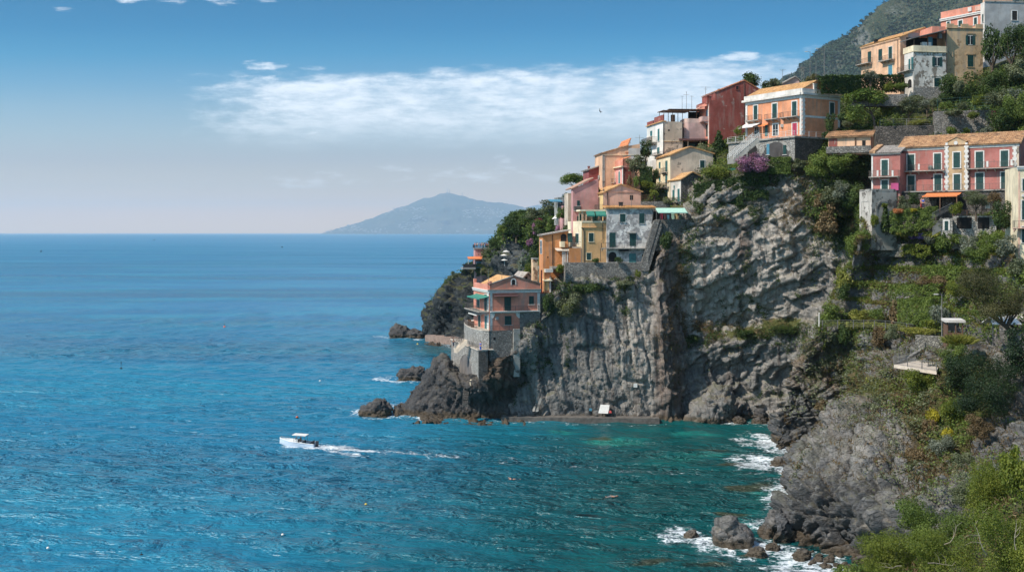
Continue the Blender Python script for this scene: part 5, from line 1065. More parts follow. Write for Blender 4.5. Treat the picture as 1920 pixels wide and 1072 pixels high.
mb.build('loggia_post', M_WOODP, h.root); mb = MB(); mb.prism([h.P('F', -.8, zt0, .5), h.P('F', h.wF, zt1, .5), h.P('F', h.wF, zt1+.15, .5), h.P('F', -.8, zt0+.15, .5)], h.v*4.5); mb.build('loggia_roof', M_METAL, h.root); h.box('F', 1716, 66, 1774, 86, -3.4, -3.3, M_DARK, 'loggia_back'); h.box('F', 1734, 78, 1751, 86, -1.6, -.9, M_WHITEC, 'covered_table'); h.box('F', 1752, 66, 1760, 86, -2.4, -2.2, M_BLUE, 'screen'); h.chimney('F', 1766, 60, 1772, 66, 1., .6, M_METAL, 'skylight')
h.win('F', 1752.5, 107.5, 1761.5, 124.5, 'open', fw=0); h.win('F', 1751.5, 146.5, 1762, 163.5, 'shut', None, P_MOTW, .1); h.win('L', 1704.5, 111, 1707.5, 133, 'shut', M_TEAL, None, base=.06, door=True); h.win('L', 1709.5, 107.5, 1713, 133, 'shut', M_TEAL, None, base=.06, door=True)
h.balcony('L', 1713, 1690, 134, 1., 1., M_IRON); h.win('L', 1703, 149, 1710.5, 165, 'arch', M_DARK, P_TRIM, .25, base=.06); h.pipe('F', [(1774, 56), (1774, 135)], M_DKIRON, .08); h.band('F', 96.5, 98, proud=.1, mat=P_CREAM); h.box('F', 1746, 142, 1767, 144, 0, .12, P_MOTW, 'hood')
h = House('tan_house', 'square tan house with stained walls and flat crenellated parapet next to dark trees', (1775.5,135,200), 6, 1843, -9, 53, below=8)
h.flat(P_TAN, 0); mb = MB(); zt = h.sz('F', 1800, 45)[1]; n = 5
for i in range(n): a = h.wF*i/n; h.fbox(mb, 'F', a, a+h.wF/n*(1 if i not in (1, 3) else .55), h.z1, zt-(.0 if i % 2 == 0 else .3), -.25, .04)
h.fbox(mb, 'R', .25, 9, h.z1, zt, -.25, 0); mb.build('parapet', P_TAN, h.root); h.band('F', 52.5, 54, proud=.08, mat=P_TAN)
h.win('F', 1815, 67, 1823.5, 84.5, 'open'); h.win('F', 1814, 104, 1825, 126, 'shut', None, P_TAN, .1); h.box('F', 1811.5, 62.5, 1828, 64, 0, .15, P_TAN, 'hood'); h.box('F', 1811, 100, 1827, 103, 0, .15, P_TAN, 'hood')
h.box('F', 1750, 49, 1775, 62, -7, -.5, P_SALMON, 'terrace_parapet'); h.pipe('F', [(1778, 97), (1786, 110)], M_DKIRON, .03)
h = House('pink_upper_house', 'pale pink house with white cornice and green shutters rising behind the tan house parapet', (1842,56,212), 32, 1852, 1764, 21, below=8)
h.flat(P_SALMON, 1.5, P_SALMON); h.band('L', 21, 26, proud=.3, mat=P_TRIM)
for q in ((1826.5, 33.5, 1832, 47), (1797.5, 39, 1804.5, 50), (1776, 41, 1781, 50)): h.win('L', *q, 'shut', fw=.22)
h.box('L', 1823, 14, 1816, 22, -1, .3, P_WHITE, 'chimney'); h.box('L', 1842, 12, 1830, 20, -.6, .35, P_PINK, 'parapet_step')
h = House('grey_house', 'plain pale grey house with one small dark window at the topmost right corner', (1846.5,62,210), 6, 1940, 1839, 4, below=8)
h.flat(P_GREY); mb = MB(); h.fbox(mb, 'L', 0, h.wL, h.zb, h.z1, 0, .06); mb.build('side_wall', P_WHITE, h.root); mb = MB(); h.fbox(mb, 'F', 0, h.wF, h.z1, h.z1+.25, -.3, .12); mb.build('coping', P_CONC, h.root); h.box('F', 1862, -8, 1916, 2, -4, -3.5, P_PEACH, 'roof_terrace'); h.win('F', 1897.5, 21, 1907, 38.5, 'dark', fw=.18); h.win('L', 1844.5, 27, 1842.5, 42, 'shut', None, None, base=.06)
# ---- long rose red house
h = House('red_long_house', 'long rose red two-storey house with tan central bay, white quoins and old tiled roof', (1688,360,170), -35, 1911, -9, 277.5, below=4)
zr = h.z1+2.15; h.wall(P_BRICKP, [(0, h.zb), (9, h.zb), (9, h.z1), (4.5, zr), (0, h.z1)], sideways=True); h.roof([(0, h.z1), (4.5, zr), (9, h.z1)], 'L', h.u, h.wF, T_OLD, .4, per=.30)
h.band('F', 277.8, 283.5, proud=.10, name='frieze'); h.strip('F', 1686.5, 1692, 279, 360, .1); h.strip('F', 1900.5, 1905, 270, 356, .1, teeth=True); h.strip('F', 1905.5, 1910.5, 270, 356, .06, P_BEIGE)
k0 = h.sz('F', 1777, 300)[0]; k1 = h.sz('F', 1811.5, 300)[0]; zb = h.zb; ze = h.sz('F', 1794, 266)[1]; zg = h.sz('F', 1794, 258)[1]; mb = MB(); mb.prism([h.P('F', k, z, .3) for k, z in ((k0, zb), (k1, zb), (k1, ze), ((k0+k1)/2, zg), (k0, ze))], h.v*2.); mb.build('central_bay', P_TAN, h.root)
mb = MB(); km = (k0+k1)/2
for a, za, b, zb_ in ((k0-.2, ze-.1, km, zg+.05), (km, zg+.05, k1+.2, ze-.1)): mb.prism([h.P('F', a, za, .42), h.P('F', b, zb_, .42), h.P('F', b, zb_+.15, .42), h.P('F', a, za+.15, .42)], h.v*2.5)
mb.build('bay_coping', T_OLD, h.root)
for x0, x1 in ((1773.5, 1778), (1810.5, 1815)): h.strip('F', x0, x1, 268, 357, .38, teeth=True)
k, z = h.sz('F', 1793, 268.5); mb = MB(); mb.tube([h.P('F', k, z, .25), h.P('F', k, z, .40)], .32, 14); mb.build('medallion', P_TRIM, h.root)
for q in ((1701.5, 290, 1714.5, 320), (1751.5, 288, 1764.5, 318), (1829.5, 284.5, 1843.5, 315), (1876.5, 282.5, 1890.5, 312.5)): h.win('F', *q, 'shut', door=True, fw=.18)
for q in ((1702, 329.5, 1715, 359), (1752, 327.5, 1765, 358), (1830, 324.5, 1844, 355), (1877, 323, 1890.5, 354)): h.win('F', *q, 'shut', door=True, fw=.18)
h.win('F', 1788.5, 286, 1801, 315, 'shut', None, fw=.18, base=.3); h.win('F', 1789, 327, 1801.5, 356, 'shut', None, fw=.18, base=.3, door=True); h.balcony('F', 1786.5, 1803, 315.5, .25, .9, M_IRON, brackets=False)
h.balcony('F', 1691, 1772.5, 320.5, 1.1, 1.05, M_IRON, M_SLAB); h.balcony('F', 1814.5, 1903, 315.5, 1.1, 1.05, M_IRON, M_SLAB)
for x, y in ((1726, 319), (1854, 314), (1899, 311)): k, z = h.sz('F', x, y); mb = MB(); h.fbox(mb, 'F', k-.15, k+.15, z, z+1., 1.0, 1.15); mb.build('balcony_pier', P_TRIM, h.root)
k, z = h.sz('F', 1746, 320); q = h.P('F', k, z, .55); mb = MB(); mb.lathe(q, [(0, 0), (.3, 0), (.42, .5), (.3, .8), (0, .9)], 10); mb.build('balcony_pot', P_CONC, h.root)
for x in (1692.5, 1818.5): h.pipe('F', [(x, 283), (x, 357)])
h.win('F', 1746, 333, 1749, 336, 'dark', P_TRIM, None, sill=False); mb = MB(); h.fbox(mb, 'L', -.45, 6, h.z1-.12, h.z1+.1, -.1, .4); mb.build('gutter', P_CONC, h.root)
H2 = h
h = House('red_annex', 'smaller rose red wing with pale slab roof attached left of the long house', (1634,359,172.6), -35, 1688, -7, 289, below=4)
h.wall(P_BRICKP); h.roof([(0, h.z1), (5, h.z1+1.5)], 'L', h.u, h.wF-.3, T_GREY, .35); h.band('F', 289.5, 291.5, proud=.08); h.strip('F', 1634, 1637, 292, 357, .06); h.win('F', 1653, 300, 1665, 329.5, 'shut', door=True, fw=.18); h.win('F', 1653, 338, 1665, 357, 'shut', fw=.18, door=True); h.box('F', 1672, 343.5, 1686, 357, 0, .5, pl('magenta_panel', (170,60,110), stain=.1, seed=31), 'hanging_cloth')
h.balcony('F', 1632.5, 1687, 331.5, 1.1, 1.05, M_IRON, M_SLAB); mb = MB(); mb.prism([h.P('F', -.3, h.z1, .3), h.P('F', -.3, h.z1+.5, .3), h.P('F', .7, h.z1+.5, .3), h.P('F', .7, h.z1, .3)], h.v*5+np.array([0, 0, 1.5])); mb.build('verge_tiles', T_OLD, h.root)
for x, y in ((1649, 331), (1677, 331)): k, z = h.sz('F', x, y); mb = MB(); h.fbox(mb, 'F', k-.15, k+.15, z, z+1., 1.0, 1.15); mb.build('balcony_pier', P_TRIM, h.root)
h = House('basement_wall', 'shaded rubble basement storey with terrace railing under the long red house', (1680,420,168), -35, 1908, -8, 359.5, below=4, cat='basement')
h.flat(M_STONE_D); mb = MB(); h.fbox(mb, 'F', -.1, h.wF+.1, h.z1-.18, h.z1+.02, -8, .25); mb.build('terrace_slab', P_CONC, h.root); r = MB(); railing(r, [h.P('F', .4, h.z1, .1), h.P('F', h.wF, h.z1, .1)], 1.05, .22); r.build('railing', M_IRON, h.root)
h.win('F', 1884, 363, 1895, 380, 'arch', M_GREEN, None); h.win('F', 1756, 372, 1766, 392, 'dark', frame=None, sill=False); h.win('F', 1790, 370, 1812, 395, 'dark', frame=None, sill=False); h.win('F', 1840, 372, 1850, 395, 'dark', frame=None, sill=False)
h.awning('F', 1738, 1803, 361.5, 3.2, .55, M_ORNG, False); mb = MB()
for x in (1739, 1770, 1801): k, z = h.sz('F', x, 366); h.fbox(mb, 'F', k, k+.14, z-3.2, z-.3, 2.95, 3.1)
mb.build('awning_post', M_WOODP, h.root)
h = House('ruined_block', 'roofless grey concrete block with empty doorway and blind arch below the red wing', (1635,436,168.5), 14, 1681, 1612, 358, below=3, cat='ruin')
h.flat(P_CONC, .35, P_CONC); h.win('L', 1616.5, 379, 1630, 406, 'dark', frame=P_CONC, fw=.1, sill=False); h.win('F', 1645, 378, 1673, 434, 'arch', P_CONC, P_CONC, .35, True); mb = MB(); h.fbox(mb, 'L', 0, h.wL, h.zb, h.z1, 0, .05); mb.build('side_wall', pl('pale_concrete', (186,178,168), stain=.6, seed=33, peel=.3, peel_col=s2l(120,112,104)), h.root)
h = House('garden_terrace', 'stone pillared garden terrace with dark bays and wooden railing under the trees', (1786,432,158), -28, 1868, -7, 405, below=3, cat='terrace')
h.flat(M_STONE_P); h.win('F', 1794, 407.5, 1822, 429, 'dark', frame=None, sill=False); h.win('F', 1833, 407.5, 1855, 429, 'dark', frame=None, sill=False); r = MB(); railing(r, [h.P('F', 0, h.z1, -.1), h.P('F', h.wF, h.z1, -.1)], .95, .3, post=.1); r.build('railing', M_WOODP, h.root); h.box('F', 1847, 379, 1856, 391, -.4, -.3, M_WHITEC, 'notice_board')
for x in (1844.5, 1857): h.box('F', x, 379, x+.8, 405, -.4, -.32, M_METAL, 'board_post')
h = House('stair_lodge', 'little stone stair lodge with green door and sloping parapet left of the pillared terrace', (1765,434,157), -20, 1786, -3, 409, below=2, cat='stair')
h.flat(M_STONE_P); h.win('F', 1771, 414.5, 1778, 431.5, 'shut', door=True, fw=.25); A = h.P('F', 0, h.z1+.2, .1); B = at(1748, 428, 156.6); mb = MB(); mb.prism([A, B, B-[0, 0, 1.2], A-[0, 0, 2.2]], h.v*.35); mb.build('sloping_parapet', P_CONC, h.root); r = MB(); A2 = at(1785, 392, 159); B2 = at(1748, 411, 157.5)
for i in range(16): q = B2+(A2-B2)*i/15; r.tube([q, q+[0, 0, 1.]], .03, 4)
r.tube([B2+[0, 0, 1], A2+[0, 0, 1]], .04, 5); r.build('stair_railing', M_METAL, h.root)
h = House('cream_corner_house', 'cream house cut off by the right frame edge with green shutters and iron balcony', (1909,505,149), -12, 1990, -8, 313, below=8)
h.flat(P_CREAM); h.band('F', 312, 318, proud=.2, mat=P_TRIM)
for q in ((1917, 335.5, 1927, 358), (1916, 376, 1926, 412), (1916, 425, 1926, 455)): h.win('F', *q, 'shut', fw=.15)
h.balcony('F', 1899, 1945, 427, 1.3, 1.05, M_IRON, P_PINK); h.strip('F', 1909.5, 1912, 320, 500, .05, P_PINK)
mb = MB(); k, z = h.sz('F', 1915, 369); h.fbox(mb, 'F', k, k+1., z, z+.4, 0, .6); mb.build('flower_box', P_TRIM, h.root)

# ---- stone terraces and retaining walls
def wall_thing(label, corner, a, right, left, top, mat=M_STONE, below=.8, name='retaining_wall', cap=None):
    h = House(name, label, corner, a, right, left, top, below, cat='wall'); h.flat(mat)
    if cap: mb = MB(); h.fbox(mb, 'F', -.1, h.wF+.1, h.z1, h.z1+.15, -.5, .12); mb.build('coping', cap, h.root)
    return h
wall_thing('long rubble retaining wall under the ochre and flaking grey houses', (1060,522,206.3), 1, 1216, -4.5, 492.5)
h = wall_thing('tall rubble wall carrying the pale green awning stall above the brown cliff', (1229,456,207.4), 3, 1302, -6, 411.5, M_STONE, 1.5)
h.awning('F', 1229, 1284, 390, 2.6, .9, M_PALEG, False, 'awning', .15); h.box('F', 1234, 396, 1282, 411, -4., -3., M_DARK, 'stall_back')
for x in (1231, 1258, 1282): h.box('F', x, 393, x+1, 411.5, -.5, -.38, M_METAL, 'awning_post')
for i, (x, m) in enumerate(((1240, M_REDC), (1247, M_BROWNA), (1253, M_BLUE), (1262, M_PALEG), (1268, P_YELLOW), (1276, M_GREEN))): h.box('F', x, 400+i % 3, x+4, 411, -1.5, -.9, m, 'stall_goods')
mb = MB(); railing(mb, [h.P('F', .2, h.z1, -.1), h.P('F', h.wF*.75, h.z1, -.1)], .95, .25); mb.build('railing', M_DKIRON, h.root)
wall_thing('short rubble garden wall right of the pink gabled house', (1202,394,214.5), 4, 1260, -3, 377.5)
wall_thing('dark rubble bank wall beneath the umbrella pine and garden fence', (1642,272,189), -14, 1752, -3, 237, M_STONE_D, 4)
wall_thing('pale grey rubble terrace wall above the long red house roof', (1752,266,184), -16, 1862, -3, 209, M_STONE, 4)
wall_thing('rubble garden wall along the hedge below the long peach house', (1598,190,201), -6, 1702, -2, 178, M_STONE, 1)
wall_thing('pale stone wall patch beside the seaside house with arch footings', (975,622,204.5), 12, 1013, -6, 586, M_STONE, .5)
wall_thing('stepped rubble wall linking the seaside house to the stair house', (1013,612,206.5), 6, 1046, -4, 551, M_STONE, .5)
h = House('seaside_terrace', 'curved pale plastered terrace base with iron railings under the seaside house', (918,668,202.4), 17, 973, 873, 620.5, below=1, cat='terrace')
h.flat(M_STONE); zt = h.z1; lev = lambda x, y: np.array([(x-CX)/FPX*(CAMZ-zt)*FPX/(y-CY), (CAMZ-zt)*FPX/(y-CY), zt])
ring = [lev(*q) for q in ((872,601.5),(870,605),(872,609),(877,612.5),(884,615.5),(893,618),(904,619.8),(917,620.6))]
mb = MB(); mb.prism([p+np.array([0, 0, .02]) for p in ring]+[lev(919, 618), lev(912, 600)], [0, 0, -3.5]); mb.build('plaster_base', M_STONE_P, h.root); mb = MB(); mb.prism([p+np.array([0, -.1, .17]) for p in ring]+[lev(919, 618)+[0, 0, .17], lev(912, 600)+[0, 0, .17]], [0, 0, -.16]); mb.build('terrace_floor', M_PAVE, h.root)
r = MB(); railing(r, [p+np.array([0, 0, .16]) for p in ring], 1.0, .25); railing(r, [h.P('F', .2, zt, .0), h.P('F', h.wF*.98, zt, .0)], 1.0, .25); r.build('railing', M_IRON, h.root)
mb = MB(); h.fbox(mb, 'F', h.wF-1.2, h.wF+.1, h.zb-3, zt+.3, 0, .5); mb.build('buttress', P_CONC, h.root); h.win('F', 925, 632, 929, 637, 'dark', frame=None, sill=False)
for i, (x, y) in enumerate(((880, 612), (886, 615))): q = lev(x, y)+[0, 0, .17]; mb = MB(); mb.cbox(q, .7, .6, .75); mb.cbox(q+[.0, .35, .7], .7, .12, .5); mb.build('terrace_chair', M_WOODP, h.root)
h = House('lower_terrace', 'sunlit lower terrace above a tall arched boathouse niche on the rocky point', (897,722,201), 17, 915, 846, 657, below=1.2, cat='terrace')
h.flat(M_STONE_P); mb = MB(); h.fbox(mb, 'F', -.1, h.wF, h.z1, h.z1+.16, -6, .15); h.fbox(mb, 'L', -.1, h.wL+.1, h.z1+.003, h.z1+.163, -3, .2); mb.build('paving', M_PAVE, h.root)
h.win('L', 860, 664, 887.5, 720, 'arch', pl('painted_niche_shade', (104,100,98), stain=.4, seed=44), M_STONE_P, .35, True); h.win('F', 903, 672, 908, 681, 'dark', frame=None, sill=False); mb = MB(); h.fbox(mb, 'F', 0, h.wF, h.zb, h.z1-.2, 0, .1); mb.build('dark_rubble_front', M_STONE_D, h.root)  # flat niche has recess shade painted in; front wall is dark rubble
r = MB(); railing(r, [h.P('F', h.wF, h.z1+.16, 0), h.P('F', 0, h.z1+.16, 0), h.P('L', h.wL, h.z1+.16, 0)], 1., .3); r.build('railing', M_IRON, h.root)
A, B = at(871, 634, 206.5), at(851, 652, 207.5); mb = MB()
for i in range(12):
    a = A+(B-A)*i/12; b = A+(B-A)*(i+1)/12; mb.box([a[0], a[1], b[2]-.9], [b[0]-a[0], b[1]-a[1], 0], [.6, -.8, 0], [0, 0, .9])
mb.build('stair', P_BEIGE, h.root); r = MB(); r.tube([A+[0, 0, 1], B+[0, 0, 1]], .05, 5); r.tube([A+[0, 0, .5], B+[0, 0, .5]], .035, 5)
for i in range(9): q = A+(B-A)*i/8; r.tube([q, q+[0, 0, 1]], .035, 5)
r.build('stair_railing', M_IRON, h.root)
q = at(887, 727, 202.5); tk = MB(); tk.lathe(q, [(0, 0), (.62, 0), (.62, 1.5), (.52, 1.6), (0, 1.62)], 14); o = tk.build('water_tank', P_CREAM, None, True, q); tag(o, 'pale round tank standing in front of the arched niche', 'tank')
# steps cut in the point
q0, q1 = at(874, 730, 203.3), at(872, 756, 201.5); mb = MB()
for i in range(9):
    p = q1+(q0-q1)*i/8; mb.cbox(p-np.array([0, 0, .6]), 1.1, .5, .75)
tag(mb.build('rock_steps', M_STONE_D, None, False, q1), 'small flight of steps cut into the dark rocky point below the tank', 'steps')
# outdoor stair right of the mottled house
A, B = at(1232, 412, 207.3), at(1208, 494, 206.9); mb = MB(); n = 44
for i in range(n):
    a = A+(B-A)*i/n; b = A+(B-A)*(i+1)/n; mb.box([a[0]-.7, a[1]-.6, b[2]-1.4], [1.5, 0, 0], [0, 1.5, 0], [0, 0, 1.4])
st = empty('cliff_stair', B, 'steep stone staircase climbing between the flaking grey house and the brown cliff', 'staircase'); mb.build('steps', M_STONE, st); r = MB(); o_ = np.array([.75, -.6, 0]); r.tube([A+o_+[0, 0, 1], B+o_+[0, 0, 1]], .04, 5)
for i in range(16): q = A+(B-A)*i/15+o_; r.tube([q, q+[0, 0, 1]], .03, 5)
r.build('handrail', M_DKIRON, st)
# quay along the foot of the slate cliff
P0 = [at(940, 775, 204.0), at(1040, 776, 203.2), at(1130, 777, 202.8), at(1236, 778, 202.4)]; mb = MB()
for a, b in zip(P0[:-1], P0[1:]):
    mb.prism([[a[0], a[1]-.4, -3], [b[0], b[1]-.4, -3], [b[0], b[1]-.4, .85], [a[0], a[1]-.4, .85]], [0, 3.6, 0])
tag(mb.build('quay_path', plain('quay_concrete', s2l(100,94,88), .9, .35, 1.2), None), None, None, None, 'structure')
def slab_item(name, label, cat, pts, th, mat):
    mb = MB(); mb.prism(pts, th); return tag(mb.build(name, mat, None, False, pts[0]), label, cat)
slab_item('canvas_sheet', 'white canvas sheet propped against the slate cliff on the quay', 'sheet', [at(1122, 774, 203.2), at(1140, 775, 203.2), at(1143, 759, 204), at(1126, 758, 204)], [0, .12, 0], M_WHITEC)
for x, l in ((1003, 'small grey plank leaning on the slate cliff left of the bent board'), (1012, 'bent pale board leaning against the slate cliff')):
    w_ = 4 if x > 1005 else 2; slab_item('leaning_board', l, 'board', [at(x-w_-4, 771, 203.8), at(x-w_+1, 771, 203.8), at(x+w_, 747 if x > 1005 else 758, 204.8), at(x, 746 if x > 1005 else 757, 204.8)], [.1, .1, 0], P_CONC)
slab_item('blue_crate', 'small blue crate on the quay left of the canvas sheet', 'crate', [at(1105, 770, 203.4), at(1110, 770, 203.4), at(1110, 766, 203.4), at(1105, 766, 203.4)], [0, .5, 0], M_BLUE)
slab_item('red_bag', 'red bag lying on the quay at the right end of the canvas sheet', 'bag', [at(1142, 774, 203), at(1147, 774, 203), at(1146, 770, 203.2), at(1143, 770, 203.2)], [0, .4, 0], pl('red_cloth', (170,50,48), seed=41))
slab_item('warning_sign', 'little white sign fixed high on the sunlit slate cliff', 'sign', [at(1188, 726, 203.3), at(1195, 726, 203.3), at(1195, 718.5, 203.3), at(1188, 718.5, 203.3)], [0, .1, 0], M_WHITEC)
# mole at the far headland
mb = MB(); a, b = at(797, 634, 352), at(860, 642, 338); mb.prism([[a[0], a[1], -3], [b[0], b[1], -3], [b[0], b[1], 2.6], [a[0], a[1], 2.2]], [2, 4.5, 0]); tag(mb.build('mole', plain('mole_stone', s2l(142,120,108), .9, .25, .8), None, False, a*[1, 1, 0]), 'low stone mole jutting from the foot of the far dark headland', 'mole')
# look-out house on the far headland
h = House('lookout_house', 'small square lookout house with crowded roof terrace and orange awning on the far headland', (891,515,338), 8, 915, -5, 467, below=2.5); h.flat(P_ROSE); mb = MB(); h.fbox(mb, 'F', -.3, h.wF+.8, h.z1, h.z1+.3, -5, .4); mb.build('terrace_slab', P_CONC, h.root); r = MB(); railing(r, [h.P('L', 5, h.z1+.3, .2), h.P('F', -.2, h.z1+.3, .2), h.P('F', h.wF+.8, h.z1+.3, .2)], 1.1, .3, post=.1); r.build('railing', M_DKIRON, h.root); LK = h
h.awning('F', 876, 914, 481, 3.5, .6, M_ORNG, False); h.box('F', 866, 501.5, 890, 504, -4, 3, P_CONC, 'platform'); h.box('F', 893, 490, 905, 502, 0.1, 1.5, M_BLUE, 'kiosk')
for x in (876, 888): h.box('F', x, 486, x+.9, 502, 2.6, 2.9, M_WRAIL, 'awning_post')
r = MB(); railing(r, [h.P('F', h.sz('F', 867, 502)[0], h.sz('F', 880, 501.5)[1], 2.9), h.P('F', h.sz('F', 890, 502)[0], h.sz('F', 880, 501.5)[1], 2.9)], 1.2, .3, solid=True); r.build('platform_railing', M_DKIRON, h.root)
for i, (x, y, l) in enumerate(((949, 477, 'upper of three white sun shades on the dark slope behind the lookout house'), (945, 484, 'middle white sun shade on the dark slope behind the lookout house'), (946, 493, 'lowest white sun shade on the dark slope behind the lookout house'))):
    q = at(x, y+6, 309); t = empty('sun_shade', q, l, 'parasol', 'white sun shades on the far slope'); mb = MB(); mb.lathe(q, [(.05, 0), (.05, 1.9)], 6); mb.build('pole', M_WRAIL, t); mb = MB(); mb.lathe(q+[0, 0, 1.7], [(1.1, 0), (.6, .22), (.05, .42)], 10); mb.build('canopy', M_WHITEC, t)
for q, l, nm in (((1046,384,262,1062,372), 'small flat-roofed house with blue awning on the far wooded slope', 'slope_house'), ((1055,402,258,1073,388), 'low pinkish house half hidden by trees left of the mauve house', 'slope_house'), ((1000,552,212,1000,0), '', '')):
    if not nm: continue
    h = House(nm, l, (q[0], q[1], q[2]), 8, q[3], -5, q[4], below=5); h.flat(P_ROSE if q[0] > 1050 else P_CONC, .3); h.win('F', q[0]+5, q[4]+4, q[0]+9, q[4]+10, 'dark', frame=P_TRIM, fw=.15)
    if q[0] < 1050: h.awning('F', q[0]-18, q[0]+5, q[4]+2, 3, .5, M_BLUE, False)
    else: h.box('F', q[0]+8, q[4]+6, q[3]-2, q[1]-2, 0, .6, P_WHITE, 'porch')
slab_item('white_tarp', 'white rectangular tarp slung on the far wooded slope above the orange loggia house', 'tarp', [at(1035, 411, 262), at(1046, 408, 262), at(1051, 402, 264), at(1041, 405, 264)], [0, .1, .1], M_WHITEC)
h = House('small_roof_house', 'small mauve grey house with pale gable roof behind the red house trees', (1466,172,245), 2, 1499, -6, 158, below=4); h.gable(P_MAUVE, T_GREY, (1491, 144.5), h.sz('F', 1499, 152)[1]); h.antenna(1467, 158, 130, bars=((0, 1.6), (.3, 1.)), back=1.); h.antenna(1480, 152, 138, bars=((0, .8),), back=2.)
# ================================================================== fences, poles, kiosk, platform
def fence(label, pts, h=1.1, step=0, mid=2, mat=M_METAL, post=.09, name='fence', every=2.4):
    t = empty(name, pts[0], label, 'fence'); r = MB(); railing(r, pts, h, step, False, mid, .0, 1e9); r.build('rails', mat, t)
    for a, b in zip(pts[:-1], pts[1:]):
        n = max(1, int(np.linalg.norm(np.array(b)-a)/every))
        for i in range(n): q = a+(np.array(b)-a)*i/n; m = MB(); m.cbox(q-np.array([0, 0, .3]), post, post, h+.32); m.build('post', mat, t)
    return t
fence('thin metal fence along the grassy edge above the headland cliff', [at(1542, 613, 177.5), at(1600, 612.5, 172), at(1660, 614, 165), at(1700, 620, 160.5), at(1712, 622, 158)])
o = MB(); q = at(1536, 612, 178); o.lathe(q, [(.12, 0), (.12, 2.2), (.05, 2.3)], 8); tag(o.build('white_post', P_WHITE, None, False, q), 'thin white post at the left end of the metal fence', 'post')
fence('wire fence on the highest garden terrace beside violet flowers', [at(1648, 447, 175), at(1690, 448, 171.5), at(1726, 449, 168)], 1.1)
fence('green wire fence along the terrace wall above the long red house', [at(1758, 208, 185.2), at(1800, 205, 182.5), at(1856, 204, 179)], 2.2, 0, 3, M_GREEN, .08)
fence('wire fence under the umbrella pine above the dark bank wall', [at(1650, 236.5, 189.5), at(1700, 236, 186.5), at(1748, 236.5, 184)], 1.3, 0, 2)
fence('rustic wooden fence above the garden wall beside the pink gabled house', [at(1202, 377, 215), at(1220, 376, 215)], 1.2, .18, 1, M_WOODP)
def lamp(px, y0, y1, d, label, arm=-.9, name='street_lamp'):
    b = at(px, y0, d); tp = CAMZ+(CY-y1)/FPX*b[1]; t = empty(name, b, label, 'lamp'); m = MB(); m.tube([b-np.array([0, 0, 1.5]), [b[0], b[1], tp]], [.09, .05], 8); m.build('pole', M_METAL, t)
    m = MB(); m.tube([[b[0], b[1], tp-.1], [b[0]+arm, b[1], tp]], .035, 6); m.build('arm', M_METAL, t); m = MB(); m.cbox([b[0]+arm, b[1], tp-.10], .55, .25, .14); m.build('lamp_head', P_WHITE, t)
lamp(1545.5, 140, 91, 236, 'tall street lamp standing right of the pair on the ridge skyline', -1.6); lamp(1519, 142, 97, 240, 'slimmer street lamp on the ridge skyline left of its neighbour', -.9)
lamp(1766, 618, 551, 147, 'slender garden lamp with white head beside the kiosk lawn', -.8, 'garden_lamp')
b = at(1505, 160, 242); t = empty('lattice_mast', b, 'short lattice mast with aerials on the ridge beside the lamps', 'mast'); m = MB()
for dx in (-.3, .3): m.tube([b+[dx, 0, -1], b+[dx, 0, 4.2]], .05, 5)
for i in range(7): m.tube([b+[-.3, 0, i*.7-.8], b+[.3, 0, i*.7-.1]], .03, 4)
m.build('frame', M_METAL, t); m = MB(); m.tube([b+[-1.2, 0, 3.9], b+[1.2, 0, 3.9]], .05, 5); m.tube([b+[-.9, 0, 3.3], b+[.9, 0, 3.3]], .04, 5); m.build('aerial', M_METAL, t)
# paved platform on the near cliff
c = [at(1676, 683, 145), at(1756, 686, 138), at(1762, 655, 146.5), at(1718, 650, 151)]; zf = c[0][2]; c = [np.array([p[0], p[1], zf]) for p in c]
t = empty('viewing_platform', c[0], 'paved viewing platform with grey railings built out on the near cliff', 'platform'); m = MB(); m.prism(c, [0, 0, -.45]); m.build('paving', M_PAVE, t); r = MB(); railing(r, [c[3], c[0], c[1]], 1.15, .2, False, 1, .08); r.build('railing', M_METAL, t)
m = MB(); a = at(1678, 680, 145.5); b_ = at(1729, 651, 152); m.prism([a, b_, b_-[0, 0, .35], a-[0, 0, .35]], [.9, .6, 0]); m.build('stair_ramp', P_CONC, t); r = MB(); r.tube([a+[0, 0, 1.5], b_+[0, 0, 1.2]], .05, 5)
for i in range(8): q = a+(b_-a)*i/7; r.tube([q, q+[0, 0, 1.4]], .035, 5)
r.build('handrail', M_METAL, t); q = at(1741, 668, 143); m = MB(); m.lathe([q[0], q[1], zf], [(.3, 0), (.06, .05), (.06, 1.0), (.45, 1.02), (.45, 1.08)], 10); tag(m.build('bistro_table', M_DKIRON, None, False, [q[0], q[1], zf]), 'small dark round table on the paved platform', 'table')
h = House('garden_kiosk', 'dark wooden kiosk with flat white roof and windows under the big holm oak', (1775.5,638,137), -14, 1806, -3.2, 604, cat='kiosk'); m = MB(); z0, z1 = h.z0, h.z1
for k in (0, h.wF*.5, h.wF-.14):
    for p in (-.14, -3.2): h.fbox(m, 'F', k, k+.14, z0-1, z1, p, p+.14)
m.build('post', M_WOODP, h.root); m = MB(); h.fbox(m, 'F', .1, h.wF-.1, z0-1, z0+1.0, -.12, -.04); h.fbox(m, 'L', .1, 3, z0-1, z0+2, -.1, -.02); m.build('boarding', M_WOODP, h.root); m = MB(); h.fbox(m, 'F', -.25, h.wF+.25, z1, z1+.3, -3.4, .25); m.build('roof', P_WHITE, h.root); m = MB(); h.fbox(m, 'F', .14, h.wF-.14, z0+1., z1-.2, -3.0, -2.9); m.build('back_window', P_GREY, h.root)
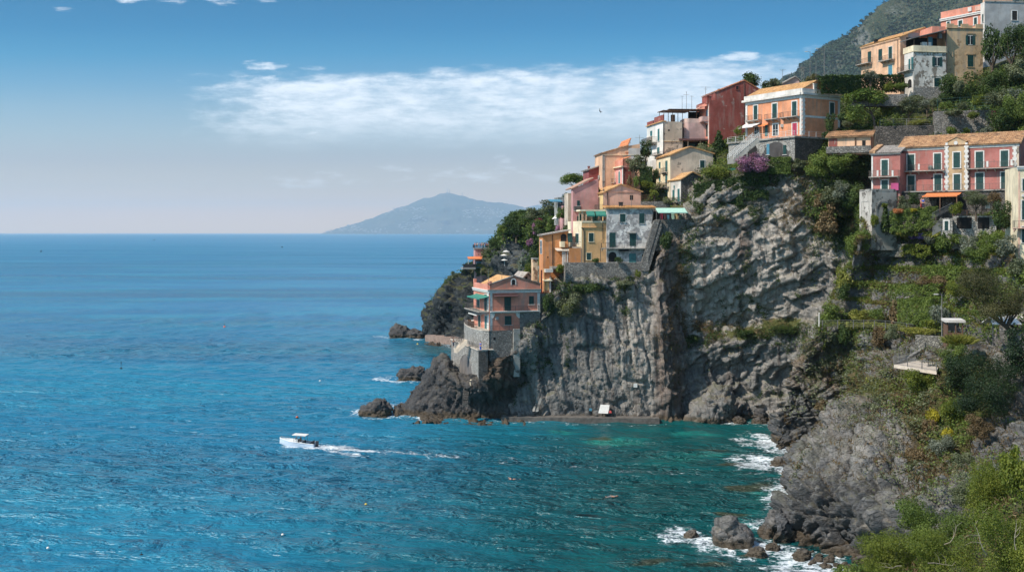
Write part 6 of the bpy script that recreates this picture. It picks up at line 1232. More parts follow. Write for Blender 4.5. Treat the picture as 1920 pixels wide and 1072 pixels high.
for i, (x, y, d) in enumerate(((1878, 622, 132), (1905, 616, 135))):
    q = at(x, y+18, d); t = empty('white_gazebo', q, ('white gazebo canopy seen through the holm oak branches, nearer the kiosk', 'white gazebo canopy behind the holm oak at the right frame edge')[i], 'gazebo'); m = MB(); m.prism([q+[-1.8, -1.5, 2.2], q+[1.8, -1.5, 2.2], q+[1.5, 0, 3.0], q+[-1.5, 0, 3.0]], [0, 0, .08]); m.prism([q+[-1.8, 1.5, 2.2], q+[1.8, 1.5, 2.2], q+[1.5, 0.02, 3.0], q+[-1.5, 0.02, 3.0]], [0, 0, .08]); m.build('canopy', M_WHITEC, t)
    for sx in (-1.7, 1.7): m = MB(); m.tube([q+[sx, -1.4, -.5], q+[sx, -1.4, 2.25]], .05, 6); m.build('post', M_METAL, t)
# dry stone walls of the vegetable terraces
for l, c_, a, r_, tp in (('dry stone terrace wall below the fenced violet flower bed', (1640,470,171.8), -30, 1735, 457), ('rubble wall under the lawn edge between fence and platform', (1716,655,153), -32, 1772, 628)):
    wall_thing(l, c_, a, r_, -.7, tp, M_STONE_M, 1.0, 'terrace_wall')

# ================================================================== people
SKIN = plain('skin', s2l(200,150,122), .6, .06); HAIR = plain('dark_hair', s2l(48,36,30), .7, .1)
def cloth(n, rgb): return plain(n, s2l(*rgb), .85, .1)
def skin_mesh(name, V, E, Rr, mat, parent, sub=1, root=0):
    me = bpy.data.meshes.new(name); me.from_pydata([tuple(v) for v in V], E, []); o = link_mesh(name, me, mat, parent)
    m = o.modifiers.new('Skin', 'SKIN'); m.use_smooth_shade = True; ly = me.skin_vertices[0].data if me.skin_vertices else None
    if ly is None:
        bpy.context.view_layer.objects.active = o; ly = me.skin_vertices[0].data
    for i, r in enumerate(Rr): ly[i].radius = (r, r)
    ly[root].use_root = True; s_ = o.modifiers.new('Subsurf', 'SUBSURF'); s_.levels = s_.render_levels = sub; return o
def person(label, pos, rz, shirt, trousers, pose='stand', hair=HAIR, scale=1., group=None, hat=None):
    t = empty('person', pos, label, 'person', group); t.rotation_euler = (0, 0, rz)
    if scale != 1: t.scale = (scale,)*3
    V, E, Q = [], [], []
    def v(p, r, a=None):
        V.append(p); Q.append(r)
        if a is not None: E.append((a, len(V)-1))
        return len(V)-1
    seat = pose == 'sit'; hz_ = .52 if seat else .94
    pel = v((0, 0, hz_), .135); ch = v((0, .01, hz_+.24), .125, pel); sh = v((0, .0, hz_+.46), .13, ch); nk = v((0, .01, hz_+.56), .055, sh); jaw = v((0, -.03, hz_+.64), .07, nk); hd = v((0, -.01, hz_+.73), .098, jaw); v((0, 0, hz_+.80), .07, hd)
    for sx in (-1, 1):
        s1 = v((sx*.18, 0, hz_+.45), .062, sh)
        if pose == 'wave' and sx > 0: el, wr = (.36, -.05, hz_+.5), (.42, -.1, hz_+.72)
        elif pose in ('lean', 'sit'): el, wr = (sx*.25, -.10, hz_+.2), (sx*.16, -.34, hz_+.16)
        else: el, wr = (sx*.25, .03, hz_+.17), (sx*.27, -.07, hz_-.06)
        e1 = v(el, .046, s1); w1 = v(wr, .033, e1); dv = np.array(wr)-np.array(el); dv = dv/np.linalg.norm(dv)
        pm = v(tuple(np.array(wr)+dv*.07), .036, w1)
        for f in range(4): fb = v(tuple(np.array(wr)+dv*.12+np.array([0, (f-1.5)*.022, 0])), .010, pm); v(tuple(np.array(wr)+dv*(.17+.012*(f in (1, 2)))+np.array([-sx*.02, (f-1.5)*.024, 0])), .008, fb)
        tb = v(tuple(np.array(wr)+dv*.06+np.array([0, -.05, 0])), .011, pm); v(tuple(np.array(wr)+dv*.10+np.array([0, -.065, 0])), .009, tb)
        h1 = v((sx*.09, 0, hz_-.06), .10, pel)
        if seat: kn = v((sx*.11, -.42, hz_-.02), .062, h1); an = v((sx*.11, -.44, .09), .042, kn)
        else: kn = v((sx*.10, -.02 if pose != 'walk' else -.16*sx, .50), .064, h1); an = v((sx*.10, .02 if pose != 'walk' else -.18*sx+.06, .09), .042, kn)
        ft = v((V[an][0], V[an][1]-.16, .035), .035, an)
    skin_mesh('body', V, E, Q, SKIN, t)
    # clothes hang just outside the body
    sv = [(0, 0, hz_+.02), (0, .01, hz_+.24), (0, 0, hz_+.45), (-.18, 0, hz_+.445), (.18, 0, hz_+.445)]; ev = [(0, 1), (1, 2), (2, 3), (2, 4)]; rv = [.152, .143, .145, .078, .078]
    for k_, sx in ((3, -1), (4, 1)): sv.append(tuple(np.array(sv[k_])*.45+np.array([sx*.25, .02, hz_+.19])*.55)); ev.append((k_, len(sv)-1)); rv.append(.064)
    skin_mesh('shirt', sv, ev, rv, shirt, t)
    tv, te, tr = [(0, 0, hz_+.02)], [], [.148]
    for sx in (-1, 1):
        tv.append((sx*.09, 0, hz_-.08)); te.append((0, len(tv)-1)); tr.append(.112); b = len(tv)-1
        tv.append((sx*.11, -.42, hz_-.02) if seat else (sx*.10, -.02 if pose != 'walk' else -.16*sx, .50)); te.append((b, len(tv)-1)); tr.append(.078); b = len(tv)-1
        tv.append((sx*.11, -.44, .16) if seat else (sx*.10, .02 if pose != 'walk' else -.18*sx+.06, .14)); te.append((b, len(tv)-1)); tr.append(.062)
    skin_mesh('trousers', tv, te, tr, trousers, t)
    hp = [(0, .02, hz_+.77), (0, .06, hz_+.71), (0, .05, hz_+.82)]; skin_mesh('hat' if hat else 'hair', hp, [(0, 1), (0, 2)], [.103, .07, .06], hat or hair, t)
    fc = MB()
    for sx in (-1, 1): fc.cbox([sx*.036, -.102, hz_+.735], .022, .012, .012)
    fc.cbox([0, -.100, hz_+.675], .05, .012, .010)
    f_ = fc.build('face_features', HAIR, None); f_.parent = t
    ns = MB(); ns.prism([(-.014, -.098, hz_+.70), (.014, -.098, hz_+.70), (0, -.098, hz_+.745)], (0, -.03, -.006)); n_ = ns.build('nose', SKIN, None); n_.parent = t
    return t
c_blue, c_white, c_red, c_navy, c_pink, c_grey, c_yel, c_green = (cloth(n, c) for n, c in (('blue_cloth', (50,96,190)), ('white_shirt', (226,222,216)), ('red_shirt', (186,60,56)), ('navy_cloth', (44,52,78)), ('pink_shirt', (214,136,140)), ('grey_cloth', (128,124,122)), ('yellow_cloth', (214,180,70)), ('green_cloth', (70,110,76))))
straw = cloth('straw_hat', (224,214,190))
def zat(px, py, d): return at(px, py, d)
person('person in blue shirt and shorts standing on the sunlit lower terrace', zat(901, 657.5, 200.6), R(-40), c_blue, c_blue)
person('person in grey at the top of the stair beside the lower terrace', zat(850, 650, 207), R(70), c_grey, c_navy, 'lean')
person('person in white hat walking along the metal fence on the headland', zat(1674, 618, 166), R(30), c_navy, c_navy, 'walk', hat=straw)
person('person in blue top standing under the orange awning of the long red house', zat(1731, 391, 161), R(-20), c_blue, c_navy)
person('person in pink top beside the blue-topped one under the orange awning', zat(1727.5, 391, 161.6), R(20), c_pink, c_red, 'lean')
person('person in grey shirt seated inside the dark wooden kiosk', zat(1797, 630, 138.5), R(0), c_grey, c_navy, 'sit')
cols = (c_red, c_navy, c_white, c_pink, c_red, c_grey, c_blue, c_red, c_navy)
nm_ = ('red top', 'navy top', 'white top', 'pink top', 'bright red jumper', 'grey top', 'blue top', 'dark red shirt', 'navy jacket')
pos_ = ('at the left end', 'second from the left', 'third from the left', 'left of the middle', 'at the middle', 'right of the middle', 'third from the right', 'second from the right', 'at the right end')
for i in range(9):
    k = -.1+i*(LK.wF+.7)/8.5; q = LK.P('F', k, LK.z1+.3, -.5-(i % 3)*.7); person('tiny visitor in %s %s of the lookout roof terrace' % (nm_[i], pos_[i]), q, R(-60+40*(i % 4)), cols[i], c_navy if i % 2 else c_grey, ('stand', 'lean', 'wave')[i % 3 if i != 4 else 2], group='visitors on the lookout roof')
for x, y, l, m in ((976, 897, 'swimmer in dark swim cap doing the crawl in the bay', c_navy), (1135, 930, 'swimmer floating over a dark reef in the middle of the bay', c_grey)):
    q = sea(x, y); t = person(l, q+[0, 0, -.13], R(95 if x < 1000 else -80), m, m, 'wave' if x < 1000 else 'stand', hat=c_navy if x < 1000 else None); t.rotation_euler = (R(-86), 0, R(95 if x < 1000 else -80))
# ================================================================== motor boat, buoys, gull
def bezier_hull():
    n, V = 14, []
    for i in range(n+1):
        f = i/n; x = -3.1+6.4*f; bw = 1.15*(1-max(0, (f-.45)/.55)**2.2); ztop = .75+.42*f**2; keel = -.35+.55*max(0, (f-.7)/.3)**2
        for (wf, zf) in ((1., 1.), (.97, .6), (.86, .25), (0., 0.), (-.86, .25), (-.97, .6), (-1., 1.)): V.append((x, bw*wf, keel+(ztop-keel)*zf))
    return V, n
q = sea(559, 836); bt = empty('motor_boat', q, 'white motor boat with canvas top speeding left across the bay', 'boat'); bt.rotation_euler = (R(0), R(-3), R(171))
V, n = bezier_hull(); F = [(i*7+j, i*7+j+1, (i+1)*7+j+1, (i+1)*7+j) for i in range(n) for j in range(6)]+[tuple(range(7))]; m = MB(); m.v = V; m.f = F
bp = bpy.data.objects.new
def bpart(mb, name, mat): o = mb.build(name, mat, None); o.parent = bt; return o
M_HULL = plain('boat_hull', s2l(206,216,228), .25, .06); M_HULLW = plain('boat_white', s2l(236,234,230), .3, .05); M_SEAT = plain('boat_seat', s2l(48,50,58), .6, .1)
bpart(m, 'hull', M_HULL); m = MB()
for i in range(n):     # gunwale and foredeck
    for sgn in (0, 6):
        a = np.array(V[i*7+sgn]); b = np.array(V[(i+1)*7+sgn]); m.tube([a, b], .07, 6)
fd = [V[i*7] for i in range(8, n+1)]+[V[i*7+6] for i in range(n, 7, -1)]; m.prism([(x, y, z-.02) for x, y, z in fd], (0, 0, -.08)); bpart(m, 'deck', M_HULLW)
m = MB(); m.prism([(V[i*7][0], V[i*7][1]*.9, .28) for i in range(0, 9)]+[(V[i*7][0], -V[i*7][1]*.9, .28) for i in range(8, -1, -1)], (0, 0, -.06)); bpart(m, 'cockpit_floor', plain('boat_floor', s2l(190,178,158), .7, .1))
m = MB(); m.cbox((.3, 0, .28), .6, .9, .95); m.prism([(.55, -.45, 1.2), (.55, .45, 1.2), (.25, .45, 1.6), (.25, -.45, 1.6)], (.05, 0, 0)); bpart(m, 'console', M_HULLW)
for x in (-.9, -2.3): m = MB(); m.cbox((x, 0, .28), .5, 1.5 if x < -2 else .8, .45); m.cbox((x-.25, 0, .6), .12, 1.5 if x < -2 else .8, .5); bpart(m, 'seat', M_SEAT)
m = MB(); m.prism([(-1.5, -.85, 1.95), (.9, -.85, 1.9), (.9, .85, 1.9), (-1.5, .85, 1.95)], (0, 0, .09)); bpart(m, 'canopy', M_WHITEC)
for x in (-1.3, .6):
    for y in (-.75, .75): m = MB(); m.tube([(x, y, .7), (x, y, 1.93)], .03, 6); bpart(m, 'canopy_post', M_METAL)
m = MB(); m.cbox((-3.3, 0, .1), .4, .45, 1.05); m.cbox((-3.25, 0, -.4), .15, .15, .6); bpart(m, 'outboard_motor', M_SEAT)
m = MB(); m.tube([(2.9, 0, 1.1), (3.2, 0, 1.45), (2.4, .4, 1.4), (1.8, .75, 1.3)], .025, 5); m.tube([(3.2, 0, 1.45), (2.4, -.4, 1.4), (1.8, -.75, 1.3)], .025, 5); bpart(m, 'bow_rail', M_METAL)
pp = person('boatman in dark red top seated at the helm of the white motor boat', q+np.array([.45, 0, .45]), R(-95), cloth('maroon_top', (96,40,44)), c_navy, 'sit')
def buoy(x, y, r, mat, label, staff=0., grp=None):
    q = sea(x, y); t = empty('buoy', q, label, 'buoy', grp); m = MB(); r *= .62; m.lathe(q, [(0, -r*.5), (r*.7, -r*.4), (r, 0), (r*.9, r*.45), (r*.45, r*.85), (0, r)], 12); m.build('float', mat, t, True)
    m = MB(); m.tube([q+[0, 0, r*.8], q+[0, 0, r+max(staff, .25)]], .05 if staff else .03, 6)
    if staff: m.lathe(q+[0, 0, r+staff*.55], [(0, 0), (r*.35, .1), (r*.35, staff*.3), (0, staff*.42)], 8)
    m.build('staff', M_DKIRON, t)
Bk, Or, Yl, Wh = M_DARK, plain('orange_float', s2l(214,92,40), .5, .1), plain('yellow_float', s2l(226,190,70), .5, .1), plain('white_float', s2l(226,222,214), .5, .1)
for a in ((227, 691, .55, Bk, 'dark buoy with a tall staff on the open sea at left', 1.6), (421, 613, .75, Or, 'orange buoy with dark top mark far out on the sea', 1.), (77, 472, 3., Bk, 'tiny dark boat-like buoy nearest the left frame edge', 2.5), (289, 450.5, 5., Bk, 'tiny dark buoy close under the horizon', 3.), (529, 464, 4., Bk, 'tiny low dark buoy on the horizon band left of the promontory', .0), (557, 782, .42, Or, 'orange ball buoy just above the motor boat', 0.), (600, 714, .4, Wh, 'pale float on the sea left of the flat rock', 0.), (783, 645, .5, Yl, 'yellow buoy in front of the stone mole', .0), (1200, 823, .35, Bk, 'dark little float in the green bay under the brown cliff', 0.), (265, 1042, .45, Bk, 'dark float near the bottom left of the sea', 0.), (530, 1002, .3, Wh, 'pale float on the water below the motor boat', 0.), (686, 945, .3, Yl, 'yellowish float right of the boat wake', 0.), (90, 1027, .3, Wh, 'pale float at the bottom left corner of the sea', 0.), (565, 867, .3, Bk, 'small dark float just below the motor boat', 0.)): buoy(*a)
for i, (x, y) in enumerate(((658, 850), (685, 852), (1130, 932.5), (960, 900), (1236, 935))): pass
g = at(1125, 209, 180); gt = empty('gull', g, 'gull gliding in front of the pale cloud', 'bird'); m = MB(); m.tube([g+[-.12, 0, .15], g+[0, 0, 0], g+[.2, 0, -.3]], [.03, .09, .02], 6); m.build('body', plain('gull_grey', s2l(70,70,72), .7, .1), gt); 
for sg in (-1, 1): m = MB(); m.prism([g+[-.05, 0, .02], g+[.08, 0, -.06], g+[.28*sg+.18, .5*sg, .18-.22*sg], g+[.16*sg+.0, .45*sg, .25-.2*sg]], [.0, .0, .03]); m.build('wing', plain('gull_grey', s2l(70,70,72), .7, .1), gt)
# ================================================================== vegetation
def leaf_quads(P, D, size, rg, aspect=.55, curl=.25):
    """one bent rhombic leaf spray per point P, lying across direction D"""
    n = len(P); a = rg.normal(size=(n, 3)); t = np.cross(D, a); t /= np.linalg.norm(t, axis=1)[:, None]+1e-9; b = np.cross(D, t); b /= np.linalg.norm(b, axis=1)[:, None]+1e-9
    s = size*rg.uniform(.55, 1.35, n)[:, None]; w = s*aspect
    V = np.stack([P-t*s*.5, P-b*w*.5+D*s*curl*.3, P+t*s*.5, P+b*w*.5+D*s*curl*.3], 1).reshape(-1, 3)
    return V, np.arange(4*n).reshape(n, 4)
def cloud(lobes, n, size, seed, shell=.5, rough=.28, up=.35):
    rg = np.random.default_rng(seed); L = np.array(lobes, float); wt = (L[:, 3]*L[:, 4]+L[:, 4]*L[:, 5]+L[:, 3]*L[:, 5])**.9; wt /= wt.sum()
    k = rg.choice(len(L), n, p=wt); u = rg.normal(size=(n, 3)); u /= np.linalg.norm(u, axis=1)[:, None]
    r = 1-shell*rg.random(n)**1.6; r = r*(1+rough*fbm(u*2.2+k[:, None]*3.1+seed, 3)); P = L[k, :3]+u*L[k, 3:]*r[:, None]
    D = u*.8+rg.normal(size=(n, 3))*.55+np.array([0, 0, up]); D /= np.linalg.norm(D, axis=1)[:, None]
    # holes: drop sprays where a coarse noise says gap
    keep = fbm(P*2.6+seed*1.7, 3)+.35*rg.random(n) > -.22; P, D, k = P[keep], D[keep], k[keep]; n = len(P)
    V, F = leaf_quads(P, D, size, rg); tint = np.clip(.48+.30*fbm(P*1.8+seed*2.3, 3)+.16*rg.normal(size=n)+(hash01(k*7, k*3, k)-.5)*.22, 0, 1)
    return V, F, tint
def cloud_mesh(name, lobes, n, size, seed, **k):
    V, F, tint = cloud(lobes, n, size, seed, **k); me = bpy.data.meshes.new(name); me.vertices.add(len(V)); me.vertices.foreach_set('co', V.astype(np.float32).ravel()); me.loops.add(F.size); me.loops.foreach_set('vertex_index', F.astype(np.int32).ravel()); me.polygons.add(len(F)); me.polygons.foreach_set('loop_start', np.arange(0, F.size, 4, dtype=np.int32)); me.update(calc_edges=True)
    a = me.attributes.new('tint', 'FLOAT', 'FACE'); a.data.foreach_set('value', tint.astype(np.float32)); me.materials.append(None); return me
def rnd_lobes(seed, n, spread=(.55, .55, .5), r=(.35, .6), zc=1., flat=1.):
    rg = np.random.default_rng(seed); o = [(0, 0, zc*.9, .62, .62, .62*flat)]
    for i in range(n):
        q = rg.uniform(0, 2*math.pi); rr = rg.uniform(.3, 1)**.5; s_ = rg.uniform(*r); o.append((math.cos(q)*rr*spread[0], math.sin(q)*rr*spread[1], zc+rg.uniform(-1, 1)*spread[2], s_, s_, s_*flat*.9))
    return o
PROTO = {}
def proto(kind, var, big):
    key = (kind, var, big)
    if key in PROTO: return PROTO[key]
    n, sz = {0: (700, .23), 1: (2200, .145), 2: (6500, .085), 3: (30000, .036)}[big]; sd = var*17+big*101+len(kind)
    if kind == 'bush': me = cloud_mesh('bush_leaves', rnd_lobes(sd, 7, (.5, .5, .35), (.3, .5), .9, .9), n, sz, sd)
    elif kind == 'tall': me = cloud_mesh('tall_leaves', [(0, 0, .5, .55, .55, .5), (0, 0, 1.1, .5, .5, .55), (.05, 0, 1.6, .3, .3, .4), (.25, .2, .8, .4, .4, .5), (-.25, -.1, .7, .4, .4, .5)], n, sz, sd)
    elif kind == 'cone': me = cloud_mesh('cone_leaves', [(0, 0, .35, .5, .5, .4), (0, 0, .85, .42, .42, .45), (0, 0, 1.3, .28, .28, .4), (0, 0, 1.7, .13, .13, .3)], n, sz, sd, rough=.15)
    elif kind == 'crown': me = cloud_mesh('crown_leaves', rnd_lobes(sd, 11, (.6, .6, .55), (.26, .44), 1.05, .85), n, sz, sd, shell=.6)
    elif kind == 'pine': me = cloud_mesh('pine_leaves', [(math.cos(i*2.4)*.62*math.sqrt(i/14), math.sin(i*2.4)*.62*math.sqrt(i/14), 1.35+.25*(1-i/14)+.08*math.sin(i*5.1), .34, .34, .30) for i in range(15)], n, sz, sd, shell=.7, up=.7)
    elif kind == 'mat': me = cloud_mesh('mat_leaves', rnd_lobes(sd, 9, (.65, .65, .12), (.28, .45), .55, .8), n, sz, sd, up=.6)
    elif kind == 'tuft':
        rg = np.random.default_rng(sd); m_ = n; b0 = rg.normal(size=(m_, 3))*[.42, .42, .05]; d = rg.normal(size=(m_, 3))*[.45, .45, .15]+[0, 0, 1.]; d[:, :2] += b0[:, :2]*.9; d /= np.linalg.norm(d, axis=1)[:, None]; ln = rg.uniform(.7, 1.9, m_)[:, None]; sd_ = np.cross(d, rg.normal(size=(m_, 3))); sd_ /= np.linalg.norm(sd_, axis=1)[:, None]; w_ = sz*.22
        V = np.stack([b0-sd_*w_, b0+sd_*w_, b0+d*ln*.6+sd_*w_*.7-[0, 0, .05], b0+d*ln-[0, 0, .25]], 1).reshape(-1, 3); F = np.arange(4*m_).reshape(-1, 4)
        me = bpy.data.meshes.new('tuft_blades'); me.vertices.add(len(V)); me.vertices.foreach_set('co', V.astype(np.float32).ravel()); me.loops.add(F.size); me.loops.foreach_set('vertex_index', F.astype(np.int32).ravel()); me.polygons.add(m_); me.polygons.foreach_set('loop_start', np.arange(0, F.size, 4, dtype=np.int32)); me.update(calc_edges=True)
        a = me.attributes.new('tint', 'FLOAT', 'FACE'); a.data.foreach_set('value', rg.random(m_).astype(np.float32)); me.materials.append(None)
    PROTO[key] = me; return me
_vi = [0]
def put_leaves(name, kind, loc, w_, h_, mat, parent=None, big=None, local=None):
    _vi[0] += 1; px = w_/loc[1]*FPX
    big = big if big is not None else (0 if px < 26 else 1 if px < 60 else 2 if px < 130 else 3); me = proto(kind, _vi[0] % 3, big)
    o = bpy.data.objects.new(name, me); COL.objects.link(o); o.parent = parent; o.location = local if local is not None else loc
    o.rotation_euler = (0, 0, (_vi[0]*2.399) % 6.283); ex = {'bush': 1.0, 'tall': .62, 'cone': .5, 'crown': 1.02, 'pine': .98, 'mat': 1.05, 'tuft': .9}[kind]; hz_ = {'bush': 1.75, 'tall': 2.0, 'cone': 2.0, 'crown': 2.0, 'pine': 1.9, 'mat': 1.05, 'tuft': 1.7}[kind]
    o.scale = (w_/2/ex, w_/2/ex, h_/hz_); o.material_slots[0].link = 'OBJECT'; o.material_slots[0].material = mat; return o
def bush(kind, px, py, d, w, h, mat, label, name='bush', cat='bush', group=None, dz=.25):
    loc = at(px, py, d); d = loc[1]; loc[2] -= dz; o = put_leaves(name, kind, loc, w/FPX*d, h/FPX*d+dz, mat); return tag(o, label, cat, group)
def tree(kind, px, py, d, w, h, mat, label, name='tree', trunk_h=.45, lean=0., group=None, limbs=6, cpx=None, bark=None):
    """trunk stands at photo point px, py; the crown is w wide and h is the whole height"""
    loc = at(px, py, d); d = loc[1]; W, Hh = w/FPX*d, h/FPX*d; t = empty(name, loc, label, 'tree', group); cx = ((cpx if cpx else px)-px)/FPX*d; rg = np.random.default_rng(int(px*7+py)); m = MB(); r0 = max(.07, Hh*.028)
    ch = Hh*(1-trunk_h); top = loc+np.array([cx*.7, 0, Hh*trunk_h]); m.tube([loc-[0, 0, .6], loc+[cx*.15, 0, Hh*trunk_h*.4], loc+[cx*.4, .1, Hh*trunk_h*.75], top], [r0*1.3, r0*1.05, r0*.9, r0*.75], 8)
    for i in range(limbs):
        q = 2*math.pi*i/limbs+rg.uniform(-.3, .3); e = loc+np.array([cx, 0, 0])+np.array([math.cos(q)*W*.34, math.sin(q)*W*.34, Hh*(trunk_h+(1-trunk_h)*rg.uniform(.35, .7))]); s_ = loc+(top-loc)*rg.uniform(.7, 1.); mid = (s_+e)/2+np.array([0, 0, -.04*Hh*rg.random()])
        m.tube([s_, mid, e], [r0*.55, r0*.38, r0*.14], 6)
    m.build('trunk', bark or M_BARK, t); put_leaves('crown', kind, loc, W, ch*1.12 if kind != 'pine' else Hh, mat, t, None, (cx, 0, Hh*trunk_h-ch*.1 if kind != 'pine' else 0)); return t
def hedge(label, a, b, th, h, mat, n, size, name='hedge', cat='hedge', hang=0., lumps=.25):
    """leafy box along a-b (world points at its foot)"""
    a, b = np.array(a), np.array(b); rg = np.random.default_rng(int(abs(a[0]*31+b[2]*17))+3); L = np.linalg.norm(b-a); u = (b-a)/L; nr = np.array([u[1], -u[0], 0]); nr /= np.linalg.norm(nr)
    s = rg.random(n)*L; z = rg.random(n)*h; face = rg.random(n); p = np.where(face < .55, 0, rg.random(n)*th); z = np.where(face > .72, h-.1*rg.random(n), z)
    P = a+u*s[:, None]-nr*p[:, None]+np.array([0, 0, 1])*(z[:, None]-hang*rg.random(n)[:, None]*0); P += (lumps*fbm(P*.9, 3))[:, None]*np.array([nr[0], nr[1], .8])+rg.normal(size=(n, 3))*.07
    if hang > 0: P[:, 2] -= hang*np.clip(fbm(P*[.35, .35, 0], 2)+.3, 0, 1)*(z < h*.4)
    D = np.where((face > .72)[:, None], np.array([0, 0, 1.]), nr)+rg.normal(size=(n, 3))*.55; D /= np.linalg.norm(D, axis=1)[:, None]; V, F = leaf_quads(P, D, size, rg)
    tint = np.clip(.45+.3*fbm(P*1.1, 3)+.17*rg.normal(size=n), 0, 1); o = np_mesh(name, V, F, mat, None, dict(tint=('FACE', tint)), loc=a); return tag(o, label, cat)

# --- ridge and top of the village
B_, T_ = bush, tree
T_('crown', 1412, 178, 241, 50, 50, L_DARK, 'round dark tree rising behind the apex of the dark red house', trunk_h=.2)
T_('crown', 1436, 178, 240, 24, 34, L_DARK, 'narrow dark tree between the round red-house tree and an olive bush', trunk_h=.15)
B_('bush', 1453, 176, 239, 34, 36, L_OLIVE, 'pale olive bush left of the small mauve grey roof')
B_('bush', 1523, 166, 233, 34, 34, L_OAK, 'brownish green bush on the ridge just left of the tall street lamp'); B_('bush', 1549, 166, 230, 38, 32, L_DARK, 'dark green bush at the foot of the tall ridge street lamp'); B_('bush', 1578, 164, 224, 36, 30, L_DARK, 'dark round bush on the ridge at the left end of the long hedge')
hedge('long clipped dark hedge above the garden wall below the long peach house', at(1540, 176, 205), at(1696, 172, 201.5), 1.6, 3.4, L_DARK, 15000, .34)
T_('crown', 1632, 168, 199, 36, 40, L_GREY, 'small silvery olive tree in front of the long peach house', 'olive_tree', .35); T_('crown', 1657, 166, 198.5, 14, 26, L_DRY, 'almost bare little tree right of the silvery olive tree', 'bare_tree', .5)
B_('bush', 1664, 172, 197.5, 24, 22, L_LIME, 'lime green shrub beside the wall left of the flaking house'); B_('mat', 1690, 166, 198, 36, 12, L_MID, 'low green plants on the ledge left of the flaking house')
T_('pine', 1641, 238, 191, 104, 72, L_PINE, 'wide umbrella pine spreading right of the orange villa', 'umbrella_pine', .45, cpx=1626)
B_('crown', 1604, 236, 193, 50, 44, L_MID, 'bright bushy shrub under the left edge of the umbrella pine'); B_('bush', 1662, 222, 191, 36, 36, L_LIME, 'yellow green shrub behind the trunk of the umbrella pine'); B_('mat', 1590, 238, 199, 26, 14, L_OLIVE, 'low olive plants on the wall left of the pine foot')
B_('crown', 1556, 252, 202, 26, 44, L_DARK, 'dark climbing shrub against the right wall of the orange villa'); B_('bush', 1577, 226, 203, 20, 18, L_DARK, 'small dark shrub by the far corner of the orange villa'); B_('bush', 1549, 262, 201, 24, 20, L_DARK, 'dark shrub at the foot of the orange villa right wall')
T_('crown', 1704, 232, 188.5, 60, 52, L_OLIVE, 'gnarled olive tree right of the umbrella pine', 'olive_tree', .3); T_('crown', 1738, 214, 191, 36, 32, L_GREY, 'grey green olive tree between the gnarled olive and the fence', 'olive_tree', .3)
B_('bush', 1683, 200, 193, 36, 24, L_LIME, 'lime bush below the arch window of the flaking house'); B_('bush', 1722, 196, 194, 40, 22, L_OLIVE, 'olive bush at the rubble foot of the flaking house'); B_('bush', 1752, 204, 190, 30, 26, L_OLIVE, 'small olive bush at the left end of the green wire fence')
B_('mat', 1720, 236, 187.5, 60, 12, L_GRASS, 'strip of sunlit grass behind the wire fence above the dark bank wall', 'grass_strip', 'grass'); B_('bush', 1668, 244, 188, 30, 16, L_MID, 'green plants on the ledge at the pine trunk')
B_('crown', 1800, 200, 193.5, 92, 74, L_DARK, 'big dark laurel covering the foot of the tan house'); B_('crown', 1776, 196, 193, 44, 40, L_DARK, 'dark shrub between the flaking house and the big laurel'); B_('bush', 1796, 178, 190, 26, 34, L_OLIVE, 'pale sprig growing out of the big dark laurel')
T_('crown', 1861, 140, 197, 48, 104, L_DARK, 'tall dark tree pressed against the right side of the tan house', trunk_h=.1); T_('crown', 1896, 130, 192, 64, 96, L_DARK, 'large dark tree below the plain grey house', trunk_h=.1); T_('crown', 1932, 128, 188, 70, 84, L_DARK, 'dark tree cut by the right frame edge under the grey house', trunk_h=.1)
B_('crown', 1880, 190, 189, 90, 66, L_DARK, 'dark shrubbery below the tall trees at upper right'); B_('crown', 1905, 158, 185, 52, 54, L_OLIVE, 'dusty olive shrub in front of the dark trees near the right edge')
for i, (x, y, w_, h_, m, l) in enumerate(((1834, 200, 34, 24, L_LIME, 'lime bush behind the middle of the green wire fence'), (1852, 202, 34, 36, L_OLIVE, 'olive shrub behind the right end of the green wire fence'), (1874, 204, 36, 42, L_OLIVE, 'taller olive shrub right of the green wire fence'), (1898, 206, 44, 44, L_GREY, 'grey olive shrub above the red-leaved bush'), (1772, 206, 30, 20, L_MID, 'low green shrub behind the left part of the green wire fence'), (1806, 206, 30, 18, L_OLIVE, 'low olive shrub behind the green wire fence left of the lime bush'))): B_('crown', x, y, 181-i*.7, w_, h_, m, l)
B_('bush', 1786, 256, 180.5, 30, 24, L_MID, 'round bright green bush in front of the pale terrace wall'); B_('mat', 1812, 250, 180.5, 16, 12, L_LIME, 'tiny lime tuft growing from the pale terrace wall'); B_('mat', 1824, 222, 180.5, 26, 14, L_LIME, 'lime creeper hanging over the top of the pale terrace wall'); B_('mat', 1790, 216, 182, 40, 12, L_OLIVE, 'olive creeper along the top left of the pale terrace wall')
B_('bush', 1850, 258, 177, 34, 26, L_GREY, 'grey green bush at the right foot of the pale terrace wall'); B_('crown', 1878, 256, 176, 60, 60, L_DARK, 'dark shrub with red leaves right of the pale terrace wall'); B_('bush', 1864, 226, 178, 24, 20, L_RED, 'small red-leaved bush above the long red house roof'); B_('crown', 1905, 236, 176, 60, 70, L_MID, 'leafy green shrub near the right edge above the long red house'); B_('bush', 1918, 268, 170, 30, 40, L_LIME, 'yellow lime branch hanging in at the right edge above the roof')
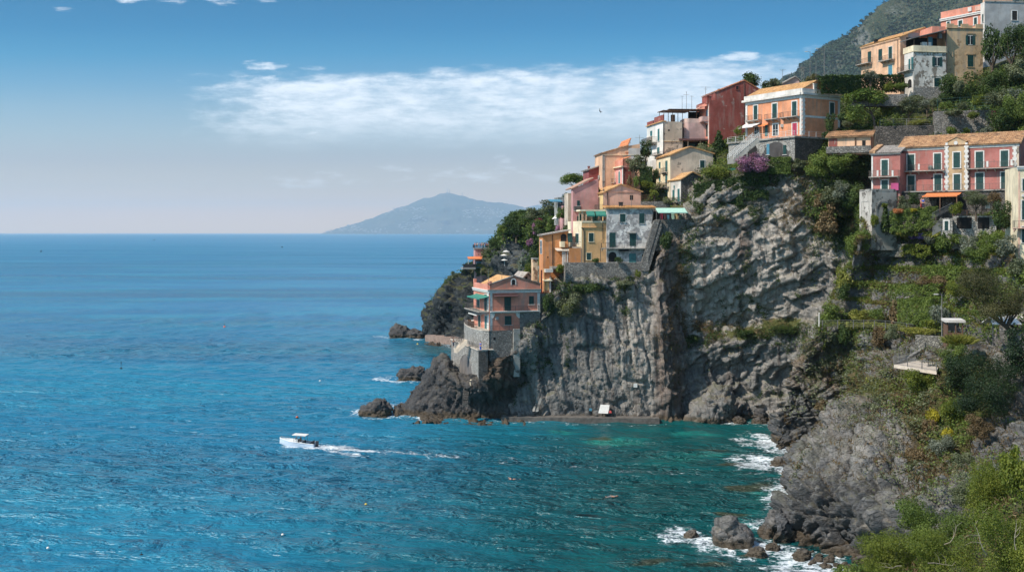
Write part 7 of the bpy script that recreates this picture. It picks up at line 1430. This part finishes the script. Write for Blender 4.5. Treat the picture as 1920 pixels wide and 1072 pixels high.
# --- terrace of the orange villa and the cliff top
B_('crown', 1408, 330, 204, 78, 50, L_MAG, 'magenta bougainvillea below the white stair of the orange villa', 'bougainvillea', 'bush'); B_('mat', 1346, 336, 209.5, 66, 26, L_LIME, 'lime vine roof over the green net beside the cream house', 'vine', 'vine')
for x, l in ((1335, 'left'), (1356, 'right')): m = MB(); q = at(x, 334, 209.3); m.tube([q, q+[0, 0, 1.9]], .09, 6); tag(m.build('vine_post', M_BARK, None, False, q), 'gnarled %s post under the lime vine roof' % l, 'post')
slab_item('green_net', 'bright green net hung between the lime vine and the bougainvillea', 'net', [at(1346, 331, 211), at(1385, 331, 211), at(1378, 315, 211), at(1350, 317, 211)], [0, .1, 0], M_TEALC)
B_('cone', 1348, 290, 223, 28, 46, L_DARK, 'dark ivy column against the foot of the dark red house', 'ivy_column', 'ivy'); B_('crown', 1384, 252, 214, 18, 20, L_LIME, 'lime potted palm at the left end of the villa terrace'); B_('bush', 1330, 296, 222, 40, 26, L_OLIVE, 'olive bush behind the ridge of the cream gable house'); B_('bush', 1316, 284, 226, 30, 20, L_OLIVE, 'pale bush right below the loggia of the mauve block')
hedge('thick dark ivy curtain over the wall right of the stone annex', at(1301, 398, 208), at(1393, 382, 205.8), 1.6, 5.2, L_DARK, 15000, .30, 'ivy_curtain', 'ivy', 1.5, .35); hedge('darker ivy fall below the bougainvillea at the cliff top', at(1396, 364, 205.4), at(1441, 362, 204.2), 1.6, 4.2, L_DARK, 7000, .30, 'ivy_curtain', 'ivy', 1.8, .4); hedge('clipped green hedge under the arches of the villa terrace', at(1441, 326, 204), at(1482, 326, 202.2), 1.6, 3.1, L_MID, 5000, .28)
B_('mat', 1425, 318, 203.5, 50, 14, L_OLIVE, 'olive creeper at the foot of the left terrace arch')
for a in (('crown', 1533, 338, 198.5, 62, 58, L_MID, 'leafy shrub hanging over the cliff right of the villa terrace'), ('crown', 1574, 336, 195, 70, 60, L_MID, 'sunlit-topped shrub below the low tiled house'), ('crown', 1612, 342, 190, 60, 64, L_DARK, 'dark shrub left of the red wing'), ('crown', 1562, 392, 196.5, 58, 58, L_OLIVE, 'olive shrub clinging to the cliff below the hanging shrubs'), ('crown', 1600, 410, 189, 66, 84, L_DARK, 'large dark shrub left of the ruined concrete block'), ('crown', 1552, 450, 198, 56, 76, L_DRY, 'dry brown shrub clinging to the cliff edge left of the dark shrub'), ('crown', 1545, 400, 199, 44, 50, L_DRY, 'brownish bush above the dry shrub on the cliff edge'), ('crown', 1578, 376, 193, 40, 44, L_GREY, 'grey green bush in the dark shrubbery left of the ruin'), ('crown', 1606, 482, 176.5, 62, 58, L_MID, 'leafy garden shrub at the left end of the fenced flower terrace'), ('crown', 1585, 560, 180, 44, 70, L_GRASS, 'tall grassy shrub down the left edge of the terraces'), ('crown', 1500, 318, 201.5, 36, 24, L_OLIVE, 'olive shrub on the crag below the terrace end wall')): B_(*a)
# --- slate cliff and village gardens
B_('crown', 1063, 602, 204.6, 64, 62, L_OLIVE, 'big pale shrub on the slate cliff below the stair house'); B_('bush', 1066, 590, 203.8, 34, 30, L_LIME, 'lime shoots on the pale shrub of the slate cliff'); B_('mat', 1098, 548, 204.6, 56, 18, L_DARK, 'dark creeper under the left half of the long retaining wall', 'creeper', 'creeper'); B_('mat', 1168, 536, 204.8, 50, 12, L_OLIVE, 'olive creeper under the right half of the long retaining wall', 'creeper', 'creeper'); B_('bush', 1050, 512, 205.4, 20, 22, L_LIME, 'yellow potted plant on the pillar under the porch terrace'); B_('mat', 1030, 590, 205, 30, 46, L_DARK, 'dark ivy down the rock right of the seaside house', 'creeper', 'creeper'); B_('bush', 1248, 474, 206, 34, 50, L_DARK, 'dark ivy hanging below the awning stall wall', 'ivy', 'ivy'); B_('bush', 1312, 408, 207.2, 36, 40, L_DARK, 'dark scrub at the lower left end of the ivy curtain')
T_('crown', 1192, 346, 219.5, 52, 60, L_OLIVE, 'sparse olive tree left of the white house', 'olive_tree', .35); T_('crown', 1211, 306, 228, 34, 46, L_DARK, 'dark tree behind the sparse olive tree', trunk_h=.2); hedge('clipped ivy cube between the olive tree and the cream house', at(1199, 347, 218.3), at(1223, 345, 218), 2.2, 3.4, L_DARK, 2600, .25); B_('bush', 1213, 352, 217.6, 34, 16, L_LIME, 'lime shrubs at the foot of the clipped ivy cube'); B_('bush', 1230, 338, 219.5, 16, 28, L_DARK, 'dark shrub against the left wall of the cream house'); B_('bush', 1181, 350, 219, 16, 26, L_DRY, 'dry shrub right of the little pink house'); B_('bush', 1193, 352, 218, 16, 28, L_MID, 'green shrub between the dry shrub and the ivy cube'); T_('crown', 1227, 380, 215.5, 22, 30, L_LIME, 'small lime tree by the rustic wooden fence', trunk_h=.3); B_('bush', 1250, 382, 215, 20, 14, L_OLIVE, 'low olive plants right of the rustic fence')
B_('bush', 1160, 492, 205.8, 20, 14, L_DARK, 'dark pot plants left of the teal door under the long balcony'); B_('bush', 1117, 493, 206.5, 22, 12, L_DARK, 'dark shrub on the wall before the ochre house'); B_('bush', 1196, 520, 205.6, 14, 18, L_LIME, 'yellow green weed at the right end of the long retaining wall'); B_('bush', 1122, 360, 219, 10, 12, L_LIME, 'potted plant on the roof of the mauve house')
# --- wooded slope behind the village, seen from far
T_('pine', 1092, 372, 243, 64, 48, L_PINE, 'flat-topped umbrella pine on the skyline left of the crimson house', 'umbrella_pine', .45, cpx=1075)
for a in ((968, 452, 316, 66, 56, L_DARK, 'big dark tree on the brow of the far headland'), (944, 446, 320, 30, 30, L_MID, 'green tree left of the big dark tree on the far headland'), (1000, 420, 310, 44, 34, L_OLIVE, 'olive-toned tree on the skyline behind the big headland tree'), (1032, 404, 300, 50, 32, L_OLIVE, 'pale olive tree below the blue awning house'), (1060, 392, 268, 24, 34, L_DARK, 'dark conifer beside the blue awning house'), (1012, 450, 300, 40, 40, L_DARK, 'dark tree right of the bougainvillea on the far slope'), (1038, 446, 275, 44, 44, L_MID, 'bright green tree above the orange loggia house'), (1024, 470, 262, 36, 34, L_DARK, 'dark tree just left of the orange loggia house')): T_('crown', *a, trunk_h=.15)
for a in ((1002, 444, 306, 14, 34, L_MAG, 'tall magenta bougainvillea on the far slope'), (994, 462, 304, 18, 18, L_MAG, 'lower magenta bougainvillea patch on the far slope'), (1046, 434, 262, 14, 16, L_MAG, 'small magenta bougainvillea beside the mauve house'), (1010, 420, 304, 18, 14, L_RED, 'crimson flowering shrub above the bougainvillea')): B_('bush', *a, 'bougainvillea', 'bush')
for a in ((918, 486, 336, 44, 22, L_OLIVE, 'olive scrub on the ridge behind the lookout house'), (905, 505, 336, 40, 16, L_DARK, 'dark scrub beside the lookout house'), (930, 464, 330, 36, 20, L_DARK, 'dark scrub climbing the ridge toward the big headland tree'), (1000, 500, 290, 36, 30, L_DARK, 'dark scrub on the slope behind the brick pier'), (978, 512, 262, 22, 34, L_GREY, 'pale feathery bush behind the outbuilding roof'), (992, 518, 240, 26, 28, L_LIME, 'lime bush left of the brick pier'), (1052, 412, 250, 30, 26, L_MID, 'green bushes at the foot of the mauve house'), (1015, 432, 300, 30, 26, L_LIME, 'lime bush between the bougainvilleas'), (853, 524, 352, 26, 18, L_OLIVE, 'olive scrub on the dark seaward crest')): B_('crown', *a)
hedge('leafy hedge in front of the low tiled house wall', at(1549, 302, 196.5)-[0, 0, .4], at(1634, 302, 193)-[0, 0, .4], 1.6, 2.2, L_MID, 5000, .28)
for l, a_, b_, h_, hg, m_ in (('creeper covering the right of the top terrace wall', (1690, 474, 168), (1745, 476, 163), 1.3, 1.0, L_LIME), ('green creeper band across the middle terraces', (1730, 520, 163), (1800, 524, 157), 1.8, 1.0, L_MID), ('creeper band above the trimmed ivy hedge', (1668, 566, 168), (1760, 560, 160), 2.2, 1.0, L_MID)): hedge(l, at(*a_), at(*b_), 1.6, h_, m_, 3200, .28, 'creeper', 'creeper', hg, .6)
# --- gardens under the long red house
hedge('billowing green creeper bank under the orange awning', at(1668, 432, 164), at(1752, 424, 159.5), 2.4, 3.0, L_MID, 9000, .24, 'creeper_bank', 'hedge', .6, .7)
for a in (('cone', 1660, 432, 165.5, 18, 50, L_DARK, 'slim ivy-clad pillar in front of the ruined block', 'ivy_column', 'ivy'), ('bush', 1659, 388, 165.5, 16, 10, L_LIME, 'lime tuft on top of the ivy-clad pillar'), ('bush', 1640, 428, 167, 20, 34, L_LIME, 'yellow green shrub left of the ivy-clad pillar'), ('crown', 1694, 398, 163.5, 34, 34, L_OLIVE, 'arching olive shrub at the left of the terrace path'), ('bush', 1684, 400, 162.5, 26, 12, L_ORG, 'orange flowers along the top of the creeper bank', 'flowers', 'flowers'), ('bush', 1713, 397, 161, 20, 9, L_YEL, 'yellow flowers along the top of the creeper bank', 'flowers', 'flowers'), ('crown', 1714, 386, 164, 34, 28, L_DARK, 'dark shrub behind the yellow flowers'), ('crown', 1790, 406, 156, 38, 32, L_LIME, 'lime shrub on the left of the pillared terrace'), ('crown', 1760, 432, 157.5, 26, 26, L_OLIVE, 'olive shrub left of the stair lodge door'), ('crown', 1878, 436, 148.5, 54, 66, L_DARK, 'big dark shrub beside the cream corner house'), ('crown', 1856, 480, 150.5, 66, 56, L_MID, 'dark shrub tumbling below the pillared terrace'), ('crown', 1888, 486, 146, 52, 52, L_GREY, 'silvery shrub left of the cream corner house base'), ('crown', 1905, 520, 144, 40, 40, L_OLIVE, 'pale olive shrub under the cream corner house'), ('bush', 1711, 448, 164.6, 18, 16, L_VIO, 'deep violet flowers at the fence of the top terrace', 'flowers', 'flowers'), ('bush', 1731, 449, 163, 32, 16, L_VIO, 'lilac flowers right of the deep violet ones', 'flowers', 'flowers'), ('bush', 1744, 458, 161.5, 28, 20, L_GREY, 'greyish seeding shrub right of the lilac flowers'), ('crown', 1772, 478, 157.5, 44, 46, L_MID, 'green shrub below the stair lodge'), ('cone', 1770, 470, 157, 16, 36, L_DARK, 'small dark cypress in front of the green shrub below the lodge', 'cypress', 'tree'), ('crown', 1815, 482, 155.5, 46, 44, L_GREY, 'grey leaved shrub in the middle of the upper terraces'), ('crown', 1800, 462, 156.5, 50, 30, L_MID, 'green shrub at the foot of the pillared terrace'), ('crown', 1835, 505, 152, 60, 50, L_MID, 'dark shrub above the holm oak'), ('crown', 1745, 548, 162, 70, 36, L_DRY, 'dry brown brambles on the third terrace'), ('crown', 1800, 560, 153, 60, 40, L_LIME, 'lime shrub beside the holm oak on the third terrace'), ('bush', 1690, 468, 168.5, 22, 14, L_LIME, 'lime weed on the upper terrace wall')): B_(*a)
T_('crown', 1830, 408, 155, 62, 54, L_OLIVE, 'olive tree shading the pillared terrace', 'olive_tree', .35); T_('crown', 1862, 404, 151, 34, 48, L_DRY, 'half bare tree right of the terrace olive tree', 'bare_tree', .4)
# --- grass growing along the lips of the garden terraces
for l, pts, h_, n_ in (('grass along the edge of the headland lawn behind the fence', ((1545, 612, 178.5), (1620, 611, 170.5), (1700, 618, 161)), .7, 3200), ('grass lip below the green creeper bank', ((1660, 438, 167.5), (1720, 440, 163), (1760, 440, 159)), .7, 1800)):
    for (a_, b_, k_) in ((0, 1, 'left part of the '), (1, 2, 'right part of the ')): hedge(k_+l, at(*pts[a_])-[0, 0, .2], at(*pts[b_])-[0, 0, .2], 1.8, h_, L_GRASS, n_//2, .34, 'grass_lip', 'grass', 0., .25)
# --- lawn level, kiosk, holm oak
T_('crown', 1904, 646, 127, 158, 150, L_OAK, 'large spreading holm oak overhanging the kiosk', 'holm_oak', .28, cpx=1868, limbs=9)
for a in (('crown', 1560, 612, 179.5, 54, 46, L_MID, 'rounded green bush by the white post at the fence end'), ('crown', 1578, 570, 178.5, 40, 46, L_DARK, 'dark bush above the rounded fence bush'), ('bush', 1540, 618, 179.5, 26, 24, L_OLIVE, 'olive tuft on the cliff edge left of the white post'), ('crown', 1610, 604, 173, 50, 28, L_GRASS, 'grassy mound on the lawn behind the fence'), ('crown', 1640, 602, 171, 40, 30, L_MID, 'green shrub right of the grassy mound'), ('tall', 1678, 606, 166, 22, 46, L_DRY, 'tall dry clump left of the ivy hedge'), ('bush', 1764, 612, 149.5, 50, 52, L_GREY, 'silvery white shrub in front of the ivy hedge'), ('bush', 1745, 616, 152, 40, 22, L_LIME, 'lime shrub at the foot of the ivy hedge'), ('crown', 1650, 655, 165.5, 40, 50, L_DRY, 'dry hanging grass clump below the fence'), ('crown', 1672, 640, 161.5, 36, 36, L_OLIVE, 'olive hanging clump under the walking person'), ('crown', 1585, 655, 173.5, 30, 60, L_DARK, 'dark green ivy streak down the headland rock'), ('crown', 1722, 748, 138.5, 64, 66, L_LIME, 'pale lime rounded shrub below the paved platform'), ('crown', 1785, 692, 133, 60, 54, L_MID, 'green shrub at the right of the paved platform'), ('tuft', 1800, 640, 135, 30, 18, L_GRASS, 'bright grass tuft at the foot of the kiosk', 'grass_tuft', 'grass'), ('crown', 1855, 800, 117, 150, 150, L_EVER, 'huge dark evergreen shrub below the holm oak'), ('crown', 1915, 730, 118, 90, 130, L_EVER, 'dark evergreen shrub at the right edge below the holm oak'), ('crown', 1800, 740, 125, 64, 90, L_EVER, 'dark green shrub on the left flank of the dark evergreens'), ('crown', 1786, 806, 124.5, 70, 70, L_LIME, 'lime yellow shrub in the middle of the near slope'), ('mat', 1748, 792, 128.5, 34, 30, L_YEL, 'yellow flowering broom left of the lime yellow shrub', 'broom', 'bush'), ('mat', 1778, 824, 123, 28, 24, L_YEL, 'smaller yellow broom below the lime yellow shrub', 'broom', 'bush'), ('crown', 1765, 862, 121.5, 60, 54, L_GREY, 'grey green rounded shrub on the near slope'), ('crown', 1838, 830, 115, 60, 60, L_DRY, 'dry brown bramble below the dark evergreens'), ('mat', 1740, 905, 120.5, 54, 44, L_DRY, 'golden dry grass clump over the crag'), ('mat', 1715, 870, 123.5, 40, 34, L_DRY, 'upper golden dry grass clump left of the grey shrub'), ('crown', 1670, 800, 144, 40, 36, L_OLIVE, 'olive scrub on the rock shoulder'), ('mat', 1612, 760, 160, 60, 20, L_DRY, 'dry grass patch on the headland ledge'), ('mat', 1650, 726, 155, 56, 26, L_GRASS, 'greener grass patch up the headland gully'), ('crown', 1540, 772, 166, 32, 26, L_DRY, 'dry shrub on the headland ledge near the cove'), ('crown', 1800, 890, 114.5, 60, 50, L_OLIVE, 'olive scrub above the foreground bushes'), ('crown', 1745, 830, 126, 50, 50, L_DRY, 'brown bramble under the yellow broom'), ('bush', 1470, 628, 206, 70, 22, L_DARK, 'dark scrub on the ledge under the right of the pale cliff'), ('bush', 1405, 640, 208, 70, 28, L_DARK, 'dark scrub on the ledge under the middle of the pale cliff'), ('bush', 1440, 640, 207, 40, 30, L_DARK, 'thick dark bush in the middle of the pale cliff ledge'), ('bush', 1300, 645, 209, 34, 24, L_DARK, 'dark scrub on the ledge beside the brown cliff')): B_(*a)
hedge('trimmed ivy hedge along the back of the headland lawn', at(1682, 607, 163.5), at(1748, 605, 155), 2., 3.6, L_MID, 8000, .24); B_('mat', 1720, 624, 156.5, 90, 12, L_GRASS, 'bright lawn strip left of the kiosk', 'grass_strip', 'grass')
# --- ground in front, near the viewer, with its bushes
F_cols = [[(1440, 1330, 52), (1440, 1215, 66), (1450, 1160, 78), (1470, 1175, 92)], [(1560, 1290, 48), (1570, 1150, 62), (1580, 1100, 74), (1600, 1130, 90)], [(1700, 1260, 44), (1700, 1120, 58), (1700, 1060, 70), (1710, 1090, 86)], [(1820, 1240, 42), (1820, 1080, 54), (1815, 1000, 66), (1810, 1030, 82)], [(1960, 1220, 40), (1960, 1040, 52), (1950, 940, 62), (1940, 960, 78)], [(2120, 1200, 38), (2120, 1010, 48), (2110, 900, 58), (2100, 910, 74)]]
patch('near_slope', F_cols, .35, disp_soft, M_SLOPE)
for a in (('bush', 1600, 1110, 68, 110, 70, L_MID, 'low green bush at the left tip of the foreground thicket'), ('crown', 1675, 1095, 64, 150, 120, L_LIME, 'feathery green bush in the foreground thicket left of centre'), ('crown', 1760, 1070, 66, 170, 150, L_MID, 'mid green bush in the middle of the foreground thicket'), ('crown', 1790, 1110, 52, 190, 120, L_LIME, 'lime green bush along the bottom edge of the thicket'), ('crown', 1870, 1000, 62, 140, 170, L_LIME, 'tall green bush in the foreground below the crag'), ('crown', 1900, 1110, 48, 200, 190, L_LIME, 'bright lime bush in the bottom right corner'), ('crown', 1925, 960, 56, 110, 150, L_LIME, 'sunlit yellow green bush at the right frame edge'), ('crown', 1720, 1000, 72, 90, 70, L_MID, 'dull green bush at the back of the foreground thicket'), ('crown', 1815, 945, 74, 80, 70, L_OLIVE, 'olive bush at the top of the foreground thicket'), ('crown', 1895, 905, 60, 56, 84, L_LIME, 'upright lime shoots standing above the thicket')): o = B_(*a, dz=.6)
rg = np.random.default_rng(77)
for i, (x, y, d, L_, q) in enumerate(((1770, 1020, 52, 1.5, .25), (1690, 1060, 58, 1.3, 2.7), (1850, 1040, 46, 1.6, 2.2), (1830, 980, 56, 1.2, .6), (1905, 1030, 45, 1.3, 1.9), (1740, 1055, 50, 1.4, .1))):
    b = at(x, y, d); m = MB(); pts = [b]
    for k in range(5): q += rg.normal()*.28; pts.append(pts[-1]+np.array([math.cos(q)*L_/5, rg.normal()*.06, math.sin(q)*L_/5]))
    m.tube(pts, [.022, .019, .016, .012, .009, .004], 5)
    for k in (2, 3): e = pts[k]; qq = q+rg.choice([-1, 1])*.8; m.tube([e, e+np.array([math.cos(qq), .1, math.sin(qq)])*L_*.22, e+np.array([math.cos(qq+.3), .1, math.sin(qq+.3)])*L_*.42], [.010, .007, .003], 4)
    tag(m.build('bare_branch', M_TWIG, None, False, b), ('long bare branch lying over the middle of the foreground thicket', 'bare branch arching at the left of the thicket', 'bare forked branch in the lower right thicket', 'bare branch under the tall green bush', 'bare branch near the right frame corner', 'low bare branch over the lime bush')[i], 'branch')
# --- uncounted undergrowth: grass, ivy and weeds rooted in the ground sheets
def scatter(name, src, n, prob, size, lift, mat, k=4, blade=False, seed=1):
    P, N, px, py = PATCH[src]; rg = np.random.default_rng(seed); w_ = np.clip(prob(P, N, px, py), 0, 1); w_ = w_*(px > 700)*(px < 1990); i = rg.choice(len(P), n, p=w_/w_.sum()); q = np.repeat(P[i], k, 0)+rg.normal(size=(n*k, 3))*[.35, .35, .18]*lift; nn = np.repeat(N[i], k, 0)
    q = q+nn*(.12+.3*rg.random((n*k, 1)))*lift
    if blade: D = np.cross(rg.normal(size=(n*k, 3)), [0, 0, 1.])+.25*rg.normal(size=(n*k, 3)); asp = .2
    else: D = nn*.6+rg.normal(size=(n*k, 3))*.6+[0, 0, .5]; asp = .6
    D /= np.linalg.norm(D, axis=1)[:, None]; V, F = leaf_quads(q, D, size, rg, asp); t_ = np.clip(.45+.32*fbm(q*.5, 3)+.18*rg.normal(size=len(q)), 0, 1)
    return tag(np_mesh(name, V, F, mat, None, dict(tint=('FACE', t_))), None, None, None, 'stuff')
patchy = lambda P, s, lo, hi: sstep(lo, hi, fbm(P*s, 3))
up_ = lambda N: sstep(.15, .6, N[:, 2])
gard = lambda px, py: sstep(655, 600, py)
scatter('terrace_undergrowth', 'headland', 17000, lambda P, N, px, py: gard(px, py)*(.25+.75*sstep(.3, .7, N[:, 2])+sstep(1690, 1760, px))*patchy(P, .13, -.25, .2), .34, 1.1, L_MID, 5, seed=1)
scatter('dark_ground_ivy', 'headland', 7000, lambda P, N, px, py: gard(px, py)*(.3+sstep(1700, 1780, px))*patchy(P+50, .15, .0, .3), .34, 1.3, L_DARK, 5, seed=2)
scatter('terrace_grass', 'headland', 20000, lambda P, N, px, py: gard(px, py)*sstep(.55, .85, N[:, 2])*patchy(P+90, .12, -.6, -.1)+.8*blob(px, py, 1660, 720, 70, 40)*patchy(P, .3, -.2, .2), .40, .8, L_GRASS, 4, True, 3)
scatter('dry_grass', 'headland', 17000, lambda P, N, px, py: (.4*gard(px, py)*patchy(P+20, .14, 0, .3)+.9*blob(px, py, 1650, 735, 60, 40)+blob(px, py, 1740, 860, 40, 70)+.6*blob(px, py, 1600, 690, 60, 50)+.6*blob(px, py, 1800, 800, 70, 90))*patchy(P, .25, -.2, .25)+.06*up_(N)*(py < 900), .48, .8, L_DRY, 4, True, 4)
scatter('headland_scrub', 'headland', 9000, lambda P, N, px, py: (blob(px, py, 1645, 730, 70, 45)+.9*blob(px, py, 1735, 850, 40, 80)+.7*blob(px, py, 1560, 660, 50, 50)+.5*blob(px, py, 1690, 800, 30, 50)+.4*blob(px, py, 1520, 740, 30, 40))*patchy(P+33, .35, -.1, .2), .30, .9, L_OLIVE, 5, seed=21)
scatter('crevice_plants', 'headland', 5000, lambda P, N, px, py: sstep(.10, .0, np.abs(fbm(P*[.16, .16, .10]+5, 3)))*(px > 1480)*(px < 1760)*sstep(1000, 880, py)*patchy(P+61, .12, -.1, .3), .24, .6, L_OLIVE, 4, seed=22)
scatter('crevice_grass', 'headland', 4000, lambda P, N, px, py: sstep(.09, .0, np.abs(fbm(P*[.14, .14, .09]+15, 3)))*(px > 1470)*(px < 1800)*sstep(960, 860, py)*patchy(P+81, .12, -.1, .3), .42, .6, L_DRY, 4, True, seed=23)
scatter('cliff_crevice_plants', 'cliff', 3500, lambda P, N, px, py: sstep(.07, .0, np.abs(fbm(P*[.12, .12, .05]+25, 3)))*(px > 960)*(px < 1560)*sstep(770, 720, py)*(py > 380)*patchy(P+44, .1, .0, .35), .24, .6, L_DARK, 4, seed=24)
scatter('near_weeds', 'headland', 6000, lambda P, N, px, py: (blob(px, py, 1780, 780, 70, 90)+.7*blob(px, py, 1700, 760, 40, 50)+.5*blob(px, py, 1840, 860, 60, 60)+.5*blob(px, py, 1600, 660, 40, 60))*patchy(P+70, .2, -.25, .2), .26, 1., L_MID, 5, seed=5)
scatter('slope_undergrowth', 'upper_slope', 16000, lambda P, N, px, py: patchy(P, .10, -.35, .15)*(px > 1180), .42, 1.3, L_MID, 5, seed=6)
scatter('slope_dark_ivy', 'upper_slope', 14000, lambda P, N, px, py: patchy(P+40, .09, -.25, .2)*(px > 1180), .42, 1.5, L_DARK, 5, seed=7)
scatter('slope_dry_grass', 'upper_slope', 6000, lambda P, N, px, py: patchy(P+70, .11, -.1, .25)*(px > 1180), .5, .9, L_GRASS, 4, True, 8)
scatter('cliff_ledge_plants', 'cliff', 9000, lambda P, N, px, py: (blob(px, py, 1420, 628, 90, 14)+.8*blob(px, py, 1330, 640, 60, 10)+blob(px, py, 1590, 420, 40, 110)+.8*blob(px, py, 1535, 420, 20, 60)+.7*blob(px, py, 1290, 470, 24, 40)+.8*blob(px, py, 1095, 540, 60, 10)+.6*blob(px, py, 1010, 610, 18, 34)+.8*blob(px, py, 1440, 345, 60, 12)+.5*blob(px, py, 930, 690, 20, 20))*patchy(P, .3, -.3, .2)+.5*sstep(500, 470, py)*(px < 1225)*patchy(P, .12, -.3, .1)+.02*up_(N)*sstep(760, 700, py), .32, 1., L_DARK, 5, seed=9)
scatter('cliff_brown_weeds', 'cliff', 5000, lambda P, N, px, py: (blob(px, py, 1340, 620, 90, 20)+.8*blob(px, py, 1270, 540, 16, 90)+.8*blob(px, py, 930, 700, 30, 40)+blob(px, py, 1500, 400, 30, 60)*.7+.5*blob(px, py, 1350, 410, 40, 20))*patchy(P, .3, -.2, .25)+.015*up_(N)*sstep(760, 700, py), .4, .9, L_DRY, 4, True, 10)
scatter('far_headland_scrub', 'far_headland', 9000, lambda P, N, px, py: sstep(500, 430, py)*patchy(P, .06, -.3, .15)+.12*up_(N)*sstep(620, 540, py)*patchy(P, .1, -.1, .2), .75, 1.8, L_DARK, 5, seed=11)
scatter('far_headland_green', 'far_headland', 4000, lambda P, N, px, py: sstep(470, 420, py)*patchy(P+30, .07, -.1, .2), .7, 1.6, L_MID, 5, seed=12)
scatter('mountain_wood', 'mountain', 26000, lambda P, N, px, py: (1-.9*blob(px, py, 1612, 78, 16, 24))*(1-.8*blob(px, py, 1690, 16, 24, 12))*(py > -80)*(py < 215)*(px > 1470)*patchy(P, .006, -.6, .0), 8.5, 9., leaf_mat('leaf_far_wood', (.018, .038, .020), (.036, .066, .030), (.085, .115, .048), .15), 3, seed=13)
scatter('near_ground_plants', 'near_slope', 16000, lambda P, N, px, py: patchy(P, .35, -.5, .0)*(py > 900), .17, .8, L_MID, 4, seed=14)
scatter('near_dry_grass', 'near_slope', 7000, lambda P, N, px, py: patchy(P+9, .4, -.2, .2)*(py > 900), .30, .7, L_DRY, 4, True, 15)
# ================================================================== rocks in the water
def rock(name, x0, x1, ytop, yw, label, seed=1, elong=(1., .9), mat=None, group=None, tilt=0., sharp=1.):
    """boulder whose waterline runs from photo column x0 to x1 on row yw and whose crest reaches ytop"""
    c = sea((x0+x1)/2, yw-1); W = (x1-x0)/FPX*c[1]; Hh = (yw-ytop)/FPX*c[1]; bm = bmesh.new(); bmesh.ops.create_icosphere(bm, subdivisions=5, radius=1); V = np.array([v.co[:] for v in bm.verts]); F = [tuple(v.index for v in f.verts) for f in bm.faces]; bm.free()
    P = V*[W/2, W/2*elong[1], Hh*1.15]; P[:, 0] += tilt*P[:, 2]; Q = P+c+seed*31.7; s_ = min(1.6, max(.35, Hh*.45)); b1, c1 = blocks(Q, (s_, s_, s_*.8), seed, .35); la, _ = layers(Q, (.5, -.2, .85), s_*.5, seed+3, 1.2, .15)
    d = s_*sharp*(.55*fbm(Q*.5/s_, 4)+.55*b1+.3*(c1-1)+.30*la); P = P+V*d[:, None]; P[:, 2] = np.where(P[:, 2] < -1.0, -1.0, P[:, 2]); k = Hh/max(.2, P[:, 2].max()); P[:, 2] = np.where(P[:, 2] > 0, P[:, 2]*k, P[:, 2])
    n = len(P); o = np_mesh(name, P+c, np.array(F), mat or M_POINT, None, {'tone': ('POINT', np.full(n, .30)), 'brown': ('POINT', np.full(n, .30)), 'green': ('POINT', np.zeros(n))}, loc=c); return tag(o, label, 'rock', group)
for a in (('rock', 676, 734, 748, 779, 'flat-topped dark rock at the seaward tip of the rocky point', 1, (1, .8), None, None, .2), ('rock', 736, 757, 757, 774, 'small dark rock between the flat rock and the rocky point', 2), ('rock', 764, 785, 733, 772, 'pointed dark rock leaning on the rocky point', 3),
          ('rock', 738, 806, 686, 714, 'long low dark rock lying off the back of the rocky point', 4, (1, .5), None, None, .3), ('rock', 728, 772, 606, 633, 'steep dark rock at the outer end of the far mole', 5), ('rock', 762, 800, 616, 634, 'lower dark rock between the outer rock and the mole', 6),
          ('rock', 1337, 1416, 967, 1022, 'large tilted wedge of layered rock in the surf', 7, (1, .8), M_HEAD, None, -.3, .55), ('rock', 1281, 1312, 993, 1010, 'small brown rock in the surf left of the tilted wedge', 8, (1, .8), M_HEAD), ('rock', 1446, 1488, 856, 872, 'brown triangular rock in the surf off the layered headland', 9, (1, .7), M_HEAD), ('rock', 1400, 1440, 1024, 1042, 'low brown rock in front of the tilted wedge', 10, (1, .8), M_HEAD), ('rock', 1437, 1462, 1017, 1031, 'little dark brown rock right of the tilted wedge', 11, (1, .8), M_HEAD), ('rock', 1487, 1520, 1027, 1046, 'brown boulder at the edge of the pebble beach', 12, (1, .8), M_HEAD), ('rock', 1426, 1475, 955, 1004, 'dark stepped block at the foot of the layered headland', 13, (1, 1), M_HEAD),
          ('rock', 960, 975, 772, 789, 'pale brown boulder beside the left end of the quay', 14, (1, .8)), ('rock', 1376, 1392, 768, 786, 'round dark boulder in the cove left of the others', 15), ('rock', 1394, 1412, 762, 786, 'larger round boulder in the cove', 16), ('rock', 1414, 1440, 766, 790, 'broad boulder in the cove beside the headland', 17), ('rock', 1372, 1400, 780, 793, 'wave-washed boulder at the front of the cove', 18), ('rock', 1408, 1438, 782, 796, 'second wave-washed boulder at the front of the cove nearer the headland', 19),
          ('rock', 1285, 1372, 716, 789, 'large rounded slab above the sea cave', 20, (1, .8), M_CLIFF, None, .25)): rock(*a)
rg = np.random.default_rng(5); n = 0
for i in range(46):
    x = rg.uniform(1518, 1600); y = rg.uniform(1026, 1066) if x > 1540 else rg.uniform(1036, 1060); w_ = rg.uniform(7, 15)
    rock('beach_boulder', x-w_/2, x+w_/2, y-w_*.55, y, 'rounded grey boulder of the small beach under the headland', 30+i % 4, (1, .9), M_HEAD, 'boulders of the small beach', 0, .5)
q = sea(1565, 1060)
